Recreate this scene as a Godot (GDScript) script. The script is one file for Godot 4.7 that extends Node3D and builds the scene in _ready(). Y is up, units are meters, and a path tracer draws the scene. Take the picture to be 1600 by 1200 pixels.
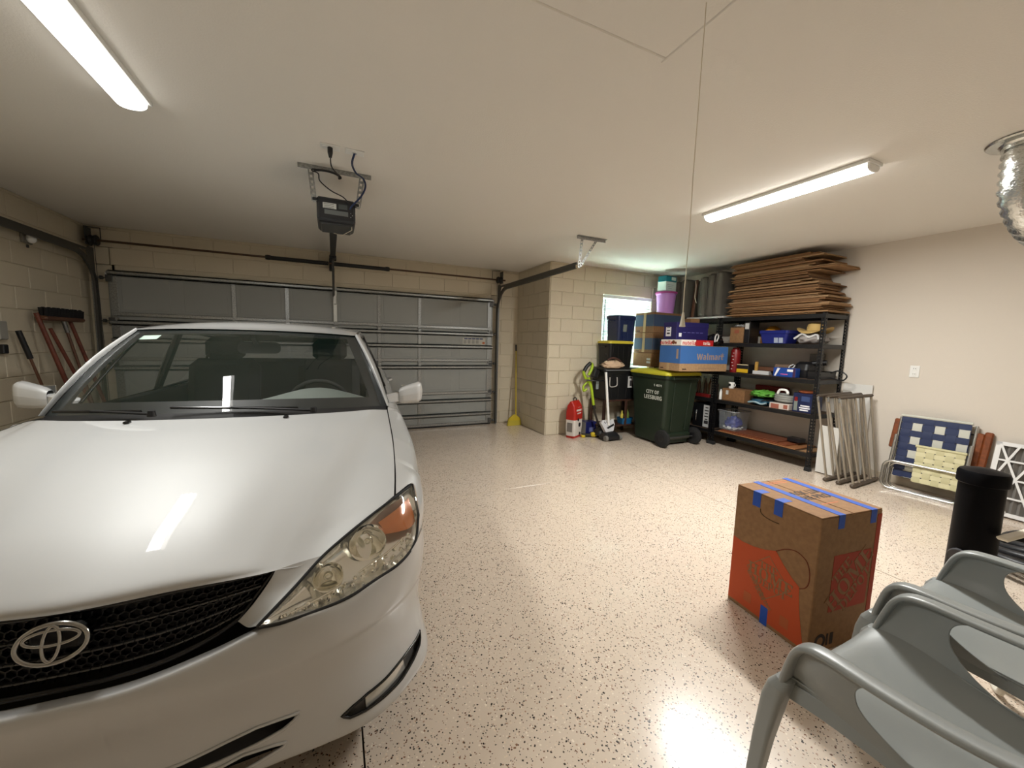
extends Node3D
# A two-car garage: silver sedan nose-in to the camera, block walls, sectional door, shelves and clutter on the right.

var used := {}
var mats := {}
var noises := {}
var rng := RandomNumberGenerator.new()

# ------------------------------------------------------------------ mesh builder
class B:
	var v := PackedVector3Array()
	var n := PackedVector3Array()
	var t := PackedVector2Array()

	func tri(a: Vector3, b: Vector3, c: Vector3, ref = null) -> void:
		var nn := (c - a).cross(b - a)
		if nn.length_squared() < 1e-16:
			return
		nn = nn.normalized()
		if ref != null and nn.dot((a + b + c) / 3.0 - ref) < 0.0:
			var k := b
			b = c
			c = k
			nn = -nn
		v.append_array([a, b, c])
		n.append_array([nn, nn, nn])
		t.append_array([Vector2.ZERO, Vector2.ZERO, Vector2.ZERO])

	func quad(a: Vector3, b: Vector3, c: Vector3, d: Vector3, ref = null) -> void:
		tri(a, b, c, ref)
		tri(a, c, d, ref)

	func tris(a: Vector3, b: Vector3, c: Vector3, na: Vector3, nb: Vector3, nc: Vector3, ua := Vector2.ZERO, ub := Vector2.ZERO, uc := Vector2.ZERO) -> void:
		var g := (c - a).cross(b - a)
		if g.length_squared() < 1e-18:
			return
		if g.dot(na + nb + nc) < 0.0:
			v.append_array([a, c, b])
			n.append_array([na, nc, nb])
			t.append_array([ua, uc, ub])
		else:
			v.append_array([a, b, c])
			n.append_array([na, nb, nc])
			t.append_array([ua, ub, uc])

	# chamfered box
	func box(c: Vector3, s: Vector3, bev := 0.0, bs := Basis.IDENTITY) -> B:
		var h := s * 0.5
		bev = minf(bev, minf(h.x, minf(h.y, h.z)) * 0.95)
		if bev <= 0.0:
			var p := []
			for i in 8:
				p.append(c + bs * Vector3(h.x * (1 if i & 1 else -1), h.y * (1 if i & 2 else -1), h.z * (1 if i & 4 else -1)))
			for q in [[0, 1, 3, 2], [4, 5, 7, 6], [0, 1, 5, 4], [2, 3, 7, 6], [0, 2, 6, 4], [1, 3, 7, 5]]:
				quad(p[q[0]], p[q[1]], p[q[2]], p[q[3]], c)
			return self
		var f := func(i: int, ax: int) -> Vector3:
			var sg := Vector3(1 if i & 1 else -1, 1 if i & 2 else -1, 1 if i & 4 else -1)
			var q := Vector3(h.x - bev, h.y - bev, h.z - bev)
			q[ax] = h[ax]
			return c + bs * (q * sg)
		for ax in 3:
			var o1 := 1 << ((ax + 1) % 3)
			var o2 := 1 << ((ax + 2) % 3)
			var b0 := 1 << ax
			for sg in 2:
				var base := b0 * sg
				quad(f.call(base, ax), f.call(base | o1, ax), f.call(base | o1 | o2, ax), f.call(base | o2, ax), c)
			for k in 4:
				var base2 := (o1 if k & 1 else 0) | (o2 if k & 2 else 0)
				quad(f.call(base2, (ax + 1) % 3), f.call(base2 | b0, (ax + 1) % 3), f.call(base2 | b0, (ax + 2) % 3), f.call(base2, (ax + 2) % 3), c)
		for i in 8:
			tri(f.call(i, 0), f.call(i, 1), f.call(i, 2), c)
		return self

	# box whose long axis runs from a to b; w across, h along "up"
	func bar(a: Vector3, b: Vector3, w: float, h: float, bev := 0.0, up := Vector3.UP) -> B:
		var z := (b - a).normalized()
		if absf(z.dot(up.normalized())) > 0.99:
			up = Vector3.RIGHT if absf(z.x) < 0.9 else Vector3.FORWARD
		var x := up.cross(z).normalized()
		var y := z.cross(x)
		return box((a + b) * 0.5, Vector3(w, h, a.distance_to(b)), bev, Basis(x, y, z))

	func tube(pts: Array, r, sides := 8, closed := false, caps := true) -> B:
		var m := pts.size()
		var rings := []
		var norms := []
		var prev := Vector3.ZERO
		for i in m:
			var p: Vector3 = pts[i]
			var q: Vector3
			if closed:
				q = pts[(i + 1) % m] - pts[(i + m - 1) % m]
			else:
				q = pts[mini(i + 1, m - 1)] - pts[maxi(i - 1, 0)]
			q = q.normalized()
			if prev == Vector3.ZERO:
				prev = Vector3.UP if absf(q.y) < 0.9 else Vector3.RIGHT
			var x := prev - q * prev.dot(q)
			if x.length() < 1e-4:
				x = q.cross(Vector3.RIGHT)
			x = x.normalized()
			prev = x
			var y := q.cross(x)
			var rr: float = r[i] if r is Array else r
			var ring := []
			var nn := []
			for k in sides:
				var a := TAU * k / sides
				var d := x * cos(a) + y * sin(a)
				nn.append(d)
				ring.append(p + d * rr)
			rings.append(ring)
			norms.append(nn)
		for i in (m if closed else m - 1):
			var j := (i + 1) % m
			for k in sides:
				var l := (k + 1) % sides
				tris(rings[i][k], rings[j][k], rings[j][l], norms[i][k], norms[j][k], norms[j][l])
				tris(rings[i][k], rings[j][l], rings[i][l], norms[i][k], norms[j][l], norms[i][l])
		if caps and not closed:
			for e in [0, m - 1]:
				var inner: Vector3 = pts[1] if e == 0 else pts[m - 2]
				for k in range(1, sides - 1):
					tri(rings[e][0], rings[e][k], rings[e][k + 1], inner)
		return self

	# profile: array of Vector2(radius, height); xf places it; sharp corners where the profile bends over 35 degrees
	func lathe(prof: Array, seg := 20, xf := Transform3D.IDENTITY, sx := 1.0, sz := 1.0) -> B:
		for i in prof.size() - 1:
			var p: Vector2 = prof[i]
			var q: Vector2 = prof[i + 1]
			var d := (q - p)
			if d.length() < 1e-6:
				continue
			var nd := Vector2(d.y, -d.x).normalized()
			var n0 := nd
			var n1 := nd
			if i > 0:
				var pd: Vector2 = p - prof[i - 1]
				if pd.length() > 1e-6:
					var pn := Vector2(pd.y, -pd.x).normalized()
					if pn.dot(nd) > 0.8:
						n0 = (pn + nd).normalized()
			if i < prof.size() - 2:
				var qd: Vector2 = prof[i + 2] - q
				if qd.length() > 1e-6:
					var qn := Vector2(qd.y, -qd.x).normalized()
					if qn.dot(nd) > 0.8:
						n1 = (qn + nd).normalized()
			for k in seg:
				var a := TAU * k / seg
				var b := TAU * (k + 1) / seg
				var ca := Vector3(cos(a) * sx, 0, sin(a) * sz)
				var cb := Vector3(cos(b) * sx, 0, sin(b) * sz)
				var A := xf * (ca * p.x + Vector3(0, p.y, 0))
				var Bq := xf * (cb * p.x + Vector3(0, p.y, 0))
				var C := xf * (cb * q.x + Vector3(0, q.y, 0))
				var D := xf * (ca * q.x + Vector3(0, q.y, 0))
				var nA := (xf.basis * (ca * n0.x + Vector3(0, n0.y, 0))).normalized()
				var nB := (xf.basis * (cb * n0.x + Vector3(0, n0.y, 0))).normalized()
				var nC := (xf.basis * (cb * n1.x + Vector3(0, n1.y, 0))).normalized()
				var nD := (xf.basis * (ca * n1.x + Vector3(0, n1.y, 0))).normalized()
				tris(A, Bq, C, nA, nB, nC)
				tris(A, C, D, nA, nC, nD)
		return self

	# polygon in the xy plane of xf, thickness along z (centred), flat faces
	func prism(poly: PackedVector2Array, depth: float, xf := Transform3D.IDENTITY) -> B:
		var idx := Geometry2D.triangulate_polygon(poly)
		var h := depth * 0.5
		var ccw := not Geometry2D.is_polygon_clockwise(poly)
		for s in [-1.0, 1.0]:
			var nn: Vector3 = (xf.basis * Vector3(0, 0, s)).normalized()
			for i in range(0, idx.size(), 3):
				var a := xf * Vector3(poly[idx[i]].x, poly[idx[i]].y, h * s)
				var b := xf * Vector3(poly[idx[i + 1]].x, poly[idx[i + 1]].y, h * s)
				var c := xf * Vector3(poly[idx[i + 2]].x, poly[idx[i + 2]].y, h * s)
				tris(a, b, c, nn, nn, nn)
		for i in poly.size():
			var p := poly[i]
			var q := poly[(i + 1) % poly.size()]
			var e := q - p
			var o := Vector3(e.y, -e.x, 0) * (1.0 if ccw else -1.0)
			var nn2: Vector3 = (xf.basis * o).normalized()
			var A := xf * Vector3(p.x, p.y, -h)
			var B2 := xf * Vector3(q.x, q.y, -h)
			var C := xf * Vector3(q.x, q.y, h)
			var D := xf * Vector3(p.x, p.y, h)
			tris(A, B2, C, nn2, nn2, nn2)
			tris(A, C, D, nn2, nn2, nn2)
		return self

	# smooth grid; rows of equal length; out: a point the surface faces away from; skip: Callable(i, j) -> drop this cell
	func grid(P: Array, out = null, skip = null, flip := false) -> B:
		var R := P.size()
		var Cn: int = P[0].size()
		var N := []
		var vote := 0.0
		for i in R:
			var row := []
			for j in Cn:
				var du: Vector3 = P[i][mini(j + 1, Cn - 1)] - P[i][maxi(j - 1, 0)]
				var dv: Vector3 = P[mini(i + 1, R - 1)][j] - P[maxi(i - 1, 0)][j]
				var nn := du.cross(dv)
				if nn.length_squared() < 1e-18:
					nn = row[j - 1] if j > 0 else (N[i - 1][j] if i > 0 else Vector3.UP)
				nn = nn.normalized()
				row.append(nn)
				if out != null:
					vote += nn.dot((P[i][j] - out).normalized())
			N.append(row)
		var sg := -1.0 if (vote < 0.0) != flip else 1.0
		for i in R - 1:
			for j in Cn - 1:
				if skip != null and skip.call(i, j):
					continue
				var u0 := float(j) / (Cn - 1)
				var u1 := float(j + 1) / (Cn - 1)
				var w0 := float(i) / (R - 1)
				var w1 := float(i + 1) / (R - 1)
				tris(P[i][j], P[i][j + 1], P[i + 1][j + 1], N[i][j] * sg, N[i][j + 1] * sg, N[i + 1][j + 1] * sg, Vector2(u0, w0), Vector2(u1, w0), Vector2(u1, w1))
				tris(P[i][j], P[i + 1][j + 1], P[i + 1][j], N[i][j] * sg, N[i + 1][j + 1] * sg, N[i + 1][j] * sg, Vector2(u0, w0), Vector2(u1, w1), Vector2(u0, w1))
		return self

	# sweep a 2-D outline along pts; side stays fixed, the outline's y is (tangent x side)
	func sweep(prof: Array, pts: Array, side: Vector3, closed_prof := true) -> B:
		var rings := []
		for i in pts.size():
			var q: Vector3 = (pts[mini(i + 1, pts.size() - 1)] - pts[maxi(i - 1, 0)]).normalized()
			var yv := q.cross(side).normalized()
			var ring := []
			for p in prof:
				ring.append(pts[i] + side * p.x + yv * p.y)
			rings.append(ring)
		var m := prof.size()
		for i in pts.size() - 1:
			var ref: Vector3 = (pts[i] + pts[i + 1]) * 0.5
			for k in (m if closed_prof else m - 1):
				var l := (k + 1) % m
				quad(rings[i][k], rings[i + 1][k], rings[i + 1][l], rings[i][l], ref)
		return self

	func ball(c: Vector3, r: Vector3, bs := Basis.IDENTITY, seg := 14) -> B:
		var P := []
		for i in seg / 2 + 1:
			var a := PI * i / (seg / 2)
			var row := []
			for j in seg + 1:
				var b := TAU * j / seg
				row.append(c + bs * (Vector3(sin(a) * cos(b), cos(a), sin(a) * sin(b)) * r))
			P.append(row)
		return grid(P, c)

	func add(o: B, xf := Transform3D.IDENTITY) -> B:
		for i in o.v.size():
			v.append(xf * o.v[i])
			n.append((xf.basis * o.n[i]).normalized())
			t.append(o.t[i])
		return self

	func mirrored() -> B:
		var o := B.new()
		for i in range(0, v.size(), 3):
			for k in [0, 2, 1]:
				o.v.append(v[i + k] * Vector3(-1, 1, 1))
				o.n.append(n[i + k] * Vector3(-1, 1, 1))
				o.t.append(t[i + k])
		return o

	func mesh() -> ArrayMesh:
		var a := []
		a.resize(Mesh.ARRAY_MAX)
		a[Mesh.ARRAY_VERTEX] = v
		a[Mesh.ARRAY_NORMAL] = n
		a[Mesh.ARRAY_TEX_UV] = t
		var m := ArrayMesh.new()
		if v.size():
			m.add_surface_from_arrays(Mesh.PRIMITIVE_TRIANGLES, a)
		return m

func cr(p: Array, t: float) -> Vector3:            # Catmull-Rom through p, t in 0..1
	var m := p.size()
	var f := clampf(t, 0.0, 1.0) * (m - 1)
	var i := mini(int(f), m - 2)
	var u := f - i
	var a: Vector3 = p[i - 1] if i > 0 else p[0] * 2.0 - p[1]
	var d: Vector3 = p[i + 2] if i + 2 < m else p[m - 1] * 2.0 - p[m - 2]
	return p[i].cubic_interpolate(p[i + 1], a, d, u)

func curve(p: Array, k: int) -> Array:
	var o := []
	for i in k:
		o.append(cr(p, float(i) / (k - 1)))
	return o

func patch(net: Array, nr: int, nc: int) -> Array:  # net of rows -> dense grid
	var mid := []
	for row in net:
		mid.append(curve(row, nc))
	var o := []
	for i in nr:
		var r := []
		for j in nc:
			var col := []
			for row in mid:
				col.append(row[j])
			r.append(cr(col, float(i) / (nr - 1)))
		o.append(r)
	return o

func lin(p: Array, x: float) -> float:              # p: [[x, y], ...] piecewise smooth-free interpolation
	for i in p.size() - 1:
		if (x - p[i][0]) * (x - p[i + 1][0]) <= 0.0:
			return lerpf(p[i][1], p[i + 1][1], (x - p[i][0]) / (p[i + 1][0] - p[i][0]))
	return p[0][1] if absf(x - p[0][0]) < absf(x - p[-1][0]) else p[-1][1]

func xf(at: Vector3, rot := Vector3.ZERO) -> Transform3D:
	return Transform3D(Basis.from_euler(rot), at)

func rr(w: float, h: float, r: float, k := 5) -> PackedVector2Array:   # rounded rectangle
	var o := PackedVector2Array()
	for c in [[1, 1, 0.0], [-1, 1, 90.0], [-1, -1, 180.0], [1, -1, 270.0]]:
		for i in k + 1:
			var a := deg_to_rad(c[2] + 90.0 * i / k)
			o.append(Vector2(c[0] * (w / 2 - r) + cos(a) * r, c[1] * (h / 2 - r) + sin(a) * r))
	return o

# ------------------------------------------------------------------ materials
func noise(key: String, freq := 0.03, octaves := 3, as_normal := false, strength := 2.0, size := 512, seed_ := 1) -> NoiseTexture2D:
	if noises.has(key):
		return noises[key]
	var f := FastNoiseLite.new()
	f.noise_type = FastNoiseLite.TYPE_SIMPLEX_SMOOTH
	f.frequency = freq
	f.fractal_octaves = octaves
	f.seed = seed_
	var x := NoiseTexture2D.new()
	x.width = size
	x.height = size
	x.seamless = true
	x.noise = f
	x.as_normal_map = as_normal
	x.bump_strength = strength
	noises[key] = x
	return x

func tint_noise(key: String, freq: float, a: Color, b: Color, octaves := 4, size := 512) -> NoiseTexture2D:
	var x := noise(key, freq, octaves, false, 2.0, size, key.hash() % 1000)
	var g := Gradient.new()
	g.set_color(0, a)
	g.set_color(1, b)
	x.color_ramp = g
	return x

func M(key: String, col := Color.WHITE, rough := 0.6, metal := 0.0, opt := {}) -> StandardMaterial3D:
	if mats.has(key):
		return mats[key]
	var m := StandardMaterial3D.new()
	m.resource_name = key
	m.albedo_color = col
	m.roughness = rough
	m.metallic = metal
	for k in opt:
		match k:
			"tex":
				m.albedo_texture = opt[k]
				m.uv1_triplanar = true
				m.uv1_world_triplanar = opt.get("world", false)
			"scale":
				m.uv1_scale = Vector3.ONE * opt[k]
			"bump":
				m.heightmap_enabled = true
				m.heightmap_texture = opt[k]
				m.heightmap_scale = opt.get("bump_cm", 0.1)
				m.uv1_triplanar = true
				m.uv1_world_triplanar = opt.get("world", false)
			"coat":
				m.clearcoat_enabled = true
				m.clearcoat = opt[k]
				m.clearcoat_roughness = opt.get("coat_rough", 0.05)
			"alpha":
				m.transparency = BaseMaterial3D.TRANSPARENCY_ALPHA
				m.albedo_color.a = opt[k]
			"emit":
				m.emission_enabled = true
				m.emission = opt[k]
				m.emission_energy_multiplier = opt.get("energy", 1.0)
			"sheen":
				m.rim_enabled = true
				m.rim = opt[k]
			"spec":
				m.metallic_specular = opt[k]
			"backlight":
				m.backlight_enabled = true
				m.backlight = opt[k]
	mats[key] = m
	return m

# ------------------------------------------------------------------ scene tree
func numbered(called: String, parent: Node = self) -> String:
	var key := str(parent.get_instance_id()) + called
	if not used.has(key):
		used[key] = 0
		return called
	used[key] += 1
	return "%s_%03d" % [called, used[key]]

func tag(o: Node, label: String, category: String, group := "") -> Node:
	o.set_meta("label", label)
	o.set_meta("category", category)
	if group:
		o.set_meta("group", group)
	return o

func thing(called: String, label: String, category: String, at := Vector3.ZERO, turn := 0.0, group := "") -> Node3D:
	var o := Node3D.new()
	o.name = numbered(called)
	add_child(o)
	o.position = at
	o.rotation.y = turn
	tag(o, label, category, group)
	return o

func part(parent: Node, called: String, b, m: Material, label := "") -> MeshInstance3D:
	var o := MeshInstance3D.new()
	o.name = numbered(called, parent)
	o.mesh = b.mesh() if b is B else b
	o.material_override = m
	parent.add_child(o)
	if label:
		o.set_meta("label", label)
	return o

func single(called: String, b, m: Material, label: String, category: String, at := Vector3.ZERO, turn := 0.0, group := "") -> MeshInstance3D:
	var o := part(self, called, b, m)
	o.position = at
	o.rotation.y = turn
	tag(o, label, category, group)
	return o

func struct(called: String, at := Vector3.ZERO) -> Node3D:
	var o := Node3D.new()
	o.name = called
	add_child(o)
	o.position = at
	o.set_meta("kind", "structure")
	return o

# lettering as thin raised print; xf: x to the right, y up, z out of the surface
func lettering(parent: Node, txt: String, height: float, at: Transform3D, m: Material, font := "Droid Sans", bold := false, squeeze := 1.0) -> MeshInstance3D:
	var tm := TextMesh.new()
	tm.text = txt
	var f := SystemFont.new()
	f.font_names = PackedStringArray([font])
	f.font_weight = 700 if bold else 400
	tm.font = f
	tm.font_size = 32
	tm.pixel_size = height / 23.0
	tm.depth = 0.0012
	tm.curve_step = 2.0
	var o := part(parent, "lettering", tm, m)
	o.transform = at * Transform3D(Basis.from_scale(Vector3(squeeze, 1, 1)), Vector3.ZERO)
	return o

func _ready() -> void:
	rng.seed = 77
	set_view()
	build_room()
	build_garage_door()
	build_ceiling_things()
	build_car()
	build_left_tools()
	build_corner()
	build_shelves()
	build_right_side()
	build_chairs()

func set_view() -> void:
	var cam := Camera3D.new()
	cam.name = "camera"
	cam.position = Vector3(0, 1.45, 0)
	cam.rotation_degrees = Vector3(-6.2252, -24.696, 1.5588)
	cam.fov = 89.606
	cam.near = 0.02
	add_child(cam)
	cam.current = true
	var sky_m := ProceduralSkyMaterial.new()
	sky_m.sky_top_color = Color(0.50, 0.70, 0.80)
	sky_m.sky_horizon_color = Color(0.82, 0.94, 0.95)
	sky_m.ground_bottom_color = Color(0.62, 0.70, 0.68)
	sky_m.ground_horizon_color = Color(0.82, 0.94, 0.95)
	sky_m.energy_multiplier = 0.6
	var sky := Sky.new()
	sky.sky_material = sky_m
	var env := Environment.new()
	env.background_mode = Environment.BG_SKY
	env.sky = sky
	env.tonemap_mode = Environment.TONE_MAPPER_LINEAR
	env.tonemap_exposure = 3.3
	env.sdfgi_enabled = true
	env.ssao_enabled = true
	env.ssil_enabled = true
	var we := WorldEnvironment.new()
	we.environment = env
	add_child(we)
	var sun := DirectionalLight3D.new()
	sun.name = "sun"
	sun.rotation_degrees = Vector3(-58, 165, 0)
	sun.light_energy = 24.0
	sun.light_color = Color(0.86, 1.0, 1.0)
	sun.light_angular_distance = 0.5
	sun.shadow_enabled = true
	add_child(sun)
	for p in [[Vector3(-0.94, 2.585, -2.215), "left", 1.15], [Vector3(3.185, 2.585, -2.045), "right", 3.3]]:
		var l := AreaLight3D.new()
		l.name = "strip_light_" + p[1]
		l.area_size = Vector2(0.09, 1.16)
		l.position = p[0]
		l.rotation_degrees = Vector3(-90, 0, 0)
		l.light_energy = p[2]
		l.light_color = Color(1.0, 0.998, 0.985)
		l.area_range = 14.0
		l.shadow_enabled = true
		add_child(l)

# ------------------------------------------------------------------ the room
const XL := -2.62
const XR := 5.65
const ZD := -6.32      # wall with the garage door
const ZW := -5.20      # wall with the window
const XP := 2.985      # face of the pier
const ZB := 1.45       # wall behind the camera
const HC := 2.67

func flake_texture() -> ImageTexture:
	var N := 1536
	var im := Image.create(N, N, false, Image.FORMAT_RGB8)
	im.fill(Color8(214, 198, 180))
	var r := RandomNumberGenerator.new()
	r.seed = 5
	var cols := [Color8(38, 33, 30), Color8(52, 46, 42), Color8(104, 74, 58), Color8(132, 96, 74), Color8(238, 226, 208), Color8(228, 208, 186), Color8(172, 142, 120)]
	var odds := [0.24, 0.36, 0.46, 0.58, 0.74, 0.9, 1.0]
	for k in 11500:
		var c := r.randf()
		var col: Color = cols[6]
		for i in 7:
			if c < odds[i]:
				col = cols[i]
				break
		var rad := r.randf_range(1.4, 4.6) * (1.3 if r.randf() < 0.2 else 1.0)
		if col.get_luminance() > 0.6:
			rad *= 1.1
		var cx := r.randf() * N
		var cy := r.randf() * N
		var a := r.randf() * PI
		var el := r.randf_range(0.45, 1.0)
		var sk := r.randf_range(-0.5, 0.5)
		var R := int(ceil(rad)) + 1
		for y in range(-R, R + 1):
			for x in range(-R, R + 1):
				var u := x * cos(a) + y * sin(a)
				var w := (-x * sin(a) + y * cos(a)) / el + sk * u
				if absf(u) + absf(w) * 0.8 < rad:
					im.set_pixel(posmod(int(cx) + x, N), posmod(int(cy) + y, N), col)
	im.generate_mipmaps()
	return ImageTexture.create_from_image(im)

func block_wall(parent: Node, m: Material, org: Vector3, dir: Vector3, outv: Vector3, length: float, holes := [], y0 := 0.0, y1 := HC, shift := 0.0) -> void:
	# running bond of painted blocks whose faces stand 7 mm proud of the wall behind them
	var bw := 0.406
	var bh := 0.203
	var shapes := {}
	var bs := Basis(dir, Vector3.UP, dir.cross(Vector3.UP))
	var row := 0
	var y := 0.0
	while y < y1 - 0.01:
		var top := minf(y + bh, y1)
		var low := maxf(y, y0)
		if top - low > 0.02:
			var x := -bw + shift + (bw * 0.5 if row % 2 else 0.0)
			while x < length - 0.001:
				var pieces := [[maxf(x, 0.0), minf(x + bw, length)]]
				for h in holes:            # [x0, x1, y0, y1]
					if low < h[3] - 0.02 and top > h[2] + 0.02:
						var nx := []
						for p in pieces:
							if p[1] <= h[0] or p[0] >= h[1]:
								nx.append(p)
							else:
								if p[0] < h[0]:
									nx.append([p[0], h[0]])
								if p[1] > h[1]:
									nx.append([h[1], p[1]])
						pieces = nx
				for p in pieces:
					var w: float = p[1] - p[0]
					if w > 0.02:
						var key := "%.3f_%.3f" % [w, top - low]
						if not shapes.has(key):
							shapes[key] = B.new().box(Vector3.ZERO, Vector3(w - 0.007, top - low - 0.007, 0.016), 0.0035).mesh()
						var o := part(parent, "block", shapes[key], m)
						o.transform = Transform3D(bs, org + dir * ((p[0] + p[1]) * 0.5) + Vector3(0, (low + top) * 0.5, 0) + outv * 0.001)
				x += bw
		y += bh
		row += 1

func build_room() -> void:
	var fine := noise("fine", 0.06, 3)
	var coarse := noise("coarse", 0.02, 4)
	var flake := M("epoxy_flake_floor", Color.WHITE, 0.16, 0.0, {"tex": flake_texture(), "world": true, "scale": 0.72, "coat": 0.35, "coat_rough": 0.08})
	flake.roughness = 0.24
	var wall := M("beige_drywall", Color8(216, 207, 194), 0.75, 0.0, {"bump": fine, "bump_cm": 0.05, "scale": 3.0, "world": true})
	var ceilm := M("ceiling_paint", Color8(236, 232, 224), 0.85, 0.0, {"bump": fine, "bump_cm": 0.06, "scale": 2.5, "world": true})
	var blk := M("painted_block", Color8(208, 197, 174), 0.62, 0.0, {"bump": coarse, "bump_cm": 0.10, "scale": 4.0, "world": true})
	var white := M("white_trim", Color8(236, 236, 232), 0.4)

	var fl := struct("floor")
	part(fl, "slab_bed", B.new().box(Vector3(1.5, -0.11, -2.4), Vector3(8.8, 0.18, 8.2)), M("joint_filler", Color8(70, 58, 48), 0.9))
	var xs := [XL - 0.1, 0.064, 3.272, XR + 0.1]
	var zs := [ZD - 0.1, -3.36, ZB + 0.1]
	for i in 3:
		for j in 2:
			var a: float = xs[i] + 0.003
			var b: float = xs[i + 1] - 0.003
			var c: float = zs[j] + 0.003
			var d: float = zs[j + 1] - 0.003
			part(fl, "slab", B.new().box(Vector3((a + b) / 2, -0.01, (c + d) / 2), Vector3(b - a, 0.02, d - c), 0.001), flake)

	var ce := struct("ceiling")
	part(ce, "drywall", B.new().box(Vector3(1.5, HC + 0.1, -2.4), Vector3(8.9, 0.2, 8.3)), ceilm)
	# attic hatch: trim frame and panel, its far corner in view
	var ha := thing("attic_hatch", "flush attic access panel with thin trim in the ceiling", "hatch", Vector3(0.92, HC, -0.98))
	part(ha, "panel", B.new().box(Vector3(0, -0.004, 0), Vector3(0.76, 0.008, 0.76), 0.002), ceilm)
	for s in [-1, 1]:
		part(ha, "trim", B.new().box(Vector3(s * 0.395, -0.006, 0), Vector3(0.03, 0.012, 0.82), 0.004), ceilm)
		part(ha, "trim", B.new().box(Vector3(0, -0.006, s * 0.395), Vector3(0.76, 0.0118, 0.03), 0.004), ceilm)
	var pc := thing("pull_cord", "thin white attic cord with bell-shaped pull hanging from the ceiling", "cord", Vector3(1.222, 0, -1.1))
	var pts := []
	for i in 14:
		var y := lerpf(HC, 1.575, i / 13.0)
		pts.append(Vector3(sin(i * 0.9) * 0.0012, y, cos(i * 1.3) * 0.001))
	part(pc, "cord", B.new().tube(pts, 0.0016, 6), M("white_cord", Color8(225, 215, 195), 0.8))
	part(pc, "pull", B.new().lathe([Vector2(0, 1.582), Vector2(0.0035, 1.58), Vector2(0.005, 1.57), Vector2(0.0065, 1.555), Vector2(0.010, 1.533), Vector2(0.0115, 1.527), Vector2(0.010, 1.525), Vector2(0, 1.526)], 14), M("pull_plastic", Color8(228, 222, 205), 0.4))

	var wl := struct("wall_left")
	part(wl, "backing", B.new().box(Vector3(XL - 0.1, HC / 2, -2.4), Vector3(0.2, HC, 8.3)), blk)
	block_wall(wl, blk, Vector3(XL, 0, ZD), Vector3(0, 0, 1), Vector3(1, 0, 0), 4.2)
	var wf := struct("wall_front")
	part(wf, "backing", B.new().box(Vector3(0.03, (2.13 + HC) / 2, ZD - 0.1), Vector3(5.5, HC - 2.13, 0.2)), blk)
	part(wf, "backing", B.new().box(Vector3(2.79, HC / 2, ZD - 0.1), Vector3(0.65, HC, 0.2)), blk)
	part(wf, "backing", B.new().box(Vector3(-2.58, HC / 2, ZD - 0.1), Vector3(0.4, HC, 0.2)), blk)
	block_wall(wf, blk, Vector3(XL, 0, ZD), Vector3(1, 0, 0), Vector3(0, 0, 1), XP - XL, [[0.22, 5.09, -1, 2.13]])
	var ds := struct("trim_1")                            # unseen strips added behind the door to block daylight leaking in
	part(ds, "added_light_stop", B.new().box(Vector3(0.03, 2.095, -6.372), Vector3(5.0, 0.09, 0.128), 0.002), white)
	part(ds, "added_light_stop", B.new().box(Vector3(-2.375, 1.03, -6.372), Vector3(0.07, 2.04, 0.128), 0.002), white)
	part(ds, "added_light_stop", B.new().box(Vector3(2.445, 1.03, -6.372), Vector3(0.07, 2.04, 0.128), 0.002), white)
	var wp := struct("wall_pier")
	part(wp, "backing", B.new().box(Vector3(XP + 0.1, HC / 2, (ZW + ZD) / 2 - 0.01), Vector3(0.2, HC, ZW - ZD - 0.02)), blk)
	block_wall(wp, blk, Vector3(XP, 0, ZD), Vector3(0, 0, 1), Vector3(-1, 0, 0), ZW - ZD - 0.002)
	var ww := struct("wall_window")
	var wx0 := 3.97
	var wx1 := 5.0
	var wy0 := 0.68
	var wy1 := 2.26
	part(ww, "backing", B.new().box(Vector3((XP + wx0) / 2, HC / 2, ZW - 0.1), Vector3(wx0 - XP, HC, 0.2)), blk)
	part(ww, "backing", B.new().box(Vector3((XR + 0.2 + wx1) / 2, HC / 2, ZW - 0.1), Vector3(XR + 0.2 - wx1, HC, 0.2)), blk)
	part(ww, "backing", B.new().box(Vector3((wx0 + wx1) / 2, wy0 / 2, ZW - 0.1), Vector3(wx1 - wx0, wy0, 0.2)), blk)
	part(ww, "backing", B.new().box(Vector3((wx0 + wx1) / 2, (wy1 + HC) / 2, ZW - 0.1), Vector3(wx1 - wx0, HC - wy1, 0.2)), blk)
	block_wall(ww, blk, Vector3(XP + 0.002, 0, ZW), Vector3(1, 0, 0), Vector3(0, 0, 1), XR - XP, [[wx0 - XP, wx1 - XP, wy0, wy1]], 0.0, HC, 0.2)
	var wr := struct("wall_right")
	part(wr, "drywall", B.new().box(Vector3(XR + 0.1, HC / 2, -2.0), Vector3(0.2, HC, 7.2)), wall)
	var wb := struct("wall_back")
	part(wb, "drywall", B.new().box(Vector3(1.5, HC / 2, ZB + 0.1), Vector3(8.9, HC, 0.2)), wall)
	var bb := struct("baseboard_right")
	part(bb, "board", B.new().box(Vector3(XR - 0.008, 0.045, -1.87), Vector3(0.016, 0.09, 6.6), 0.004), M("baseboard_paint", Color8(200, 188, 168), 0.6))

	# window: vinyl frame, panes, sill; the blind is a thing of its own
	var wi := struct("window_1", Vector3((wx0 + wx1) / 2, (wy0 + wy1) / 2, ZW))
	var W := wx1 - wx0
	var Hh := wy1 - wy0
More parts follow.
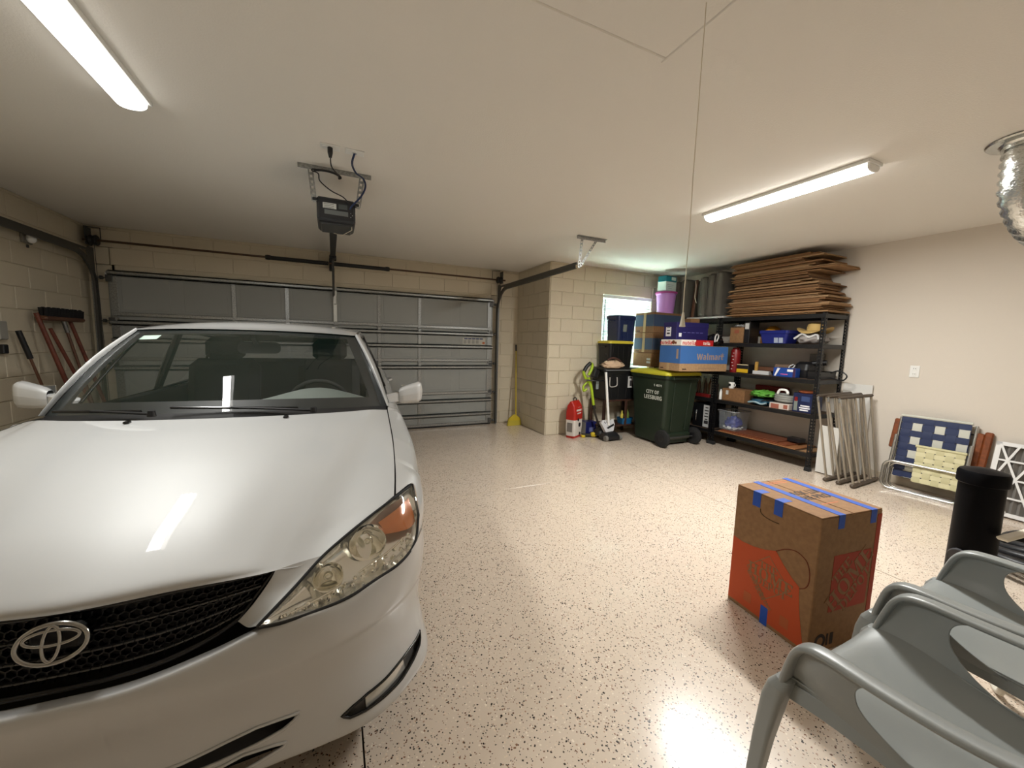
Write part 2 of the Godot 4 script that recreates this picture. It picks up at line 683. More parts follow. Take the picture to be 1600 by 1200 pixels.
	for s in [-1, 1]:
		part(wi, "window_frame", B.new().box(Vector3(s * (W / 2 - 0.025), 0, -0.13), Vector3(0.05, Hh, 0.07), 0.006), white)
		part(wi, "window_frame", B.new().box(Vector3(0, s * (Hh / 2 - 0.025), -0.13), Vector3(W, 0.05, 0.07), 0.006), white)
		part(wi, "reveal", B.new().box(Vector3(s * (W / 2 - 0.004), 0, -0.05), Vector3(0.008, Hh, 0.1)), white)
	part(wi, "meeting_rail", B.new().box(Vector3(0, 0, -0.13), Vector3(W, 0.045, 0.06), 0.006), white)
	part(wi, "sill", B.new().box(Vector3(0, -Hh / 2 + 0.01, -0.04), Vector3(W, 0.02, 0.12), 0.004), white)
	var glass := M("window_glass", Color(0.85, 0.97, 0.97), 0.0, 0.0, {"alpha": 0.06})
	for s in [-1, 1]:
		part(wi, "pane", B.new().box(Vector3(0, s * Hh / 4, -0.14), Vector3(W - 0.1, Hh / 2 - 0.06, 0.005)), glass)
	var bl := thing("window_blind", "white horizontal slat blind lowered over the garage window", "blind", Vector3((wx0 + wx1) / 2, 0, ZW + 0.012))
	var slatm := M("blind_slat", Color8(240, 246, 244), 0.35, 0.0)
	part(bl, "head_rail", B.new().box(Vector3(0, wy1 - 0.035, -0.01), Vector3(W - 0.02, 0.055, 0.055), 0.005), slatm)
	var slat := B.new()
	var prof := []
	for i in 7:
		var u := i / 6.0 * 2.0 - 1.0
		prof.append(Vector2(u * 0.025, 0.0025 * (1.0 - u * u)))
	var rows := []
	for x in [-W / 2 + 0.02, W / 2 - 0.02]:
		var r := []
		for p in prof:
			r.append(Vector3(x, p.y, p.x))
		rows.append(r)
	slat.grid(rows, Vector3(0, -1, 0))
	var rows2 := []
	for x in [-W / 2 + 0.02, W / 2 - 0.02]:
		var r := []
		for p in prof:
			r.append(Vector3(x, p.y - 0.0025, p.x))
		rows2.append(r)
	slat.grid(rows2, Vector3(0, 1, 0))
	var sm := slat.mesh()
	var y := wy1 - 0.095
	while y > wy0 + 0.06:
		var o := part(bl, "slat", sm, slatm)
		o.transform = Transform3D(Basis(Vector3.RIGHT, deg_to_rad(-57.0)), Vector3(0, y, -0.012))
		y -= 0.0505
	part(bl, "bottom_rail", B.new().box(Vector3(0, wy0 + 0.04, -0.012), Vector3(W - 0.04, 0.02, 0.05), 0.004), slatm)
	for x in [-0.33, 0.0, 0.3]:
		part(bl, "ladder_tape", B.new().box(Vector3(x, (wy0 + wy1) / 2 - 0.03, 0.017), Vector3(0.012, Hh - 0.12, 0.0015)), slatm)
	part(bl, "pull_chain", _beads(Vector3(-0.492, 0.95, 0.024), Vector3(-0.49, wy1 - 0.08, 0.024), 0.004), M("chain_silhouette", Color8(40, 40, 40), 0.5))  # chain coloured dark to show as a silhouette against the bright window
	# unseen ground outside, made pale to bounce sunlight up through the slats
	single("side_yard", B.new().box(Vector3(0, -0.06, 0), Vector3(14, 0.1, 10)), M("pale_bounce_ground", Color8(200, 200, 192), 0.9), "unseen pale ground outside the window, added to bounce sunlight indoors", "ground", Vector3(4.5, -0.02, -10.6))

	# fittings on the walls
	var ol := thing("wall_outlet", "white duplex outlet on the bare right wall", "outlet", Vector3(XR - 0.001, 1.25, -1.966))
	part(ol, "cover_plate", B.new().box(Vector3(-0.004, 0, 0), Vector3(0.008, 0.125, 0.078), 0.003), white)
	for s in [-1, 1]:
		var rc := part(ol, "receptacle", B.new().box(Vector3(-0.010, s * 0.029, 0), Vector3(0.005, 0.04, 0.034), 0.002), white)
		for z in [-0.007, 0.007]:
			part(rc, "slot", B.new().box(Vector3(-0.0126, s * 0.029 + 0.003, z), Vector3(0.001, 0.012, 0.003)), M("slot_dark", Color8(30, 28, 26), 0.6))
	var sw := thing("wall_switch_box", "small pale grey box on the left block wall above the tools", "switch box", Vector3(XL + 0.012, 1.43, -4.84))
	part(sw, "housing", B.new().box(Vector3(0.02, 0, 0), Vector3(0.04, 0.16, 0.10), 0.008), M("grey_box", Color8(150, 148, 140), 0.5))
	part(sw, "lower_box", B.new().box(Vector3(0.02, -0.16, 0.0), Vector3(0.045, 0.08, 0.06), 0.006), M("black_plastic", Color8(22, 22, 24), 0.4))
	var ms := thing("motion_sensor", "small white motion sensor high on the left wall below the track", "sensor", Vector3(XL + 0.012, 2.29, -5.29))
	part(ms, "bracket", B.new().box(Vector3(0.01, 0, 0), Vector3(0.02, 0.1, 0.13), 0.004), M("sensor_grey", Color8(120, 116, 106), 0.5))
	part(ms, "lens", B.new().ball(Vector3(0.04, 0, -0.01), Vector3(0.035, 0.042, 0.04)), white)
	part(ms, "knob", B.new().box(Vector3(0.02, -0.075, 0.01), Vector3(0.015, 0.03, 0.02), 0.004), M("black_plastic"))

# ------------------------------------------------------------------ garage door, tracks, spring bar, opener
func track_path(x: float, zend: float) -> Array:
	var p := []
	p.append(Vector3(x, 0.03, -6.205))
	p.append(Vector3(x, 1.93, -6.205))
	for i in 9:
		var a := PI * 0.5 * i / 8.0
		p.append(Vector3(x, 1.95 + 0.37 * sin(a), -6.205 + 0.38 * (1.0 - cos(a))))
	p.append(Vector3(x, 2.335, zend))
	return p

func build_garage_door() -> void:
	var steel := M("door_steel", Color8(150, 152, 148), 0.55, 0.0, {"bump": noise("coarse", 0.02, 4), "bump_cm": 0.05, "scale": 1.2})
	var galv := M("galvanised", Color8(178, 180, 178), 0.38, 0.75, {"tex": tint_noise("galv", 0.03, Color(0.75, 0.75, 0.75), Color(1, 1, 1)), "scale": 3.0})
	var dark := M("track_steel", Color8(92, 92, 90), 0.45, 0.7)
	var black := M("black_paint", Color8(20, 19, 18), 0.5)
	var gd := thing("garage_door", "wide grey sectional overhead door with steel struts behind the car", "garage door", Vector3(0.02, 0, -6.262))
	var x0 := -2.45
	var x1 := 2.46
	var sh := 0.5375
	for k in 4:
		var yc := 0.012 + sh * (k + 0.5)
		var sec := part(gd, "door_section", B.new().box(Vector3((x0 + x1) / 2, yc, -0.022), Vector3(x1 - x0, sh + 0.0005, 0.044), 0.004), steel)
		var sx := [-2.40, -1.215, -0.605, 0.0, 0.605, 1.215, 2.40]
		var em := []
		for i in 6:                       # embossed fields between the stiles, two in the wide end bays
			if i == 0 or i == 5:
				var mid: float = (sx[i] + sx[i + 1]) / 2
				em.append([sx[i], mid])
				em.append([mid, sx[i + 1]])
			else:
				em.append([sx[i], sx[i + 1]])
		for e in em:
			part(sec, "embossed_field", B.new().box(Vector3((e[0] + e[1]) / 2, yc, 0.0005), Vector3(e[1] - e[0] - 0.14, sh - 0.17, 0.005), 0.0022), steel)
		for i in 7:
			var w := 0.075 if i == 0 or i == 6 else 0.052
			var st := B.new().box(Vector3(sx[i], yc, 0.006), Vector3(w, sh - 0.02, 0.012), 0.003)
			part(sec, "stile", st, galv)
	for y in [1.655, 1.118, 0.572, 0.045]:
		part(gd, "rail", B.new().box(Vector3(0, y, 0.010), Vector3(4.83, 0.045, 0.018), 0.006), galv)
	for y in [2.135, 1.555, 1.345, 1.005, 0.44, 0.2]:
		var s := B.new()
		var prof := [Vector2(-0.034, 0), Vector2(-0.022, 0.0), Vector2(-0.018, 0.03), Vector2(-0.011, 0.045), Vector2(0.011, 0.045), Vector2(0.018, 0.03), Vector2(0.022, 0), Vector2(0.034, 0)]
		var pr := []
		for p in prof:
			pr.append(Vector2(p.x, p.y))
		s.sweep(pr, [Vector3(-2.44, y, 0.012), Vector3(2.45, y, 0.012)], Vector3.UP)
		# close the ends of the hat section
		part(gd, "strut", s, galv)
	for k in [1, 2, 3]:
		for x in [-2.41, -1.215, -0.605, 0.0, 0.605, 1.215, 2.41]:
			var hg := B.new()
			hg.box(Vector3(x, 0.012 + sh * k, 0.018), Vector3(0.045, 0.13, 0.006), 0.002)
			hg.tube([Vector3(x - 0.03, 0.012 + sh * k, 0.026), Vector3(x + 0.03, 0.012 + sh * k, 0.026)], 0.008, 8)
			for s in [-0.045, 0.045]:
				hg.tube([Vector3(x, 0.012 + sh * k + s, 0.02), Vector3(x, 0.012 + sh * k + s, 0.028)], 0.008, 6)
			part(gd, "hinge", hg, galv)
	for k in 5:
		for s in [-1, 1]:
			var rb := B.new()
			var yy := 0.07 + k * 0.5
			rb.tube([Vector3(s * 2.44, yy, 0.035), Vector3(s * 2.52, yy, 0.04)], 0.006, 6)
			rb.tube([Vector3(s * 2.475, yy, 0.04), Vector3(s * 2.50, yy, 0.04)], 0.022, 10)
			rb.box(Vector3(s * 2.43, yy, 0.02), Vector3(0.06, 0.08, 0.02), 0.003)
			part(gd, "roller_bracket", rb, dark)
	part(gd, "bottom_seal", B.new().box(Vector3(0, 0.012, -0.01), Vector3(4.9, 0.022, 0.05), 0.008), M("rubber", Color8(26, 26, 26), 0.8))
	var stk := part(gd, "warning_sticker", B.new().box(Vector3(2.13, 1.44, 0.0035), Vector3(0.40, 0.115, 0.002)), M("sticker_paper", Color8(186, 184, 174), 0.6))
	for i in 5:
		part(stk, "sticker_print", B.new().box(Vector3(1.985 + i * 0.068, 1.482, 0.005), Vector3(0.058, 0.018, 0.001)), M("sticker_blue", Color8(36, 48, 96), 0.6))
	part(stk, "sticker_print", B.new().box(Vector3(2.30, 1.415, 0.005), Vector3(0.045, 0.035, 0.001)), M("sticker_orange", Color8(176, 92, 40), 0.6))
	for i in 4:
		part(stk, "sticker_print", B.new().box(Vector3(1.97 + i * 0.072, 1.43, 0.005), Vector3(0.05, 0.06, 0.0006)), M("sticker_grey", Color8(150, 150, 142), 0.6))
	for s in [[-0.05, 0.30], [0.03, 0.30], [-0.04, 0.27]]:      # small printed code on the panel
		pass

	# tracks
	for s in [-1, 1]:
		var x: float = 2.545 if s > 0 else -2.515
		var zend := -3.86
		var tr := thing("door_track", "curved steel door track beside the " + ("block pier" if s > 0 else "left wall") + ", running under the ceiling", "track")
		var w := 0.028
		var pf := [Vector2(-w, -0.012), Vector2(w, -0.012), Vector2(w, 0.012), Vector2(w - 0.006, 0.012), Vector2(w - 0.006, -0.006), Vector2(-w + 0.006, -0.006), Vector2(-w + 0.006, 0.012), Vector2(-w, 0.012)]
		var path := track_path(x, zend)
		var tb := B.new()
		var pf2 := []
		for p in pf:
			pf2.append(Vector2(p.y * s, p.x))
		tb.sweep(pf2, path, Vector3.RIGHT)
		part(tr, "rail", tb, dark)
		var ang := B.new()
		ang.box(Vector3(x + s * 0.02, 1.05, -6.245), Vector3(0.012, 2.1, 0.05), 0.003)
		ang.box(Vector3(x + s * 0.04, 1.05, -6.28), Vector3(0.05, 2.1, 0.008), 0.002)
		part(tr, "wall_angle", ang, galv)
		part(tr, "top_angle", B.new().bar(Vector3(x + s * 0.014, 2.365, -6.1), Vector3(x + s * 0.014, 2.37, zend), 0.01, 0.03, 0.002), dark)
		for y in [0.35, 0.95, 1.55]:
			part(tr, "jamb_bracket", B.new().box(Vector3(x + s * 0.03, y, -6.26), Vector3(0.03, 0.05, 0.06), 0.004), galv)
		part(tr, "flag_bracket", B.new().prism(PackedVector2Array([Vector2(0, 0), Vector2(0.16, 0.42), Vector2(0.10, 0.46), Vector2(0, 0.46)]), 0.006, Transform3D(Basis(Vector3(0, 0, 1), Vector3.UP, Vector3(-1, 0, 0)), Vector3(x + s * 0.03, 1.95, -6.29))), dark)
		if s > 0:
			part(tr, "cable", B.new().tube([Vector3(x - 0.03, 0.1, -6.23), Vector3(x - 0.02, 2.45, -6.2)], 0.003, 5), dark)
			var hb := B.new()
			hb.box(Vector3(2.72, 2.648, -3.83), Vector3(0.40, 0.03, 0.006), 0.002)
			hb.box(Vector3(2.72, 2.664, -3.815), Vector3(0.40, 0.006, 0.034), 0.002)
			var hang := thing("track_hanger", "perforated angle-iron hanger holding the track end near the pier", "bracket")
			part(hang, "ceiling_angle", hb, galv)
			part(hang, "strap", perforated(Vector3(2.60, 2.66, -3.84), Vector3(2.585, 2.33, -3.86), 0.034), galv)
			part(hang, "brace", perforated(Vector3(2.80, 2.65, -3.84), Vector3(2.60, 2.34, -3.855), 0.026), galv)
		else:
			part(tr, "cable", B.new().tube([Vector3(x + 0.03, 0.1, -6.23), Vector3(x + 0.02, 2.45, -6.2)], 0.003, 5), dark)

	# torsion bar
	var ts := thing("torsion_bar", "dark torsion bar with two black springs above the garage door", "torsion bar", Vector3(0, 2.468, -6.172))
	part(ts, "shaft", B.new().tube([Vector3(-2.58, 0.012, 0), Vector3(2.66, 0.012, 0)], 0.0135, 10), M("shaft_brown", Color8(84, 64, 48), 0.5, 0.5))
	for s in [-1, 1]:
		var sp := B.new()
		var pr := []
		var L := 0.72
		for i in 61:
			pr.append(Vector2(0.026 + (0.0018 if i % 2 else 0.0), i * L / 60.0))
		pr.insert(0, Vector2(0, 0))
		pr.append(Vector2(0, L))
		sp.lathe(pr, 14, Transform3D(Basis(Vector3(0, 0, 1), -PI / 2 * s), Vector3(-0.02 + s * 0.035, 0.008, 0)))
		part(ts, "spring", sp, black)
		part(ts, "winding_cone", B.new().lathe([Vector2(0, -0.03), Vector2(0.03, -0.03), Vector2(0.033, 0.0), Vector2(0.03, 0.03), Vector2(0, 0.03)], 14, Transform3D(Basis(Vector3(0, 0, 1), -PI / 2 * s), Vector3(-0.02 + s * 0.76, 0.01, 0))), black)
		part(ts, "cable_drum", B.new().lathe([Vector2(0, -0.04), Vector2(0.05, -0.04), Vector2(0.058, -0.02), Vector2(0.048, 0.0), Vector2(0.06, 0.03), Vector2(0.055, 0.04), Vector2(0, 0.04)], 16, Transform3D(Basis(Vector3(0, 0, 1), -PI / 2), Vector3(s * 2.52 + 0.03, 0.01, 0))), black)
		part(ts, "bearing_plate", B.new().box(Vector3(s * 2.585 + 0.03, 0.06, -0.055), Vector3(0.008, 0.2, 0.13), 0.002), dark)
		var wp := B.new()
		wp.tube([Vector3(s * 2.46, 0.02, -0.09), Vector3(s * 2.46, 0.17, -0.09), Vector3(s * 2.6, 0.175, -0.09)], 0.006, 6)
		part(ts, "bearing_brace", wp, dark)
	part(ts, "centre_bracket", B.new().box(Vector3(-0.02, 0.0, -0.06), Vector3(0.05, 0.16, 0.13), 0.006), black)

	# opener
	var op := thing("door_opener", "black garage door opener hung from the ceiling on perforated straps", "door opener", Vector3(0.033, 2.385, -3.44))
	var case_m := M("opener_black", Color8(30, 31, 34), 0.38)
	part(op, "housing", B.new().box(Vector3(0, 0, 0), Vector3(0.262, 0.165, 0.35), 0.014), case_m)
	part(op, "light_cover", B.new().box(Vector3(0, -0.055, -0.03), Vector3(0.245, 0.075, 0.30), 0.02), M("smoky_cover", Color8(52, 52, 50), 0.3))
	var lab := part(op, "rating_label", B.new().box(Vector3(-0.045, 0.022, 0.176), Vector3(0.09, 0.038, 0.001)), M("label_silver", Color8(196, 198, 192), 0.4))
	for i in 3:
		part(lab, "label_line", B.new().box(Vector3(-0.05, 0.033 - i * 0.012, 0.1768), Vector3(0.07, 0.003, 0.0006)), case_m)
	part(op, "caution_label", B.new().box(Vector3(0.0, -0.022, 0.176), Vector3(0.16, 0.032, 0.001)), M("label_grey", Color8(96, 100, 98), 0.45))
	part(op, "side_label", B.new().box(Vector3(0.045, 0.026, 0.176), Vector3(0.06, 0.034, 0.001)), M("label_dim", Color8(70, 76, 74), 0.45))
	for i in 3:
		part(op, "terminal", B.new().ball(Vector3(0.098 + (i % 2) * 0.012, -0.012 - i * 0.014, 0.177), Vector3(0.004, 0.004, 0.003), Basis.IDENTITY, 8), galv)
	for s in [-1, 1]:
		part(op, "mounting_ear", B.new().box(Vector3(s * 0.142, 0.055, 0.16), Vector3(0.03, 0.022, 0.04), 0.004), case_m)
	var rl := B.new()
	rl.bar(Vector3(-0.022, -0.03, -0.16), Vector3(-0.03, 0.185, -2.76), 0.045, 0.028, 0.004)
	part(op, "rail", rl, black)
	part(op, "rail_flange", B.new().bar(Vector3(-0.022, -0.048, -0.16), Vector3(-0.03, 0.167, -2.76), 0.062, 0.006, 0.001), black)
	part(op, "header_bracket", B.new().box(Vector3(-0.03, 0.18, -2.79), Vector3(0.09, 0.07, 0.06), 0.006), black)
	part(op, "chain", B.new().tube([Vector3(-0.012, -0.02, -0.1), Vector3(-0.02, 0.2, -2.7)], 0.005, 6), dark)
	part(op, "trolley", B.new().box(Vector3(-0.03, 0.135, -2.45), Vector3(0.07, 0.06, 0.14), 0.008), case_m)
	part(op, "door_arm", B.new().bar(Vector3(-0.03, 0.11, -2.47), Vector3(-0.03, -0.22, -2.73), 0.03, 0.008, 0.002), dark)
	part(op, "door_arm", B.new().bar(Vector3(-0.03, -0.2, -2.71), Vector3(-0.03, -0.36, -2.775), 0.03, 0.008, 0.002), dark)
	part(op, "antenna_wire", B.new().tube([Vector3(0.1, -0.06, 0.16), Vector3(0.11, -0.1, 0.05), Vector3(0.04, -0.12, -0.08), Vector3(-0.02, -0.1, -0.12)], 0.0025, 5), M("white_cord", Color8(225, 215, 195), 0.8))
	var cb := B.new()
	cb.box(Vector3(0, 0.268, 0.18), Vector3(0.49, 0.034, 0.006), 0.002)
	cb.box(Vector3(0, 0.282, 0.165), Vector3(0.49, 0.006, 0.034), 0.002)
	var hm := thing("opener_hanger", "perforated ceiling angle with two straps above the opener", "bracket", Vector3(0.033, 2.385, -3.44))
	part(hm, "ceiling_angle", cb, galv)
	part(hm, "strap", perforated(Vector3(-0.165, 0.26, 0.18), Vector3(-0.145, 0.04, 0.175), 0.036), galv)
	part(hm, "strap", perforated(Vector3(0.18, 0.26, 0.18), Vector3(0.15, 0.04, 0.175), 0.036), galv)
	# centre bracket of the door where the arm is bolted
	var ds := B.new()
	ds.box(Vector3(0.0, 1.92, 0.022), Vector3(0.05, 0.5, 0.012), 0.003)
	ds.box(Vector3(0.0, 1.98, 0.045), Vector3(0.03, 0.12, 0.04), 0.004)
	part(gd, "arm_bracket", ds, M("bright_zinc", Color8(214, 216, 212), 0.3, 0.8))

func perforated(a: Vector3, b: Vector3, w: float) -> B:
	# strap with a row of holes: rails on both sides and webs between the holes
	var o := B.new()
	var d := b - a
	var side := d.cross(Vector3(0, 0, 1)).normalized()
	for s in [-1, 1]:
		o.bar(a + side * w * 0.36 * s, b + side * w * 0.36 * s, w * 0.28, 0.003, 0.0, Vector3(0, 0, 1))
	var k := int(d.length() / 0.035)
	for i in k + 1:
		var p := a + d * (float(i) / k)
		o.bar(p - side * w * 0.3, p + side * w * 0.3, 0.018, 0.003, 0.0, Vector3(0, 0, 1))
	return o

# ------------------------------------------------------------------ things on the ceiling
func build_ceiling_things() -> void:
	var white := M("white_trim")
	var cells := [[Vector3(-0.94, HC, -2.215), "LED strip light with glowing diffuser on the ceiling above the car", 1.4], [Vector3(3.185, HC, -2.045), "LED strip light with glowing diffuser on the ceiling beside the shelves", 4.4]]
	for c in cells:
		var f := thing("strip_light", c[1], "ceiling light", c[0], 0.0, "LED strip lights")
		part(f, "base", B.new().box(Vector3(0, -0.012, 0), Vector3(0.165, 0.024, 1.24), 0.004), white)
		var pf := []
		for i in 13:
			var a := PI * i / 12.0
			pf.append(Vector2(cos(a) * 0.066, -0.02 - 0.046 * pow(sin(a), 0.6)))
		var P := []
		for z in [-0.6, 0.6]:
			var r := []
			for p in pf:
				r.append(Vector3(p.x, p.y, z))
			P.append(r)
		part(f, "diffuser", B.new().grid(P, Vector3(0, 0.05, 0)), M("diffuser_glow_%.1f" % c[2], Color8(250, 248, 240), 0.4, 0.0, {"emit": Color(1.0, 0.99, 0.965), "energy": c[2]}))
		for s in [-1, 1]:
			var cap := PackedVector2Array()
			for p in pf:
				cap.append(p)
			part(f, "end_cap", B.new().prism(cap, 0.012, Transform3D(Basis.IDENTITY, Vector3(0, 0, s * 0.606))), white)
	# ceiling outlets feeding the opener
	var dark := M("slot_dark")
	var o1 := thing("ceiling_outlet", "white ceiling outlet with a black plug", "outlet", Vector3(0.0, HC, -2.905))
	part(o1, "cover_plate", B.new().box(Vector3(0, -0.004, 0), Vector3(0.115, 0.008, 0.075), 0.003), white)
	for s in [-1, 1]:
		part(o1, "receptacle", B.new().box(Vector3(s * 0.027, -0.009, 0), Vector3(0.038, 0.004, 0.033), 0.002), white)
	var o2 := thing("ceiling_wire_plate", "white ceiling plate where blue wires come out", "wall plate", Vector3(0.148, HC, -2.91))
	part(o2, "cover_plate", B.new().box(Vector3(0, -0.004, 0), Vector3(0.115, 0.008, 0.075), 0.003), white)
	part(o2, "grommet", B.new().lathe([Vector2(0.014, 0), Vector2(0.014, -0.012), Vector2(0.006, -0.012)], 14), M("grommet_grey", Color8(190, 194, 196), 0.5))
	var black := M("black_plastic")
	var pc := thing("opener_power_cord", "black power cord looped from the ceiling outlet to the opener", "cord")
	part(pc, "plug", B.new().lathe([Vector2(0, 0), Vector2(0.016, 0), Vector2(0.016, -0.03), Vector2(0.009, -0.06), Vector2(0, -0.06)], 12, xf(Vector3(0.0, HC - 0.011, -2.9))), black)
	var cp := curve([Vector3(0.0, 2.61, -2.9), Vector3(0.006, 2.585, -3.0), Vector3(0.04, 2.60, -3.15), Vector3(0.06, 2.615, -3.22), Vector3(0.02, 2.625, -3.225), Vector3(-0.10, 2.63, -3.225), Vector3(-0.12, 2.615, -3.22), Vector3(-0.08, 2.60, -3.215), Vector3(-0.07, 2.55, -3.21), Vector3(0.0, 2.50, -3.22), Vector3(0.08, 2.475, -3.24), Vector3(0.12, 2.44, -3.255)], 60)
	part(pc, "cable", B.new().tube(cp, 0.0042, 7), black)
	var cp2 := curve([Vector3(-0.11, 2.62, -3.22), Vector3(-0.04, 2.628, -3.214), Vector3(0.03, 2.62, -3.214), Vector3(0.065, 2.60, -3.214), Vector3(0.05, 2.59, -3.214)], 24)
	part(pc, "bundled_loop", B.new().tube(cp2, 0.008, 7), black)
	var bw := thing("control_wires", "pair of dark blue control wires from the ceiling to the opener", "wire")
	for k in 2:
		var e := k * 0.007
		part(bw, "wire", B.new().tube(curve([Vector3(0.145 + e, 2.665, -2.9), Vector3(0.13 + e, 2.62, -2.98), Vector3(0.16 + e, 2.61, -3.1), Vector3(0.215 + e, 2.615, -3.2), Vector3(0.23 + e, 2.57, -3.225), Vector3(0.20 + e, 2.50, -3.235), Vector3(0.14 + e, 2.43, -3.25), Vector3(0.125, 2.40, -3.26)], 36), 0.0034, 6), M("blue_wire", Color8(24, 44, 84), 0.45))
	# foil duct
	var du := thing("foil_duct", "silver foil flexible duct with a round ceiling collar", "duct", Vector3(3.60, HC, -0.905))
	var foil := M("foil", Color8(200, 202, 198), 0.22, 0.95, {"bump": noise("coarse"), "bump_cm": 0.25, "scale": 5.0})
	part(du, "collar", B.new().lathe([Vector2(0.10, 0), Vector2(0.165, -0.002), Vector2(0.172, -0.008), Vector2(0.165, -0.016), Vector2(0.12, -0.02), Vector2(0.11, -0.03), Vector2(0.108, -0.05), Vector2(0.09, -0.05)], 40), foil)
	var cl := curve([Vector3(0, -0.03, 0), Vector3(0.0, -0.16, 0.0), Vector3(0.04, -0.30, 0.0), Vector3(0.16, -0.42, 0.02), Vector3(0.35, -0.48, 0.04), Vector3(0.7, -0.5, 0.05)], 61)
	var rad := []
	for i in 61:
		rad.append(0.098 + (0.007 if i % 4 < 2 else -0.004))
	part(du, "hose", B.new().tube(cl, rad, 24, false, false), foil)

# ------------------------------------------------------------------ the car (own axes: x to its left side, z forward, nose at z = 0)
func mir(parent: Node, called: String, b: B, m: Material) -> Array:
	var o := part(parent, called, b, m)
	var p := part(parent, called, b.mirrored(), m)
	return [o, p]

func offset_grid(P: Array, d: float, towards: Vector3) -> Array:   # moves a grid along its normals, to the side of "towards"
	var o := []
	for i in P.size():
		var r := []
		for j in P[0].size():
			var du: Vector3 = P[i][mini(j + 1, P[0].size() - 1)] - P[i][maxi(j - 1, 0)]
			var dv: Vector3 = P[mini(i + 1, P.size() - 1)][j] - P[maxi(i - 1, 0)][j]
			var nn := du.cross(dv).normalized()
			if nn.dot(towards - P[i][j]) < 0.0:
				nn = -nn
			r.append(P[i][j] + nn * d)
		o.append(r)
	return o

func at_uv(P: Array, u: float, w: float) -> Vector3:               # bilinear look-up in a dense grid
	var R := P.size() - 1
	var C: int = P[0].size() - 1
	var y := clampf(w, 0, 1) * R
	var x := clampf(u, 0, 1) * C
	var i := mini(int(y), R - 1)
	var j := mini(int(x), C - 1)
	var a: Vector3 = P[i][j].lerp(P[i][j + 1], x - j)
	var b: Vector3 = P[i + 1][j].lerp(P[i + 1][j + 1], x - j)
	return a.lerp(b, y - i)

# body side: z position and t from sill (0) to belt (1)
func side_bottom(z: float) -> float:
	var y := lin([[-0.3, 0.66], [-0.62, 0.655], [-0.64, 0.25], [-1.3, 0.21], [-3.3, 0.21], [-4.1, 0.24], [-4.6, 0.3], [-5.0, 0.4]], z)
	for c in [-0.985, -3.79]:
		var d := absf(z - c)
		if d < 0.375:
			y = maxf(y, 0.335 + sqrt(0.375 * 0.375 - d * d))
	return y

func side_pt(z: float, t: float) -> Vector3:
	var yt := lin([[-0.40, 0.852], [-0.52, 0.892], [-0.64, 0.925], [-0.86, 0.967], [-1.34, 1.018], [-1.75, 1.005], [-2.6, 1.015], [-3.5, 1.05], [-4.1, 1.09], [-4.6, 1.08], [-4.9, 1.02]], z)
	var xt := lin([[-0.40, 0.795], [-0.64, 0.808], [-0.86, 0.811], [-1.34, 0.806], [-1.75, 0.822], [-2.6, 0.825], [-3.5, 0.80], [-4.1, 0.76], [-4.6, 0.72], [-4.9, 0.66]], z)
	var xm := lin([[-0.30, 0.862], [-0.36, 0.888], [-0.5, 0.914], [-0.65, 0.924], [-1.0, 0.928], [-3.4, 0.928], [-4.1, 0.915], [-4.5, 0.885], [-4.75, 0.83], [-4.92, 0.70]], z)
	var yb := side_bottom(z)
	var p := [
		Vector3(xm - (0.03 if yb < 0.4 else 0.0), yb, z),
		Vector3(xm - 0.002, lerpf(yb, yt, 0.36), z),
		Vector3(xm - 0.006, lerpf(yb, yt, 0.66), z),
		Vector3(lerpf(xt, xm, 0.72), yt - 0.052, z),
		Vector3(xt, yt, z)]
	return cr(p, t)

func side_panel(z0: float, z1: float, nz: int, t0 := 0.0, t1 := 1.0) -> Array:
	var P := []
	for i in 15:
		var r := []
		for j in nz:
			r.append(side_pt(lerpf(z0, z1, float(j) / (nz - 1)), lerpf(t0, t1, i / 14.0)))
		P.append(r)
	return P

# greenhouse side, from belt (t = 0) to roof rail (t = 1)
func rail_pt(z: float) -> Vector3:
	return Vector3(lin([[-1.86, 0.612], [-2.1, 0.62], [-2.6, 0.625], [-3.1, 0.61], [-3.45, 0.57]], z), lin([[-1.86, 1.462], [-2.1, 1.487], [-2.4, 1.498], [-2.8, 1.49], [-3.2, 1.455], [-3.45, 1.405]], z), z)

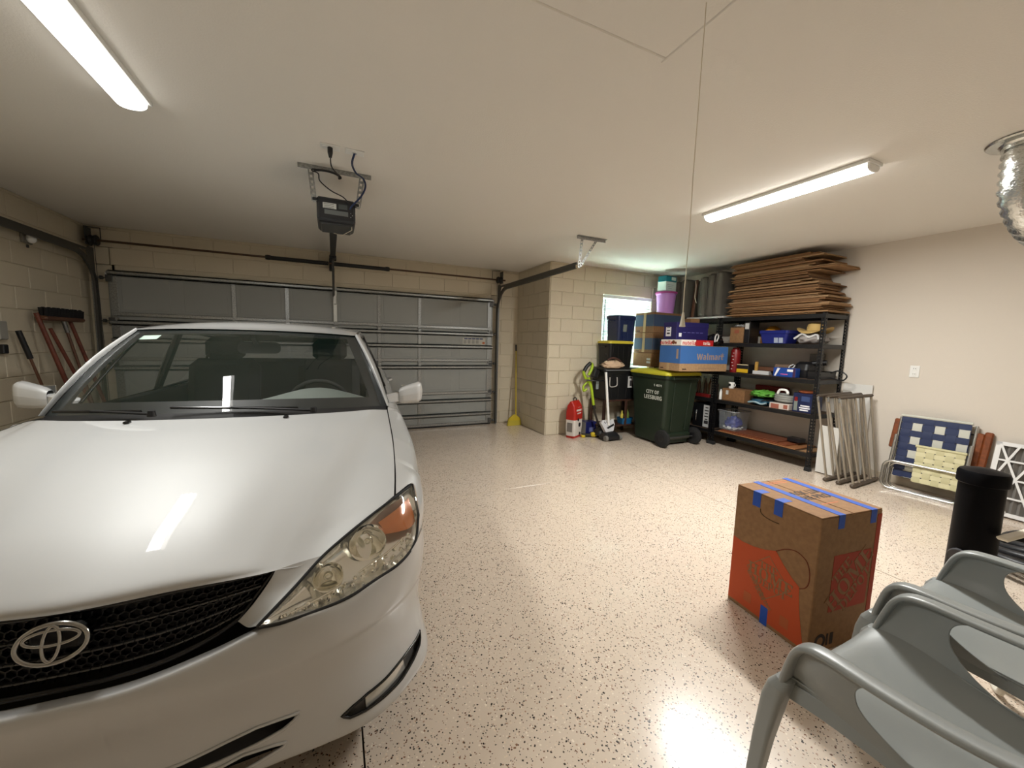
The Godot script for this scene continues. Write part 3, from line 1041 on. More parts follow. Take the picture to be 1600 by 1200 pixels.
func build_car() -> void:
	var car := thing("car", "silver four-door sedan parked nose-in with dusty hood", "car", Vector3(-0.622, 0, -1.15), deg_to_rad(-4.5))
	var paint := M("silver_paint", Color8(188, 189, 188), 0.56, 0.30, {"coat": 1.0, "coat_rough": 0.02})
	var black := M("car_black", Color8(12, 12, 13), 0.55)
	var gloss := M("car_gloss_black", Color8(14, 14, 16), 0.18)
	var rubber := M("car_rubber", Color8(18, 18, 18), 0.75)
	var chrome := M("chrome", Color8(222, 222, 220), 0.10, 1.0)
	var inner := Vector3(0, 0.5, -2.0)

	# ---- hood
	var half := [
		[Vector3(0, 1.052, -1.075), Vector3(0, 1.018, -0.82), Vector3(0, 0.968, -0.56), Vector3(0, 0.888, -0.29), Vector3(0, 0.80, -0.115), Vector3(0, 0.768, -0.085)],
		[Vector3(0.30, 1.048, -1.11), Vector3(0.285, 1.013, -0.85), Vector3(0.265, 0.961, -0.58), Vector3(0.24, 0.882, -0.31), Vector3(0.225, 0.797, -0.138), Vector3(0.22, 0.766, -0.112)],
		[Vector3(0.56, 1.041, -1.19), Vector3(0.52, 1.003, -0.92), Vector3(0.46, 0.948, -0.63), Vector3(0.395, 0.862, -0.34), Vector3(0.365, 0.790, -0.165), Vector3(0.36, 0.763, -0.127)],
		[Vector3(0.70, 1.036, -1.262), Vector3(0.65, 0.996, -0.97), Vector3(0.575, 0.942, -0.67), Vector3(0.495, 0.850, -0.37), Vector3(0.45, 0.785, -0.20), Vector3(0.44, 0.761, -0.144)],
		[Vector3(0.75, 1.028, -1.302), Vector3(0.722, 0.980, -0.95), Vector3(0.672, 0.918, -0.66), Vector3(0.61, 0.842, -0.41), Vector3(0.57, 0.79, -0.28), Vector3(0.555, 0.757, -0.196)],
		[Vector3(0.80, 1.018, -1.338), Vector3(0.805, 0.967, -0.86), Vector3(0.803, 0.925, -0.64), Vector3(0.797, 0.885, -0.50), Vector3(0.792, 0.864, -0.43), Vector3(0.789, 0.851, -0.395)]]
	var net := []
	for i in range(5, 0, -1):
		var r := []
		for p in half[i]:
			r.append(p * Vector3(-1, 1, 1))
		net.append(r)
	for i in 6:
		net.append(half[i])
	var hood_grid := patch(net, 121, 48)
	var hood := part(car, "hood", B.new().grid(hood_grid, inner), paint)
	# underside lip so that the shut lines are dark
	var lip := B.new()
	for s in [-1, 1]:
		var e: Array = hood_grid[0] if s < 0 else hood_grid[120]
		var R := [e, []]
		for p in e:
			R[1].append(p + Vector3(-0.012 * s, -0.05, 0))
		lip.grid(R, Vector3(0, 0.9, -0.7))
	part(car, "hood_flange", lip, paint)
	part(car, "shut_line_shade", B.new().add(_gutter(hood_grid, 1)).add(_gutter(hood_grid, -1)), black)  # black strips stand in for the shade inside the hood gaps
	# cheek between grille and lamp, pressed into the hood
	var cheek := patch([
		[Vector3(0.44, 0.761, -0.144), Vector3(0.425, 0.735, -0.132), Vector3(0.39, 0.69, -0.11), Vector3(0.352, 0.648, -0.106)],
		[Vector3(0.497, 0.761, -0.17), Vector3(0.466, 0.72, -0.128), Vector3(0.428, 0.68, -0.085), Vector3(0.378, 0.636, -0.09)],
		[Vector3(0.555, 0.757, -0.196), Vector3(0.497, 0.715, -0.122), Vector3(0.441, 0.68, -0.075), Vector3(0.405, 0.652, -0.064)]], 14, 18)
	for o in mir(car, "hood_cheek", B.new().grid(cheek, inner), paint):
		pass
	for s in [-1, 1]:
		var nz := part(car, "washer_nozzle", B.new().box(Vector3(s * 0.31, 1.047, -1.075), Vector3(0.022, 0.012, 0.03), 0.004), gloss)
		nz.rotation = Vector3.ZERO

	# ---- front bumper
	var plan := [[0.0, 0.0], [0.15, -0.004], [0.30, -0.018], [0.45, -0.042], [0.57, -0.075], [0.67, -0.122], [0.75, -0.182], [0.82, -0.256], [0.872, -0.338], [0.905, -0.43], [0.920, -0.53], [0.925, -0.625]]
	var topc := [[0.585, -0.014], [0.587, -0.02], [0.608, -0.045], [0.640, -0.078], [0.640, -0.098], [0.647, -0.145], [0.658, -0.195], [0.672, -0.252], [0.695, -0.312], [0.690, -0.42], [0.675, -0.53], [0.665, -0.625]]
	var rows := [[], [], [], [], [], [], [], [], []]
	for i in plan.size():
		var x: float = plan[i][0]
		var z: float = plan[i][1]
		var nx := clampf(x / 0.93, 0, 1)
		var inw := Vector3(-pow(nx, 4.0), 0, -sqrt(maxf(0.0, 1.0 - pow(nx, 8.0)) + 0.02)).normalized()
		var c := Vector3(x, 0, z)
		var tx := x if i < 8 else x - 0.006
		var f := lin([[0.0, 1.0], [0.6, 1.0], [0.9, 0.0]], x)
		var f2 := lin([[0.0, 0.0], [0.5, 0.25], [0.72, 1.0], [0.872, 1.0], [0.905, 0.6], [0.92, 0.0]], x)
		rows[0].append(Vector3(tx, topc[i][0], topc[i][1]) + Vector3(0, -0.006, -0.03) * f)
		rows[1].append(Vector3(tx, topc[i][0] - 0.002, topc[i][1] + 0.004))
		rows[2].append(Vector3(x, lerpf(0.545, topc[i][0], 0.45), lerpf(z, topc[i][1], 0.55) + 0.006 * f))
		rows[3].append(c + Vector3(0, 0.53, 0.0) + inw * 0.004)
		rows[4].append(c + Vector3(0, 0.49, 0) + inw * 0.012)
		rows[5].append(c + Vector3(0, 0.40, 0) + inw * (0.034 - 0.022 * f2))
		rows[6].append(c + Vector3(0, 0.30, 0) + inw * (0.036 - 0.055 * f2))
		rows[7].append(c + Vector3(0, 0.225, 0) + inw * (0.030 - 0.07 * f2))
		rows[8].append(c + Vector3(0, 0.19, 0) + inw * (0.085 - 0.09 * f2))
	var bnet := []
	for r in rows:
		var full := []
		for i in range(plan.size() - 1, 0, -1):
			full.append(r[i] * Vector3(-1, 1, 1))
		full.append_array(r)
		bnet.append(full)
	var NR := 97
	var NC := 353
	var bg := patch(bnet, NR, NC)
	# openings, as outlines in (u, w) of that surface, right half; u runs from -1 to 1 across the car
	var fog := PackedVector2Array()
	for p in [[0.4, 0.78], [0.43, 0.76], [0.47, 0.745], [0.53, 0.74], [0.59, 0.73], [0.68, 0.725], [0.72, 0.72], [0.71, 0.745], [0.695, 0.765], [0.65, 0.787], [0.59, 0.805], [0.52, 0.807], [0.46, 0.806], [0.42, 0.8]]:
		fog.append(Vector2(p[0], p[1]))
	var slot_a := PackedVector2Array()
	for p in [[-0.31, 0.695], [-0.24, 0.69], [-0.2, 0.7], [-0.14, 0.722], [0, 0.74], [0.14, 0.722], [0.2, 0.7], [0.24, 0.69], [0.31, 0.695], [0.3, 0.715], [0.28, 0.735], [0.24, 0.752], [0.2, 0.763], [0.14, 0.775], [0, 0.785], [-0.14, 0.775], [-0.2, 0.763], [-0.24, 0.752], [-0.28, 0.735], [-0.3, 0.715]]:
		slot_a.append(Vector2(p[0], p[1]))
	var slot_b := PackedVector2Array()
	for p in [[-0.285, 0.79], [-0.26, 0.782], [-0.22, 0.774], [-0.19, 0.787], [-0.1, 0.805], [0, 0.815], [0.1, 0.805], [0.19, 0.787], [0.22, 0.774], [0.26, 0.782], [0.285, 0.79], [0.28, 0.805], [0.25, 0.822], [0.22, 0.84], [0.1, 0.86], [0, 0.865], [-0.1, 0.86], [-0.22, 0.84], [-0.25, 0.822], [-0.28, 0.805]]:
		slot_b.append(Vector2(p[0], p[1]))
	var skip := func(i: int, j: int) -> bool:
		var u := ((j + 0.5) / (NC - 1)) * 2.0 - 1.0
		var w := (i + 0.5) / (NR - 1)
		if w < 0.6 or w > 0.9:
			return false
		var q := Vector2(u, w)
		return Geometry2D.is_point_in_polygon(Vector2(absf(u), w), fog) or Geometry2D.is_point_in_polygon(q, slot_a) or Geometry2D.is_point_in_polygon(q, slot_b)
	var bump := part(car, "front_bumper", B.new().grid(bg, Vector3(0, 0.4, -1.0), skip), paint)
	var back := offset_grid(bg, 0.035, Vector3(0, 0.45, -1.0))
	var fogback := offset_grid(bg, 0.02, Vector3(0, 0.45, -1.0))
	var rim_of := func(poly: PackedVector2Array, k: float, rad: float, sides: int) -> B:
		var pts := []
		for i in poly.size():
			for q in 4:
				var p: Vector2 = poly[i].lerp(poly[(i + 1) % poly.size()], q / 4.0)
				pts.append(at_uv(bg, p.x * 0.5 + 0.5, p.y))
		return B.new().tube(pts, rad, sides, true)
	for s in [slot_a, slot_b]:
		part(bump, "intake_edge", rim_of.call(s, 0.0, 0.0048, 8), paint)
	var keep := func(i: int, j: int) -> bool:
		var u := ((j + 0.5) / (NC - 1)) * 2.0 - 1.0
		var w := (i + 0.5) / (NR - 1)
		return not (absf(u) < 0.36 and w > 0.66 and w < 0.90)
	part(bump, "intake_recess", B.new().grid(back, Vector3(0, 0.4, -1.0), keep), black)
	# fog lamps
	for s in [-1, 1]:
		var fg := part(car, "fog_lamp", B.new().grid(fogback, Vector3(0, 0.4, -1.0), func(i: int, j: int) -> bool:
			var u := ((j + 0.5) / (NC - 1)) * 2.0 - 1.0
			var w := (i + 0.5) / (NR - 1)
			return not (u * s > 0.375 and u * s < 0.75 and w > 0.695 and w < 0.83)), M("fog_bezel", Color8(92, 90, 86), 0.35, 0.3))
		var rim: B = rim_of.call(fog, 0.0, 0.0048, 8)
		part(fg, "bezel", rim if s > 0 else rim.mirrored(), gloss)
		var lens := []
		for i in 9:
			var r := []
			for j in 15:
				var u := lerpf(0.47, 0.625, j / 14.0)
				var top := lerpf(0.752, 0.736, j / 14.0)
				var bot := lerpf(0.802, 0.79, j / 14.0)
				var pp := at_uv(fogback, u * 0.5 * s + 0.5, lerpf(top, bot, i / 8.0))
				r.append(pp + Vector3(0.1 * s, 0, 1).normalized() * 0.008)
			lens.append(r)
		part(fg, "lens", B.new().grid(lens, Vector3(0, 0.4, -1.0)), M("fog_glass", Color8(206, 204, 196), 0.12, 0.5))

	# ---- grille
	var gtop := [Vector3(0, 0.760, -0.10), Vector3(0.10, 0.760, -0.103), Vector3(0.21, 0.758, -0.122), Vector3(0.32, 0.757, -0.135), Vector3(0.436, 0.754, -0.156)]
	var gbot := [Vector3(0, 0.596, -0.052), Vector3(0.10, 0.597, -0.054), Vector3(0.20, 0.604, -0.066), Vector3(0.29, 0.624, -0.090), Vector3(0.355, 0.650, -0.118)]
	var grille := part(car, "grille", B.new().tube(_loop(gtop, gbot), 0.007, 8, true), gloss)
	var gp := func(u: float, w: float, d: float) -> Vector3:           # u -1..1, w 0 top .. 1 bottom, d depth behind the frame
		var a := cr(gtop, absf(u))
		var b := cr(gbot, absf(u))
		var p := a.lerp(b, w)
		p.x *= signf(u)
		return p + Vector3(0, 0, -d + 0.01 * sin(PI * w))
	var bk := []
	for i in 9:
		var r := []
		for j in 41:
			r.append(gp.call(j / 20.0 - 1.0, i / 8.0, 0.05))
		bk.append(r)
	part(grille, "backing", B.new().grid(bk, inner), black)
	var hexes := B.new()
	var nx := 38
	var ny := 10
	for iy in ny:
		for ix in nx:
			var cx := (ix + 0.5 * (iy % 2)) / nx * 2.0 - 1.0
			var cy := (iy + 0.5) / ny
			var pts := []
			for k in 4:
				var a := PI / 3.0 * k - PI / 6.0
				pts.append([cx + cos(a) * 1.155 / nx, cy + sin(a) * 0.667 / ny])
			for k in 3:
				var ok: bool = absf(pts[k][0]) < 0.985 and absf(pts[k + 1][0]) < 0.985 and minf(pts[k][1], pts[k + 1][1]) > 0.01 and maxf(pts[k][1], pts[k + 1][1]) < 0.99
				if ok:
					hexes.bar(gp.call(pts[k][0], pts[k][1], 0.03), gp.call(pts[k + 1][0], pts[k + 1][1], 0.03), 0.0032, 0.014, 0.0, Vector3(0, 0, 1))
	part(grille, "honeycomb", hexes, M("grille_black", Color8(13, 13, 14), 0.3)).set_meta("kind", "stuff")
	for w in [0.30, 0.56, 0.82]:
		var lim := 0.98
		var bar_pts := []
		for j in 41:
			bar_pts.append(gp.call((j / 20.0 - 1.0) * lim, w, 0.008))
		var gb := B.new()
		for j in 40:
			var zz: float = bar_pts[j].x
			if w < 0.4 and absf(zz) < 0.07 and absf(bar_pts[j + 1].x) < 0.075:
				continue
			gb.bar(bar_pts[j], bar_pts[j + 1], 0.005, 0.012, 0.0018, Vector3(0, 0, 1))
		part(grille, "bar", gb, M("grille_bar", Color8(84, 84, 84), 0.28, 0.8))
	# maker's badge: ring with two crossed ellipses
	var em := part(car, "emblem", _ellipse(Vector3(0.0, 0.716, -0.052), 0.064, 0.043, 0.0058, 0.30), M("badge_chrome", Color8(170, 170, 168), 0.16, 1.0))
	part(em, "inner_ring", _ellipse(Vector3(0.0, 0.730, -0.053), 0.050, 0.0165, 0.0042, 0.30), M("badge_chrome"))
	part(em, "inner_ring", _ellipse(Vector3(0.0, 0.718, -0.049), 0.0155, 0.038, 0.0042, 0.30), M("badge_chrome"))
	part(em, "stem", B.new().box(Vector3(0, 0.716, -0.075), Vector3(0.10, 0.06, 0.03), 0.01), black)

	# ---- headlamps
	var up_ := [Vector3(0.868, 0.85, -0.50), Vector3(0.794, 0.848, -0.388), Vector3(0.707, 0.818, -0.318), Vector3(0.626, 0.787, -0.25), Vector3(0.555, 0.752, -0.192), Vector3(0.492, 0.712, -0.122), Vector3(0.440, 0.678, -0.075), Vector3(0.411, 0.655, -0.058)]
	var lo_ := [Vector3(0.880, 0.765, -0.385), Vector3(0.858, 0.698, -0.305), Vector3(0.80, 0.670, -0.232), Vector3(0.715, 0.656, -0.176), Vector3(0.635, 0.646, -0.124), Vector3(0.547, 0.640, -0.096), Vector3(0.468, 0.639, -0.076), Vector3(0.413, 0.649, -0.060)]
	var lensg := []
	var bowl := []
	for i in 19:
		var w := i / 18.0
		var r := []
		var q := []
		for j in 49:
			var t := j / 48.0
			var a := cr(up_, t)
			var b := cr(lo_, t)
			var p := a.lerp(b, w)
			var nn := Vector3(0.45, 0.35, 0.8).normalized()
			r.append(p + nn * (0.018 * sin(PI * w) * (0.35 + 0.65 * sin(PI * t)) + 0.001))
			q.append(p - nn * (0.07 * pow(sin(PI * w), 0.5) * pow(sin(PI * clampf(t * 0.96 + 0.02, 0, 1)), 0.6)))
		lensg.append(r)
		bowl.append(q)
	var refl := M("lamp_reflector", Color8(240, 240, 236), 0.14, 0.9)
	for s in [1, -1]:
		var gk := _loop2(up_, lo_)
		var hb := B.new().tube(gk, 0.005, 8, true)
		var hl := part(car, "headlight", hb if s > 0 else hb.mirrored(), rubber)
		var gb2 := B.new().grid(bowl, Vector3(0.5, 0.7, -0.6))
		part(hl, "housing", gb2 if s > 0 else gb2.mirrored(), refl)
		for lamp in [[0.37, 0.42, 0.058, 0.020], [0.60, 0.50, 0.042, 0.026]]:
			var c: Vector3 = cr(up_, lamp[0]).lerp(cr(lo_, lamp[0]), lamp[1]) - Vector3(0.1, 0.1, 0.95).normalized() * 0.03
			var ax := Basis(Vector3(1, 0, -0.12).normalized(), Vector3(0.12, 0.0, 1).normalized(), Vector3(0, -1, 0))
			var pr := []
			for k in 10:
				var rr_ := lerpf(0.012, lamp[2], k / 9.0)
				pr.append(Vector2(rr_, -0.05 + 0.055 * pow(rr_ / lamp[2], 2.0)))
			pr.append(Vector2(lamp[2] * 1.06, 0.008))
			pr.append(Vector2(lamp[2] * 1.08, -0.01))
			var rb := B.new().lathe(pr, 28, Transform3D(ax, c))
			part(hl, "reflector", rb if s > 0 else rb.mirrored(), M("mirror_bowl", Color8(242, 240, 230), 0.07, 1.0))
			var bb := B.new().ball(c - ax.y * 0.012, Vector3(lamp[3] * 0.55, lamp[3] * 0.55, lamp[3] * 0.55))
			part(hl, "bulb_shield", bb if s > 0 else bb.mirrored(), M("bulb_glass", Color8(240, 238, 222), 0.05, 0.85))
		# faceted pieces at the foot of the lamp
		var fc := B.new()
		for k in 26:
			var t := 0.16 + 0.70 * k / 25.0
			var pp: Vector3 = cr(up_, t).lerp(cr(lo_, t), 0.80 + 0.08 * (k % 2)) - Vector3(0.3, 0.1, 0.9).normalized() * 0.016
			fc.box(pp, Vector3(0.013, 0.012 + 0.006 * (k % 3), 0.012), 0.004, Basis(Vector3(0.3, 1, 0.2).normalized(), 0.7 * k))
		for k in 2:
			var t0: float = [0.20, 0.56][k]
			var t1: float = [0.47, 0.80][k]
			var ln := []
			for q in 8:
				var t := lerpf(t0, t1, q / 7.0)
				ln.append(cr(up_, t).lerp(cr(lo_, t), 0.74) - Vector3(0.3, 0.1, 0.9).normalized() * 0.010)
			fc.tube(ln, 0.0035, 6)
		part(hl, "facets", fc if s > 0 else fc.mirrored(), M("mirror_bowl"))
		var am := []
		for i in 9:
			var r := []
			for j in 13:
				var t := lerpf(0.05, 0.27, j / 12.0)
				var w := lerpf(lerpf(0.26, 0.20, j / 12.0), lerpf(0.90, 0.45, j / 12.0), i / 8.0)
				r.append(cr(up_, t).lerp(cr(lo_, t), w) + Vector3(0.45, 0.35, 0.8).normalized() * (0.004 * sin(PI * i / 8.0) - 0.010))
			am.append(r)
		var ab := B.new().grid(am, Vector3(0.5, 0.7, -0.6))
		part(hl, "turn_signal", ab if s > 0 else ab.mirrored(), M("amber_lens", Color8(176, 92, 32), 0.12, 0.1, {"coat": 1.0}), "amber corner lens")
		var lb := B.new().grid(lensg, Vector3(0.5, 0.7, -0.6))
		part(hl, "lens", lb if s > 0 else lb.mirrored(), M("lamp_lens", Color(0.96, 0.92, 0.78), 0.03, 0.0, {"alpha": 0.045}))

	# ---- body sides
	var fen := B.new().grid(side_panel(-0.62, -1.49, 55), inner)
	var zf := -0.62                                       # front of the fender, fitted round the lamp's outer corner
	fen.grid(patch([
		[Vector3(0.797, 0.854, -0.402), Vector3(0.804, 0.892, -0.52), side_pt(zf, 1.0)],
		[Vector3(0.869, 0.853, -0.503), Vector3(0.878, 0.872, -0.56), side_pt(zf, 0.76)],
		[Vector3(0.883, 0.802, -0.442), Vector3(0.908, 0.812, -0.53), side_pt(zf, 0.5)],
		[Vector3(0.884, 0.764, -0.388), Vector3(0.914, 0.752, -0.49), side_pt(zf, 0.28)],
		[Vector3(0.864, 0.694, -0.312), Vector3(0.902, 0.686, -0.45), side_pt(zf, 0.0)]], 24, 18), inner)
	mir(car, "fender", fen, paint)
	var fd := part(car, "front_door", B.new().grid(side_panel(-1.497, -2.60, 25), inner), paint)
	var fd2 := part(car, "front_door", B.new().grid(side_panel(-1.497, -2.60, 25), inner).mirrored(), paint)
	var rd := part(car, "rear_door", B.new().grid(side_panel(-2.607, -3.52, 25), inner), paint)
	var rd2 := part(car, "rear_door", B.new().grid(side_panel(-2.607, -3.52, 25), inner).mirrored(), paint)
	for q in [[fd, 1, -2.42], [fd2, -1, -2.42], [rd, 1, -3.38], [rd2, -1, -3.38]]:
		var pz: float = q[2]
		var pp := side_pt(pz, 0.76)
		var hd := B.new().tube(curve([Vector3(pp.x, pp.y, pz - 0.1), Vector3(pp.x + 0.03, pp.y + 0.004, pz - 0.06), Vector3(pp.x + 0.034, pp.y + 0.004, pz + 0.04), Vector3(pp.x, pp.y, pz + 0.09)], 12), 0.012, 8)
		part(q[0], "handle", hd if q[1] > 0 else hd.mirrored(), paint)
	mir(car, "quarter_panel", B.new().grid(side_panel(-3.527, -4.90, 41), inner), paint)
	# black body under the gaps, floor pan and wheel wells
	var under := B.new()
	under.box(Vector3(0, 0.27, -2.4), Vector3(1.66, 0.16, 4.3), 0.05)
	under.box(Vector3(0, 0.55, -0.62), Vector3(1.30, 0.42, 0.70), 0.04)
	under.box(Vector3(0, 0.68, -1.28), Vector3(1.56, 0.54, 0.3), 0.04)
	part(car, "underbody", under, black)

	# ---- greenhouse
	var cowl := []
	for t in 41:
		var u := t / 20.0 - 1.0
		var x := u * 0.80
		cowl.append(Vector3(x, lerpf(1.046, 1.012, pow(absf(u), 2.2)), lerpf(-1.105, -1.355, pow(absf(u), 2.0))))
	var header := []
	for t in 41:
		var u := t / 20.0 - 1.0
		header.append(Vector3(u * 0.605, lerpf(1.474, 1.456, u * u), lerpf(-1.82, -1.895, u * u)))
	var cow2 := []
	for p in cowl:
		cow2.append(p + Vector3(0, 0.012, -0.10))
	part(car, "cowl_panel", B.new().grid([cowl.map(func(p): return p + Vector3(0, -0.012, 0.03)), cowl.map(func(p): return p + Vector3(0, -0.02, -0.03)), cow2], Vector3(0, 0.5, -1.3)), M("cowl_black", Color8(15, 15, 16), 0.5))
	var wsg := []
	for i in 19:
		var w := i / 18.0
		var r := []
		for j in 41:
			var p: Vector3 = cow2[j].lerp(header[j], w)
			r.append(p + Vector3(0, 0.6, 0.75).normalized() * 0.035 * sin(PI * w))
		wsg.append(r)
	var tint := M("windshield_glass", Color(0.22, 0.34, 0.30), 0.02, 0.0, {"alpha": 0.06})
	part(car, "windshield", B.new().grid(wsg, inner), tint)
	var frit := B.new()
	for s in [-1, 1]:
		var P := [[], []]
		for i in 19:
			var a: Vector3 = wsg[i][0 if s < 0 else 40]
			var b: Vector3 = wsg[i][2 if s < 0 else 38]
			P[0].append(a + Vector3(0, -0.002, -0.003))
			P[1].append(b + Vector3(0, -0.002, -0.003))
		frit.grid(P, inner)
	frit.grid([wsg[0].map(func(p): return p + Vector3(0, -0.003, -0.004)), wsg[2].map(func(p): return p + Vector3(0, -0.003, -0.004))], inner)
	frit.grid([wsg[18].map(func(p): return p + Vector3(0, -0.003, -0.004)), wsg[17].map(func(p): return p + Vector3(0, -0.003, -0.004))], inner)
	part(car, "windshield_border", frit, black)
	# A pillars: painted strip from hood corner to roof rail
	for s in [1, -1]:
		var P := []
		for i in 13:
			var w := i / 12.0
			var a: Vector3 = wsg[int(w * 18)][40]
			var foot := Vector3(0.80, 1.015, -1.40)
			var c := foot.lerp(rail_pt(-1.90), w) + Vector3(0.012, 0.03, 0.03) * sin(PI * w)
			var d := Vector3(0.822, 1.005, -1.62).lerp(rail_pt(-2.02) + Vector3(0.02, -0.02, 0), w) + Vector3(0.012, 0.02, 0) * sin(PI * w)
			P.append([a + Vector3(0.004, 0, -0.004), a.lerp(c, 0.6) + Vector3(0.006, 0.012, 0.006), c.lerp(d, 0.45) + Vector3(0.012, 0.006, 0), d])
		var dense := []
		for r in P:
			dense.append(curve(r, 9))
		var pb := B.new().grid(dense, Vector3(0, 1.0, -2.4))
		part(car, "windshield_pillar", pb if s > 0 else pb.mirrored(), paint)
		var sl := []
		for i in 13:
			sl.append(P[i][0])
		var sb := B.new().tube(sl, 0.004, 6)
		part(car, "pillar_trim", sb if s > 0 else sb.mirrored(), gloss)
	# roof
	var roof := []
	for i in 33:
		var w := i / 32.0
		var z := lerpf(-1.86, -3.45, w)
		var rp := rail_pt(z)
		var crown := lin([[0.0, 0.018], [0.12, 0.045], [0.35, 0.056], [0.7, 0.05], [1.0, 0.02]], w)
		var r := []
		for j in 33:
			var u := j / 16.0 - 1.0
			var zz := z
			if i == 0:
				zz = lerpf(-1.82, -1.895, u * u)
			r.append(Vector3(u * (rp.x + 0.012), rp.y + crown * (1.0 - pow(absf(u), 2.4)), zz))
		roof.append(r)
	part(car, "roof", B.new().grid(roof, Vector3(0, 0.8, -2.6)), paint)
	for s in [1, -1]:                                      # drip moulding and side of the roof rail
		var dm := []
		var R := [[], []]
		for i in 25:
			var z := lerpf(-1.93, -3.45, i / 24.0)
			dm.append(rail_pt(z) + Vector3(0.006, 0.0, 0))
			R[0].append(rail_pt(z) + Vector3(0.010, 0.0, 0))
			R[1].append(rail_pt(z) + Vector3(0.030, -0.045, 0))
		var db := B.new().tube(dm, 0.007, 6)
		part(car, "roof_moulding", db if s > 0 else db.mirrored(), gloss)
		var rb2 := B.new().grid(R, Vector3(0, 1.3, -2.6))
		part(car, "roof_rail", rb2 if s > 0 else rb2.mirrored(), paint)
		# side glass, two panes and a quarter light, with frames
		for g in [[-1.68, -2.04, -2.56, -2.53], [-2.63, -2.58, -3.34, -3.22]]:
			var P := []
			for i in 9:
				var w := i / 8.0
				var r := []
				for j in 9:
					var v := j / 8.0
					var lo := side_pt(lerpf(g[0], g[2], v), 1.0)
					var hi := rail_pt(lerpf(g[1], g[3], v)) + Vector3(0.026, -0.04, 0)
					r.append(lo.lerp(hi, w) + Vector3(0.012 * sin(PI * w), 0, 0))
				P.append(r)
			var gb3 := B.new().grid(P, inner)
			part(car, "side_window", gb3 if s > 0 else gb3.mirrored(), tint)
			var lp := []
			for j in 9:
				lp.append(P[0][j])
			for i in range(1, 9):
				lp.append(P[i][8])
			for j in range(7, -1, -1):
				lp.append(P[8][j])
			for i in range(7, 0, -1):
				lp.append(P[i][0])
			var fb := B.new().tube(lp, 0.010, 6, true)
			part(car, "window_seal", fb if s > 0 else fb.mirrored(), gloss)
		# door pillar and rear pillar
		var bp := B.new().bar(side_pt(-2.595, 1.0), rail_pt(-2.55) + Vector3(0.02, -0.03, 0), 0.07, 0.03, 0.006, Vector3(1, 0, 0))
		part(car, "door_pillar", bp if s > 0 else bp.mirrored(), gloss)
		var CP := [
			[side_pt(-3.36, 1.0), side_pt(-3.7, 1.0), side_pt(-4.05, 1.0), Vector3(0.70, 1.10, -4.18)],
			[side_pt(-3.36, 1.0).lerp(rail_pt(-3.24), 0.5) + Vector3(0.02, 0, 0), Vector3(0.735, 1.235, -3.52), Vector3(0.70, 1.235, -3.74), Vector3(0.62, 1.26, -3.82)],
			[rail_pt(-3.24) + Vector3(0.02, -0.03, 0), rail_pt(-3.33) + Vector3(0.012, -0.01, 0), rail_pt(-3.42), rail_pt(-3.45) + Vector3(-0.02, 0.01, -0.01)]]
		var cb := B.new().grid(patch(CP, 12, 14), Vector3(0, 0.9, -3.4))
		part(car, "rear_pillar", cb if s > 0 else cb.mirrored(), paint)
	# rear window, trunk, tail
	var rw := []
	for i in 9:
		var w := i / 8.0
		var r := []
		for j in 21:
			var u := j / 10.0 - 1.0
			var a := Vector3(u * 0.56, 1.425 - 0.02 * u * u, -3.45)
			var b := Vector3(u * 0.68, 1.115 - 0.02 * u * u, -4.20 + 0.04 * u * u)
			r.append(a.lerp(b, w) + Vector3(0, 0.03 * sin(PI * w), 0))
		rw.append(r)
	part(car, "rear_window", B.new().grid(rw, inner), tint)
	var tl := patch([
		[Vector3(-0.72, 1.088, -4.12), Vector3(-0.4, 1.112, -4.2), Vector3(0, 1.118, -4.22), Vector3(0.4, 1.112, -4.2), Vector3(0.72, 1.088, -4.12)],
		[Vector3(-0.70, 1.082, -4.6), Vector3(-0.4, 1.115, -4.62), Vector3(0, 1.122, -4.64), Vector3(0.4, 1.115, -4.62), Vector3(0.70, 1.082, -4.6)],
		[Vector3(-0.66, 1.03, -4.86), Vector3(-0.4, 1.08, -4.9), Vector3(0, 1.09, -4.92), Vector3(0.4, 1.08, -4.9), Vector3(0.66, 1.03, -4.86)],
		[Vector3(-0.66, 0.80, -4.90), Vector3(-0.4, 0.82, -4.95), Vector3(0, 0.82, -4.97), Vector3(0.4, 0.82, -4.95), Vector3(0.66, 0.80, -4.90)]], 22, 22)
	part(car, "trunk_lid", B.new().grid(tl, Vector3(0, 0.7, -4.0)), paint)
	var rbp := patch([
		[Vector3(-0.90, 0.66, -4.35), Vector3(-0.86, 0.70, -4.72), Vector3(-0.6, 0.74, -4.93), Vector3(0, 0.76, -5.0), Vector3(0.6, 0.74, -4.93), Vector3(0.86, 0.70, -4.72), Vector3(0.90, 0.66, -4.35)],
		[Vector3(-0.92, 0.48, -4.35), Vector3(-0.89, 0.48, -4.74), Vector3(-0.62, 0.48, -4.98), Vector3(0, 0.48, -5.05), Vector3(0.62, 0.48, -4.98), Vector3(0.89, 0.48, -4.74), Vector3(0.92, 0.48, -4.35)],
		[Vector3(-0.90, 0.26, -4.30), Vector3(-0.86, 0.24, -4.70), Vector3(-0.6, 0.24, -4.92), Vector3(0, 0.24, -4.98), Vector3(0.6, 0.24, -4.92), Vector3(0.86, 0.24, -4.70), Vector3(0.90, 0.26, -4.30)]], 14, 30)
	part(car, "rear_bumper", B.new().grid(rbp, Vector3(0, 0.5, -4.0)), paint)
	for s in [-1, 1]:
		part(car, "tail_light", B.new().box(Vector3(s * 0.74, 0.87, -4.86), Vector3(0.26, 0.2, 0.14), 0.05, Basis(Vector3.UP, s * 0.35)), M("tail_red", Color8(120, 14, 16), 0.15, 0.0, {"coat": 1.0}))
	part(car, "rear_panel", B.new().box(Vector3(0, 0.85, -4.86), Vector3(1.35, 0.3, 0.08), 0.02), black)
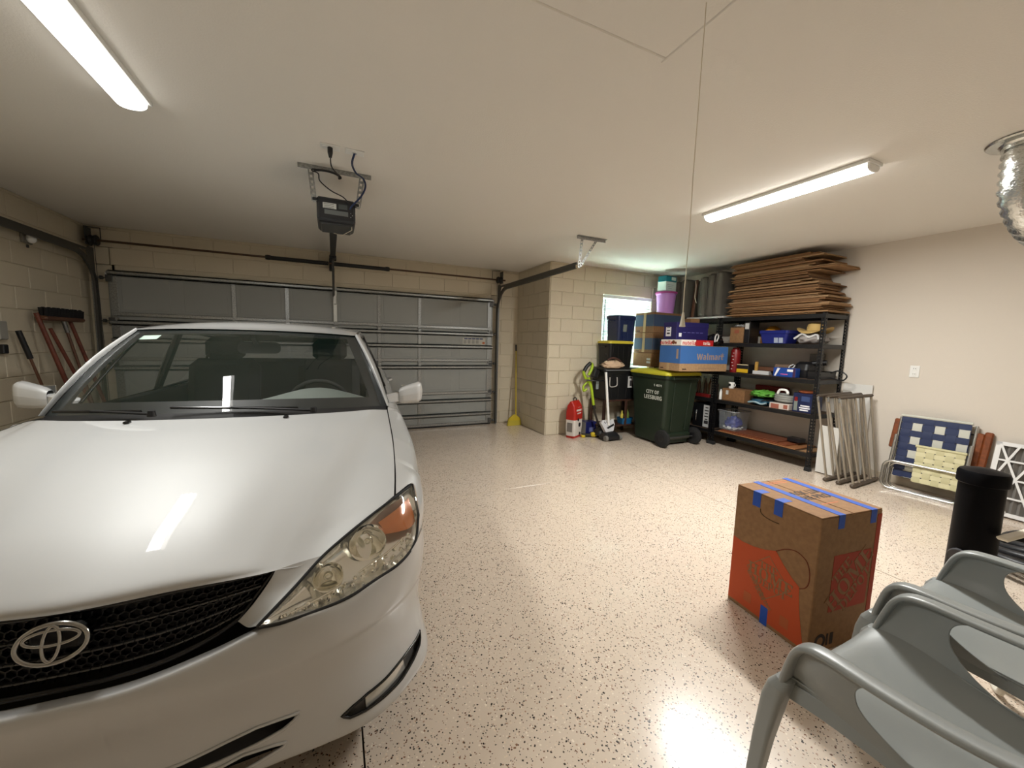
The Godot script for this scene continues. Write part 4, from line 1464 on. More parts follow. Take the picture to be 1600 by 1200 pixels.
	# ---- mirrors
	for s in [1, -1]:
		var prof := []
		var Pm := []
		for i in 9:
			var w := i / 8.0
			var x := lerpf(0.90, 1.065, w)
			var hh := lerpf(0.046, 0.078, sqrt(w)) * (1.0 if w < 0.9 else 0.84)
			var dd := lerpf(0.03, 0.055, sqrt(w)) * (1.0 if w < 0.9 else 0.75)
			var cc := Vector3(x, lerpf(1.040, 1.062, w), lerpf(-1.80, -1.86, w))
			var r := []
			for k in 17:
				var a := TAU * k / 16.0
				var ca := signf(cos(a)) * pow(absf(cos(a)), 0.6)
				var sa := signf(sin(a)) * pow(absf(sin(a)), 0.55)
				r.append(cc + Vector3(0, sa * hh, ca * dd * (1.25 if ca > 0 else 0.6)))
			Pm.append(r)
		var tipc := []
		for k in 17:
			tipc.append(Vector3(1.078, 1.062, -1.86).lerp(Pm[8][k], 0.45))
		Pm.append(tipc)
		var tip0 := []
		for k in 17:
			tip0.append(Vector3(1.080, 1.062, -1.86))
		Pm.append(tip0)
		var mb := B.new().grid(Pm, Vector3(0.99, 1.05, -1.83))
		var mm := part(car, "side_mirror", mb if s > 0 else mb.mirrored(), paint)
		var st := B.new().bar(Vector3(0.74, 1.015, -1.71), Vector3(0.91, 1.035, -1.80), 0.05, 0.07, 0.012)
		part(mm, "arm", st if s > 0 else st.mirrored(), paint)
		if s < 0:
			mm.position = Vector3(-0.07, 0.025, 0.0)
		var gl := B.new().box(Vector3(0.99, 1.056, -1.897), Vector3(0.14, 0.10, 0.006), 0.02, Basis(Vector3.UP, 0.25))
		part(mm, "mirror_glass", gl if s > 0 else gl.mirrored(), chrome)
	# ---- wipers
	for wp in [[Vector3(0.42, 1.045, -1.19), Vector3(-0.20, 1.062, -1.165)], [Vector3(-0.26, 1.055, -1.165), Vector3(-0.70, 1.035, -1.30)]]:
		var a: Vector3 = wp[0]
		var b: Vector3 = wp[1]
		var wpn := part(car, "wiper", B.new().bar(a + Vector3(0, 0.012, 0), a.lerp(b, 0.6) + Vector3(0, 0.03, -0.01), 0.018, 0.010, 0.003), black)
		part(wpn, "blade", B.new().bar(a.lerp(b, 0.12) + Vector3(0, 0.022, -0.018), b + Vector3(0, 0.028, -0.03), 0.014, 0.012, 0.003), gloss)
		part(wpn, "pivot", B.new().lathe([Vector2(0, 0.03), Vector2(0.014, 0.028), Vector2(0.018, 0.0), Vector2(0, 0)], 12, xf(a)), black)
	# ---- stickers and paper seen through the windshield
	var q := func(u0: float, u1: float, w0: float, w1: float, d: float) -> B:
		return B.new().grid([[at_uv(wsg, u0, w0) + Vector3(0, -d, -d), at_uv(wsg, u1, w0) + Vector3(0, -d, -d)], [at_uv(wsg, u0, w1) + Vector3(0, -d, -d), at_uv(wsg, u1, w1) + Vector3(0, -d, -d)]], inner)
	part(car, "windshield_sticker", q.call(0.035, 0.125, 0.86, 0.925, 0.004), M("sticker_mint", Color8(206, 232, 216), 0.5), "pale green toll sticker")
	# ---- interior
	var trim := M("interior_dark", Color8(34, 36, 36), 0.8)
	var dashm := M("dash_grey", Color8(112, 120, 114), 0.75)
	var dash := patch([
		[Vector3(-0.76, 1.0, -1.50), Vector3(-0.4, 1.02, -1.32), Vector3(0, 1.03, -1.27), Vector3(0.4, 1.02, -1.32), Vector3(0.76, 1.0, -1.50)],
		[Vector3(-0.74, 1.01, -1.66), Vector3(-0.4, 1.015, -1.60), Vector3(0, 1.025, -1.58), Vector3(0.38, 1.075, -1.62), Vector3(0.74, 1.02, -1.66)],
		[Vector3(-0.74, 0.97, -1.76), Vector3(-0.4, 0.98, -1.72), Vector3(0, 1.0, -1.70), Vector3(0.38, 1.08, -1.74), Vector3(0.74, 0.98, -1.76)],
		[Vector3(-0.74, 0.6, -1.70), Vector3(-0.4, 0.6, -1.66), Vector3(0, 0.6, -1.66), Vector3(0.38, 0.6, -1.66), Vector3(0.74, 0.6, -1.70)]], 20, 26)
	part(car, "dashboard", B.new().grid(dash, Vector3(0, 0.6, -1.4)), dashm)
	var sw := part(car, "steering_wheel", _ring(Vector3(0.365, 0.972, -1.98), 0.19, 0.014, 1.1), trim)
	part(sw, "hub", B.new().ball(Vector3(0.365, 0.972, -1.975), Vector3(0.075, 0.06, 0.045)), trim)
	part(sw, "spoke", B.new().bar(Vector3(0.185, 0.975, -1.98), Vector3(0.545, 0.975, -1.98), 0.03, 0.02, 0.006), trim)
	for s in [-1, 1]:
		var seat := part(car, "front_seat", B.new().box(Vector3(s * 0.38, 0.62, -2.25), Vector3(0.50, 0.18, 0.52), 0.06), trim)
		part(seat, "backrest", B.new().box(Vector3(s * 0.38, 0.95, -2.56), Vector3(0.48, 0.62, 0.15), 0.06, Basis(Vector3.RIGHT, -0.2)), trim)
		part(seat, "headrest", B.new().box(Vector3(s * 0.38, 1.335, -2.62), Vector3(0.27, 0.19, 0.10), 0.045, Basis(Vector3.RIGHT, -0.15)), trim)
		for e in [-0.05, 0.05]:
			part(seat, "headrest_post", B.new().tube([Vector3(s * 0.38 + e, 1.2, -2.61), Vector3(s * 0.38 + e, 1.3, -2.62)], 0.006, 6), chrome)
	var rs := part(car, "rear_seat", B.new().box(Vector3(0, 0.62, -3.15), Vector3(1.3, 0.2, 0.5), 0.06), trim)
	part(rs, "backrest", B.new().box(Vector3(0, 0.92, -3.45), Vector3(1.32, 0.6, 0.16), 0.05, Basis(Vector3.RIGHT, -0.3)), trim)
	part(car, "parcel_shelf", B.new().box(Vector3(0, 1.06, -3.8), Vector3(1.3, 0.03, 0.55), 0.01), trim)
	part(car, "headliner", B.new().grid(offset_grid(roof, 0.03, Vector3(0, 0.9, -2.6)), Vector3(0, 3, -2.6)), M("headliner", Color8(126, 126, 118), 0.9))
	part(car, "cabin_wall", B.new().box(Vector3(0.79, 0.72, -2.6), Vector3(0.03, 0.6, 1.95), 0.01).box(Vector3(-0.79, 0.72, -2.6), Vector3(0.03, 0.6, 1.95), 0.01).box(Vector3(0, 0.5, -2.5), Vector3(1.5, 0.05, 2.2)), trim)
	var mir_in := part(car, "rear_view_mirror", B.new().prism(rr(0.24, 0.075, 0.03), 0.03, Transform3D(Basis(Vector3.UP, 0.12), Vector3(0.02, 1.365, -1.90))), trim)
	part(mir_in, "stalk", B.new().bar(Vector3(0.01, 1.385, -1.88), Vector3(0.0, 1.44, -1.82), 0.03, 0.02, 0.006), trim)
	for s in [-1, 1]:
		part(car, "sun_visor", B.new().box(Vector3(s * 0.34, 1.445, -1.98), Vector3(0.42, 0.014, 0.16), 0.006), M("headliner"))
	# ---- wheels
	for s in [-1, 1]:
		for z in [-0.985, -3.79]:
			var ax := Transform3D(Basis(Vector3(0, 0, 1), -PI / 2 * s), Vector3(s * 0.80, 0.334, z))
			var tb := B.new().lathe([Vector2(0.20, -0.10), Vector2(0.30, -0.105), Vector2(0.325, -0.09), Vector2(0.334, -0.06), Vector2(0.334, 0.06), Vector2(0.325, 0.09), Vector2(0.30, 0.105), Vector2(0.215, 0.10)], 40, ax)
			var wh := part(car, "wheel", tb, rubber)
			part(wh, "rim", B.new().lathe([Vector2(0.215, -0.1), Vector2(0.205, 0.0), Vector2(0.20, 0.06), Vector2(0.218, 0.10), Vector2(0.205, 0.102), Vector2(0.19, 0.075)], 40, ax), M("alloy", Color8(170, 170, 168), 0.3, 0.8))
			var sp := B.new()
			for k in 7:
				var a := TAU * k / 7.0
				var d := Vector3(cos(a), 0, sin(a))
				sp.bar(ax * (d * 0.03 + Vector3(0, 0.085, 0)), ax * (d * 0.20 + Vector3(0, 0.075, 0)), 0.04, 0.03, 0.008, ax.basis.y)
			sp.lathe([Vector2(0, 0.105), Vector2(0.03, 0.10), Vector2(0.045, 0.08), Vector2(0.045, 0.0)], 20, ax)
			part(wh, "spokes", sp, M("alloy"))
			part(wh, "brake_disc", B.new().lathe([Vector2(0, 0.0), Vector2(0.14, 0.0), Vector2(0.14, 0.02), Vector2(0, 0.02)], 28, ax), M("track_steel"))
	part(car, "wheel_well_liner", _wells(), black)

func _wells() -> B:
	var o := B.new()
	for z in [-0.985, -3.79]:
		for s in [-1, 1]:
			var P := []
			for i in 2:
				var r := []
				for k in 17:
					var a := PI * k / 16.0
					r.append(Vector3(s * (0.905 if i else 0.62), 0.33 + sin(a) * 0.372, z + cos(a) * 0.372))
				P.append(r)
			o.grid(P, Vector3(0, 0.3, z))
	return o

func _gutter(G: Array, s: int) -> B:               # black strip for the shade in the gap under the hood's side edge
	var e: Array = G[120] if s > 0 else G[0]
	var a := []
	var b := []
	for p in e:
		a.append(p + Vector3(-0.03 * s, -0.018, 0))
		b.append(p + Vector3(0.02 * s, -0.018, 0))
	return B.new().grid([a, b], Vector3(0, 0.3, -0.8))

func _loop(top: Array, bot: Array) -> Array:       # closed outline of the grille from half curves
	var o := []
	for i in 25:
		var p := cr(top, 1.0 - i / 24.0)
		o.append(p * Vector3(-1, 1, 1))
	for i in range(1, 25):
		o.append(cr(top, i / 24.0))
	for i in range(1, 25):
		o.append(cr(bot, 1.0 - (i - 1) / 24.0))
	for i in 25:
		o.append(cr(bot, i / 24.0) * Vector3(-1, 1, 1))
	return o

func _loop2(a: Array, b: Array) -> Array:
	var o := curve(a, 40)
	var r := curve(b, 40)
	r.reverse()
	o.append_array(r)
	return o

func _ellipse(c: Vector3, rx: float, ry: float, r: float, tilt: float) -> B:
	var pts := []
	for i in 44:
		var a := TAU * i / 44.0
		pts.append(c + Basis(Vector3.RIGHT, -tilt) * Vector3(cos(a) * rx, sin(a) * ry, 0))
	return B.new().tube(pts, r, 8, true)

func _ring(c: Vector3, rad: float, r: float, tilt: float) -> B:
	var pts := []
	for i in 40:
		var a := TAU * i / 40.0
		pts.append(c + Basis(Vector3.RIGHT, -tilt) * Vector3(cos(a) * rad, 0, sin(a) * rad))
	return B.new().tube(pts, r, 8, true)

# ------------------------------------------------------------------ shared shapes for the clutter
func loft(levels: Array, cap_bottom := true, cap_top := true, k := 4) -> B:
	# levels: [width x, depth z, y, corner radius, dx, dz]
	var o := B.new()
	var rings := []
	for l in levels:
		var p := rr(l[0], l[1], minf(l[3], minf(l[0], l[1]) * 0.49), k)
		var r := []
		for q in p:
			r.append(Vector3(q.x + (l[4] if l.size() > 4 else 0.0), l[2], q.y + (l[5] if l.size() > 5 else 0.0)))
		r.append(r[0])
		rings.append(r)
	for i in rings.size() - 1:
		var mid := Vector3.ZERO
		for q in rings[i]:
			mid += q
		for q in rings[i + 1]:
			mid += q
		mid /= rings[i].size() * 2
		o.grid([rings[i], rings[i + 1]], mid)
	for e in [[0, cap_bottom, -1.0], [rings.size() - 1, cap_top, 1.0]]:
		if e[1]:
			var r: Array = rings[e[0]]
			var c := Vector3.ZERO
			for q in range(r.size() - 1):
				c += r[q]
			c /= r.size() - 1
			for q in range(r.size() - 1):
				o.tri(c, r[q], r[q + 1], c - Vector3(0, e[2], 0))
	return o

func cardboard(v := 0) -> StandardMaterial3D:
	var c: Color = [Color8(150, 112, 74), Color8(136, 98, 62), Color8(160, 122, 82), Color8(118, 86, 56), Color8(172, 138, 100)][v]
	return M("cardboard_%d" % v, c, 0.85, 0.0, {"tex": tint_noise("kraft", 0.02, Color(0.86, 0.86, 0.86), Color(1, 1, 1), 5), "scale": 2.5})

func carton(called: String, label: String, at: Vector3, size: Vector3, turn := 0.0, v := 0, tape := true, group := "") -> Node3D:
	var t := thing(called, label, "box", at, turn, group)
	part(t, "body", B.new().box(Vector3(0, size.y / 2, 0), size, 0.004), cardboard(v))
	for s in [-1, 1]:
		part(t, "flap", B.new().box(Vector3(0, size.y + 0.0015, s * (size.z * 0.25 + 0.0012)), Vector3(size.x - 0.004, 0.003, size.z * 0.5 - 0.005), 0.001), cardboard(v))
	if tape:
		part(t, "tape", B.new().box(Vector3(0, size.y + 0.0035, 0), Vector3(size.x + 0.001, 0.0008, 0.05)).box(Vector3(-size.x / 2 - 0.0006, size.y - 0.05, 0), Vector3(0.0008, 0.1, 0.05)).box(Vector3(size.x / 2 + 0.0006, size.y - 0.05, 0), Vector3(0.0008, 0.1, 0.05)), M("packing_tape", Color8(176, 150, 112), 0.25))
	return t

func tote(called: String, label: String, at: Vector3, size: Vector3, body: Material, lid: Material, turn := 0.0) -> Node3D:
	var t := thing(called, label, "storage tote", at, turn)
	var w := size.x
	var d := size.z
	var h := size.y
	part(t, "bin", loft([[w * 0.86, d * 0.86, 0, 0.03], [w * 0.88, d * 0.88, h * 0.25, 0.035], [w * 0.93, d * 0.93, h * 0.82, 0.04], [w * 0.98, d * 0.98, h * 0.83, 0.045], [w * 0.98, d * 0.98, h * 0.92, 0.045]], true, false), body)
	part(t, "lid", loft([[w, d, h * 0.90, 0.045], [w * 1.01, d * 1.01, h * 0.93, 0.05], [w, d, h * 0.975, 0.05], [w * 0.9, d * 0.9, h * 0.98, 0.04], [w * 0.88, d * 0.88, h, 0.04]]), lid)
	for s in [-1, 1]:
		part(t, "handle", B.new().box(Vector3(s * w * 0.485, h * 0.78, 0), Vector3(0.03, 0.02, d * 0.35), 0.006), body)
	for k in 4:
		part(t, "rib", B.new().bar(Vector3(-w * 0.3 + k * w * 0.2, 0.02, d * 0.432), Vector3(-w * 0.3 + k * w * 0.2, h * 0.8, d * 0.462), 0.03, 0.008, 0.003, Vector3(0, 0, 1)), body)
	return t

func handle_pole(a: Vector3, b: Vector3, r: float) -> B:
	return B.new().tube([a, a.lerp(b, 0.02), a.lerp(b, 0.5), b], [r * 0.75, r, r, r * 0.95], 10)

# ------------------------------------------------------------------ tools along the left wall
func build_left_tools() -> void:
	var red := M("red_brown_wood", Color8(122, 60, 40), 0.5, 0.0, {"tex": tint_noise("grain_a", 0.02, Color(0.75, 0.75, 0.75), Color(1, 1, 1)), "scale": 2.0})
	var dark := M("dark_wood", Color8(96, 62, 42), 0.55)
	var black := M("black_plastic")
	var steel := M("tool_steel", Color8(110, 108, 104), 0.45, 0.7)
	var X := XL + 0.06
	var pb := thing("push_broom", "wide push broom leaning head-up on the left block wall", "broom")
	part(pb, "block", B.new().box(Vector3(X + 0.05, 1.555, -5.53), Vector3(0.07, 0.045, 0.64), 0.015), dark)
	var br := B.new()
	for i in 26:
		for j in 2:
			var z := -5.83 + i * 0.0236
			br.tube([Vector3(X + 0.035 + j * 0.03, 1.575, z), Vector3(X + 0.03 + j * 0.04, 1.65 + 0.006 * (i % 3), z - 0.004 + 0.008 * (i % 2))], 0.013, 5)
	part(pb, "bristles", br, M("bristle_black", Color8(20, 19, 19), 0.9)).set_meta("kind", "stuff")
	part(pb, "handle", handle_pole(Vector3(X + 0.30, 0.0, -5.62), Vector3(X + 0.055, 1.54, -5.52), 0.013), dark)
	part(pb, "ferrule", B.new().tube([Vector3(X + 0.075, 1.42, -5.53), Vector3(X + 0.055, 1.54, -5.52)], 0.018, 10), steel)
	var sh := thing("garden_shovel", "red-brown handled shovel standing blade-down by the left wall", "shovel")
	part(sh, "handle", handle_pole(Vector3(X + 0.27, 0.30, -5.34), Vector3(X + 0.02, 1.60, -5.20), 0.019), red)
	part(sh, "blade", loft([[0.02, 0.04, 0.02, 0.008], [0.02, 0.18, 0.10, 0.008], [0.025, 0.21, 0.28, 0.01], [0.05, 0.08, 0.34, 0.02]]), steel).position = Vector3(X + 0.28, 0.0, -5.34)
	var rk := thing("garden_rake", "rust-red handled rake leaning on the left wall", "rake")
	part(rk, "handle", handle_pole(Vector3(X + 0.29, 0.06, -5.78), Vector3(X + 0.01, 1.46, -5.40), 0.016), red)
	var tn := B.new()
	tn.bar(Vector3(X + 0.29, 0.06, -5.96), Vector3(X + 0.29, 0.06, -5.60), 0.02, 0.02, 0.004)
	for i in 9:
		tn.tube([Vector3(X + 0.29, 0.06, -5.95 + i * 0.042), Vector3(X + 0.33, 0.004, -5.95 + i * 0.042)], [0.006, 0.003], 6)
	part(rk, "tines", tn, steel)
	var ho := thing("garden_hoe", "dark wooden hoe next to the push broom on the left wall", "hoe")
	part(ho, "handle", handle_pole(Vector3(X + 0.25, 0.05, -6.02), Vector3(X + 0.01, 1.56, -5.72), 0.017), red)
	part(ho, "blade", B.new().box(Vector3(X + 0.27, 0.04, -6.02), Vector3(0.01, 0.08, 0.16), 0.003), steel)
	var gp := thing("grabber_pole", "thin pole with a black foam grip leaning on the left wall", "pole")
	part(gp, "shaft", handle_pole(Vector3(X + 0.22, 0.0, -5.20), Vector3(X + 0.03, 1.30, -4.99), 0.011), dark)
	part(gp, "grip", B.new().tube([Vector3(X + 0.048, 1.18, -5.01), Vector3(X + 0.012, 1.43, -4.965)], 0.02, 10), black)

# ------------------------------------------------------------------ the corner by the window
func build_corner() -> void:
	var black := M("black_plastic")
	var white := M("white_trim")
	# yellow broom in the recess by the pier
	var yb := thing("yellow_broom", "yellow angle broom leaning against the block pier", "broom")
	var yel := M("yellow_plastic", Color8(196, 172, 34), 0.45)
	part(yb, "handle", handle_pole(Vector3(2.86, 0.12, -6.02), Vector3(2.93, 1.33, -6.24), 0.011), yel)
	part(yb, "grip", B.new().tube([Vector3(2.928, 1.29, -6.233), Vector3(2.932, 1.40, -6.25)], 0.014, 8), black)
	part(yb, "head", loft([[0.24, 0.05, 0.09, 0.02], [0.20, 0.05, 0.13, 0.02], [0.05, 0.04, 0.19, 0.015]]), yel).position = Vector3(2.83, 0, -6.02)
	part(yb, "bristles", loft([[0.27, 0.06, 0.002, 0.02], [0.24, 0.045, 0.09, 0.02]]), M("yellow_bristle", Color8(188, 170, 60), 0.9)).position = Vector3(2.83, 0, -6.02)
	# charcoal bag
	var cb := thing("charcoal_bag", "red and white paper charcoal bag with a black cord handle", "bag", Vector3(3.37, 0, -4.98), 0.5)
	part(cb, "lower_sack", loft([[0.25, 0.15, 0.035, 0.03], [0.265, 0.165, 0.15, 0.03], [0.265, 0.165, 0.29, 0.03]], false, false), M("bag_white", Color8(214, 208, 200), 0.5))
	part(cb, "base_band", loft([[0.235, 0.135, 0.0, 0.03], [0.256, 0.156, 0.036, 0.03]], true, false), M("bag_red", Color8(176, 36, 26), 0.45))
	part(cb, "upper_sack", loft([[0.268, 0.168, 0.285, 0.03], [0.268, 0.166, 0.40, 0.03], [0.26, 0.13, 0.50, 0.03], [0.245, 0.05, 0.56, 0.02], [0.24, 0.018, 0.572, 0.008]], false, true), M("bag_red"))
	part(cb, "handle", B.new().tube(curve([Vector3(-0.05, 0.55, 0), Vector3(-0.04, 0.60, 0.0), Vector3(0, 0.625, 0), Vector3(0.04, 0.60, 0), Vector3(0.05, 0.55, 0)], 14), 0.007, 6), black)
	for p in [[Vector3(0.0, 0.43, 0.079), Vector3(0.16, 0.03, 0.002)], [Vector3(0.0, 0.385, 0.0842), Vector3(0.12, 0.018, 0.002)], [Vector3(0.02, 0.47, 0.069), Vector3(0.08, 0.012, 0.002)]]:
		part(cb, "print", B.new().box(p[0], p[1], 0.0), M("bag_white"))
	for p in [[Vector3(0.03, 0.2, 0.0835), 0.035], [Vector3(0.05, 0.06, 0.0795), 0.025], [Vector3(-0.02, 0.285, 0.085), 0.025]]:
		part(cb, "print", B.new().lathe([Vector2(0, 0.0008), Vector2(p[1], 0.0008), Vector2(p[1], -0.0008)], 18, Transform3D(Basis(Vector3.RIGHT, PI / 2), p[0])), black)
	part(cb, "side_print", B.new().box(Vector3(-0.1345, 0.17, 0), Vector3(0.002, 0.14, 0.09)), M("bag_grey", Color8(120, 114, 108), 0.6))
	# blue carton and yellow tool behind the trimmer
	var bb := thing("blue_carton", "small navy and silver carton on the floor by the charcoal bag", "box", Vector3(3.70, 0.0, -5.06))
	part(bb, "body", B.new().box(Vector3(0, 0.11, 0), Vector3(0.2, 0.21, 0.16), 0.004), M("carton_navy", Color8(24, 30, 88), 0.4))
	part(bb, "side_panel", B.new().box(Vector3(-0.101, 0.11, 0), Vector3(0.002, 0.2, 0.15)), M("carton_silver", Color8(150, 152, 152), 0.4))
	part(bb, "print", B.new().box(Vector3(0.01, 0.09, 0.081), Vector3(0.09, 0.07, 0.002)), M("carton_pale", Color8(110, 116, 160), 0.4))
	var lv := thing("yellow_level", "yellow and black tool lying on the floor before the navy carton", "tool", Vector3(3.64, 0.0, -4.86), -0.35)
	part(lv, "body", B.new().box(Vector3(0, 0.03, 0), Vector3(0.34, 0.05, 0.06), 0.012), M("tool_black", Color8(40, 36, 22), 0.5))
	part(lv, "grip", B.new().box(Vector3(0.02, 0.045, 0.01), Vector3(0.10, 0.07, 0.07), 0.018), yel)
	part(lv, "jaw", B.new().box(Vector3(-0.15, 0.02, 0.01), Vector3(0.06, 0.04, 0.08), 0.01), yel)
	# string trimmer
	var tr := thing("string_trimmer", "lime green and black string trimmer standing by the window", "string trimmer")
	var lime := M("lime_plastic", Color8(158, 186, 38), 0.4)
	part(tr, "upper_shaft", B.new().tube(curve([Vector3(3.53, 0.93, -4.90), Vector3(3.585, 0.80, -4.88), Vector3(3.62, 0.62, -4.87), Vector3(3.64, 0.50, -4.86)], 12), [0.036, 0.034, 0.03, 0.026, 0.024, 0.023, 0.022, 0.022, 0.022, 0.022, 0.022, 0.022], 10), lime)
	part(tr, "lower_shaft", B.new().tube(curve([Vector3(3.64, 0.50, -4.86), Vector3(3.675, 0.36, -4.85), Vector3(3.76, 0.12, -4.83)], 10), 0.016, 10), M("shaft_dark", Color8(44, 38, 32), 0.4))
	part(tr, "collar", B.new().tube([Vector3(3.636, 0.51, -4.862), Vector3(3.65, 0.45, -4.858)], 0.026, 10), black)
	part(tr, "rear_handle", B.new().tube(curve([Vector3(3.50, 0.92, -4.91), Vector3(3.46, 1.02, -4.91), Vector3(3.50, 1.09, -4.91), Vector3(3.57, 1.15, -4.91), Vector3(3.61, 1.13, -4.91), Vector3(3.60, 1.06, -4.91), Vector3(3.55, 0.97, -4.91)], 24), 0.024, 8), lime)
	part(tr, "grip_pad", B.new().tube(curve([Vector3(3.462, 1.03, -4.905), Vector3(3.505, 1.10, -4.905), Vector3(3.575, 1.16, -4.905)], 8), 0.03, 8), black)
	part(tr, "battery", B.new().box(Vector3(3.67, 1.0, -4.9), Vector3(0.10, 0.15, 0.09), 0.02, Basis(Vector3(0, 0, 1), -0.35)), black)
	part(tr, "front_handle", B.new().tube(curve([Vector3(3.48, 0.90, -4.86), Vector3(3.60, 0.895, -4.80), Vector3(3.75, 0.89, -4.80), Vector3(3.80, 0.885, -4.88)], 16), 0.011, 8), black)
	part(tr, "trigger_guard", B.new().tube(curve([Vector3(3.52, 0.86, -4.9), Vector3(3.46, 0.80, -4.9), Vector3(3.47, 0.73, -4.9), Vector3(3.52, 0.76, -4.89)], 10), 0.017, 8), lime)
	part(tr, "label_tag", B.new().box(Vector3(3.69, 0.82, -4.86), Vector3(0.05, 0.13, 0.004), 0.001), M("tag_grey", Color8(130, 140, 138), 0.5))
	part(tr, "guard", loft([[0.30, 0.20, 0.05, 0.05], [0.27, 0.17, 0.12, 0.06], [0.10, 0.08, 0.19, 0.03]]), black).position = Vector3(3.80, 0, -4.80)
	part(tr, "spool", B.new().lathe([Vector2(0, 0.0), Vector2(0.05, 0.002), Vector2(0.055, 0.04), Vector2(0.03, 0.06), Vector2(0, 0.06)], 16, xf(Vector3(3.80, 0.0, -4.80))), M("spool_grey", Color8(120, 118, 112), 0.5))
	# black carpet sweeper with white pole
	var sw := thing("floor_sweeper", "white-poled floor sweeper with a grey printed head by the string trimmer", "sweeper", Vector3(3.80, 0, -4.64))
	part(sw, "pole", B.new().tube([Vector3(-0.01, 0.22, -0.02), Vector3(-0.085, 1.03, -0.06)], 0.019, 12), white)
	part(sw, "cover", B.new().prism(PackedVector2Array([Vector2(-0.14, 0.24), Vector2(-0.10, 0.28), Vector2(0.04, 0.27), Vector2(0.10, 0.29), Vector2(0.11, 0.20), Vector2(0.06, 0.10), Vector2(-0.08, 0.09)]), 0.05, Transform3D(Basis(Vector3.RIGHT, -0.35), Vector3(0, 0.03, 0.02))), M("sweeper_grey", Color8(196, 196, 198), 0.4))
	part(sw, "swoosh", B.new().prism(PackedVector2Array([Vector2(-0.06, 0.155), Vector2(0.09, 0.215), Vector2(0.095, 0.185), Vector2(-0.03, 0.14)]), 0.004, Transform3D(Basis(Vector3.RIGHT, -0.35), Vector3(0, 0.04, 0.046))), black)
	for i in 3:
		part(sw, "print_bar", B.new().box(Vector3(-0.07 + i * 0.04, 0.262, -0.038), Vector3(0.012, 0.035, 0.004), 0.0, Basis(Vector3.RIGHT, -0.35) * Basis(Vector3(0, 0, 1), 0.5)), black)
	part(sw, "base", loft([[0.30, 0.20, 0.02, 0.05], [0.30, 0.20, 0.07, 0.06], [0.2, 0.1, 0.12, 0.04]]), black)
	for s in [-1, 1]:
		part(sw, "wheel", B.new().lathe([Vector2(0, -0.02), Vector2(0.04, -0.02), Vector2(0.045, 0), Vector2(0.04, 0.02), Vector2(0, 0.02)], 16, Transform3D(Basis(Vector3(0, 0, 1), PI / 2), Vector3(s * 0.13, 0.045, 0.08))), M("spool_grey"))
	# low brown stand with two shelves
	var st := thing("brown_stand", "low dark brown wooden stand under the black tote", "stand", Vector3(4.12, 0, -4.96))
	var bw := M("stand_wood", Color8(74, 44, 30), 0.5, 0.0, {"tex": tint_noise("grain_b", 0.015, Color(0.7, 0.7, 0.7), Color(1, 1, 1)), "scale": 1.5})
	for y in [0.575, 0.17]:
		part(st, "shelf", B.new().box(Vector3(0, y, 0), Vector3(0.70, 0.025, 0.36), 0.005), bw)
	for sx in [-1, 1]:
		for sz in [-1, 1]:
			part(st, "leg", B.new().box(Vector3(sx * 0.33, 0.29, sz * 0.165), Vector3(0.045, 0.58, 0.035), 0.006), bw)
	part(st, "middle_post", B.new().box(Vector3(0.1, 0.37, 0.165), Vector3(0.045, 0.39, 0.03), 0.006), bw)
	# crate of bottles on the lower shelf
	var ck := thing("cleaning_caddy", "blue plastic caddy with yellow bottles on the low stand", "caddy", Vector3(4.27, 0.183, -4.86))
	part(ck, "tray", loft([[0.19, 0.13, 0, 0.02], [0.22, 0.16, 0.10, 0.02]], true, false), M("caddy_blue", Color8(22, 88, 132), 0.45))
	for i in 3:
		var cc: Material = [M("bottle_yellow", Color8(196, 180, 70), 0.4), M("bottle_cream", Color8(206, 192, 150), 0.4), M("bottle_green", Color8(96, 116, 48), 0.4)][i]
		part(ck, "bottle", B.new().lathe([Vector2(0, 0.004), Vector2(0.026, 0.004), Vector2(0.026, 0.15), Vector2(0.012, 0.18), Vector2(0.012, 0.21), Vector2(0, 0.21)], 12, xf(Vector3(-0.065 + i * 0.06, 0, 0.01 * (i % 2)))), cc)
	# big black tote on the stand
	var bt := tote("black_tote", "large black storage tote with a pale handle on the brown stand", Vector3(4.13, 0.5885, -4.955), Vector3(0.78, 0.50, 0.39), M("tote_black", Color8(16, 17, 19), 0.4), M("tote_black"))
	part(bt, "bail_handle", B.new().tube(curve([Vector3(-0.28, 0.36, 0.19), Vector3(-0.285, 0.24, 0.197), Vector3(-0.25, 0.21, 0.199), Vector3(-0.16, 0.22, 0.199), Vector3(-0.14, 0.26, 0.197), Vector3(-0.145, 0.36, 0.19)], 18), 0.009, 6), M("handle_pale", Color8(170, 166, 160), 0.5))
	part(bt, "lid_edge", B.new().tube([Vector3(-0.37, 0.468, 0.20), Vector3(0.36, 0.468, 0.20)], 0.007, 6), M("edge_grey", Color8(120, 122, 124), 0.35))
	part(bt, "label", B.new().box(Vector3(0.115, 0.28, 0.1985), Vector3(0.09, 0.18, 0.002)), M("label_white", Color8(190, 190, 188), 0.5))
	part(bt, "label_print", B.new().box(Vector3(0.13, 0.26, 0.2), Vector3(0.045, 0.09, 0.001)).box(Vector3(0.12, 0.345, 0.2), Vector3(0.06, 0.02, 0.001)), M("label_ink", Color8(48, 44, 46), 0.5))
	# straw sack on the tote's lid
	var ss := thing("straw_bag", "slumped straw-coloured bag with dark bits on the black tote", "bag", Vector3(3.90, 1.089, -4.785))
	part(ss, "sack", lump(Vector3(0.18, 0.062, 0.055), 11, 0.4), M("straw", Color8(206, 178, 148), 0.8))
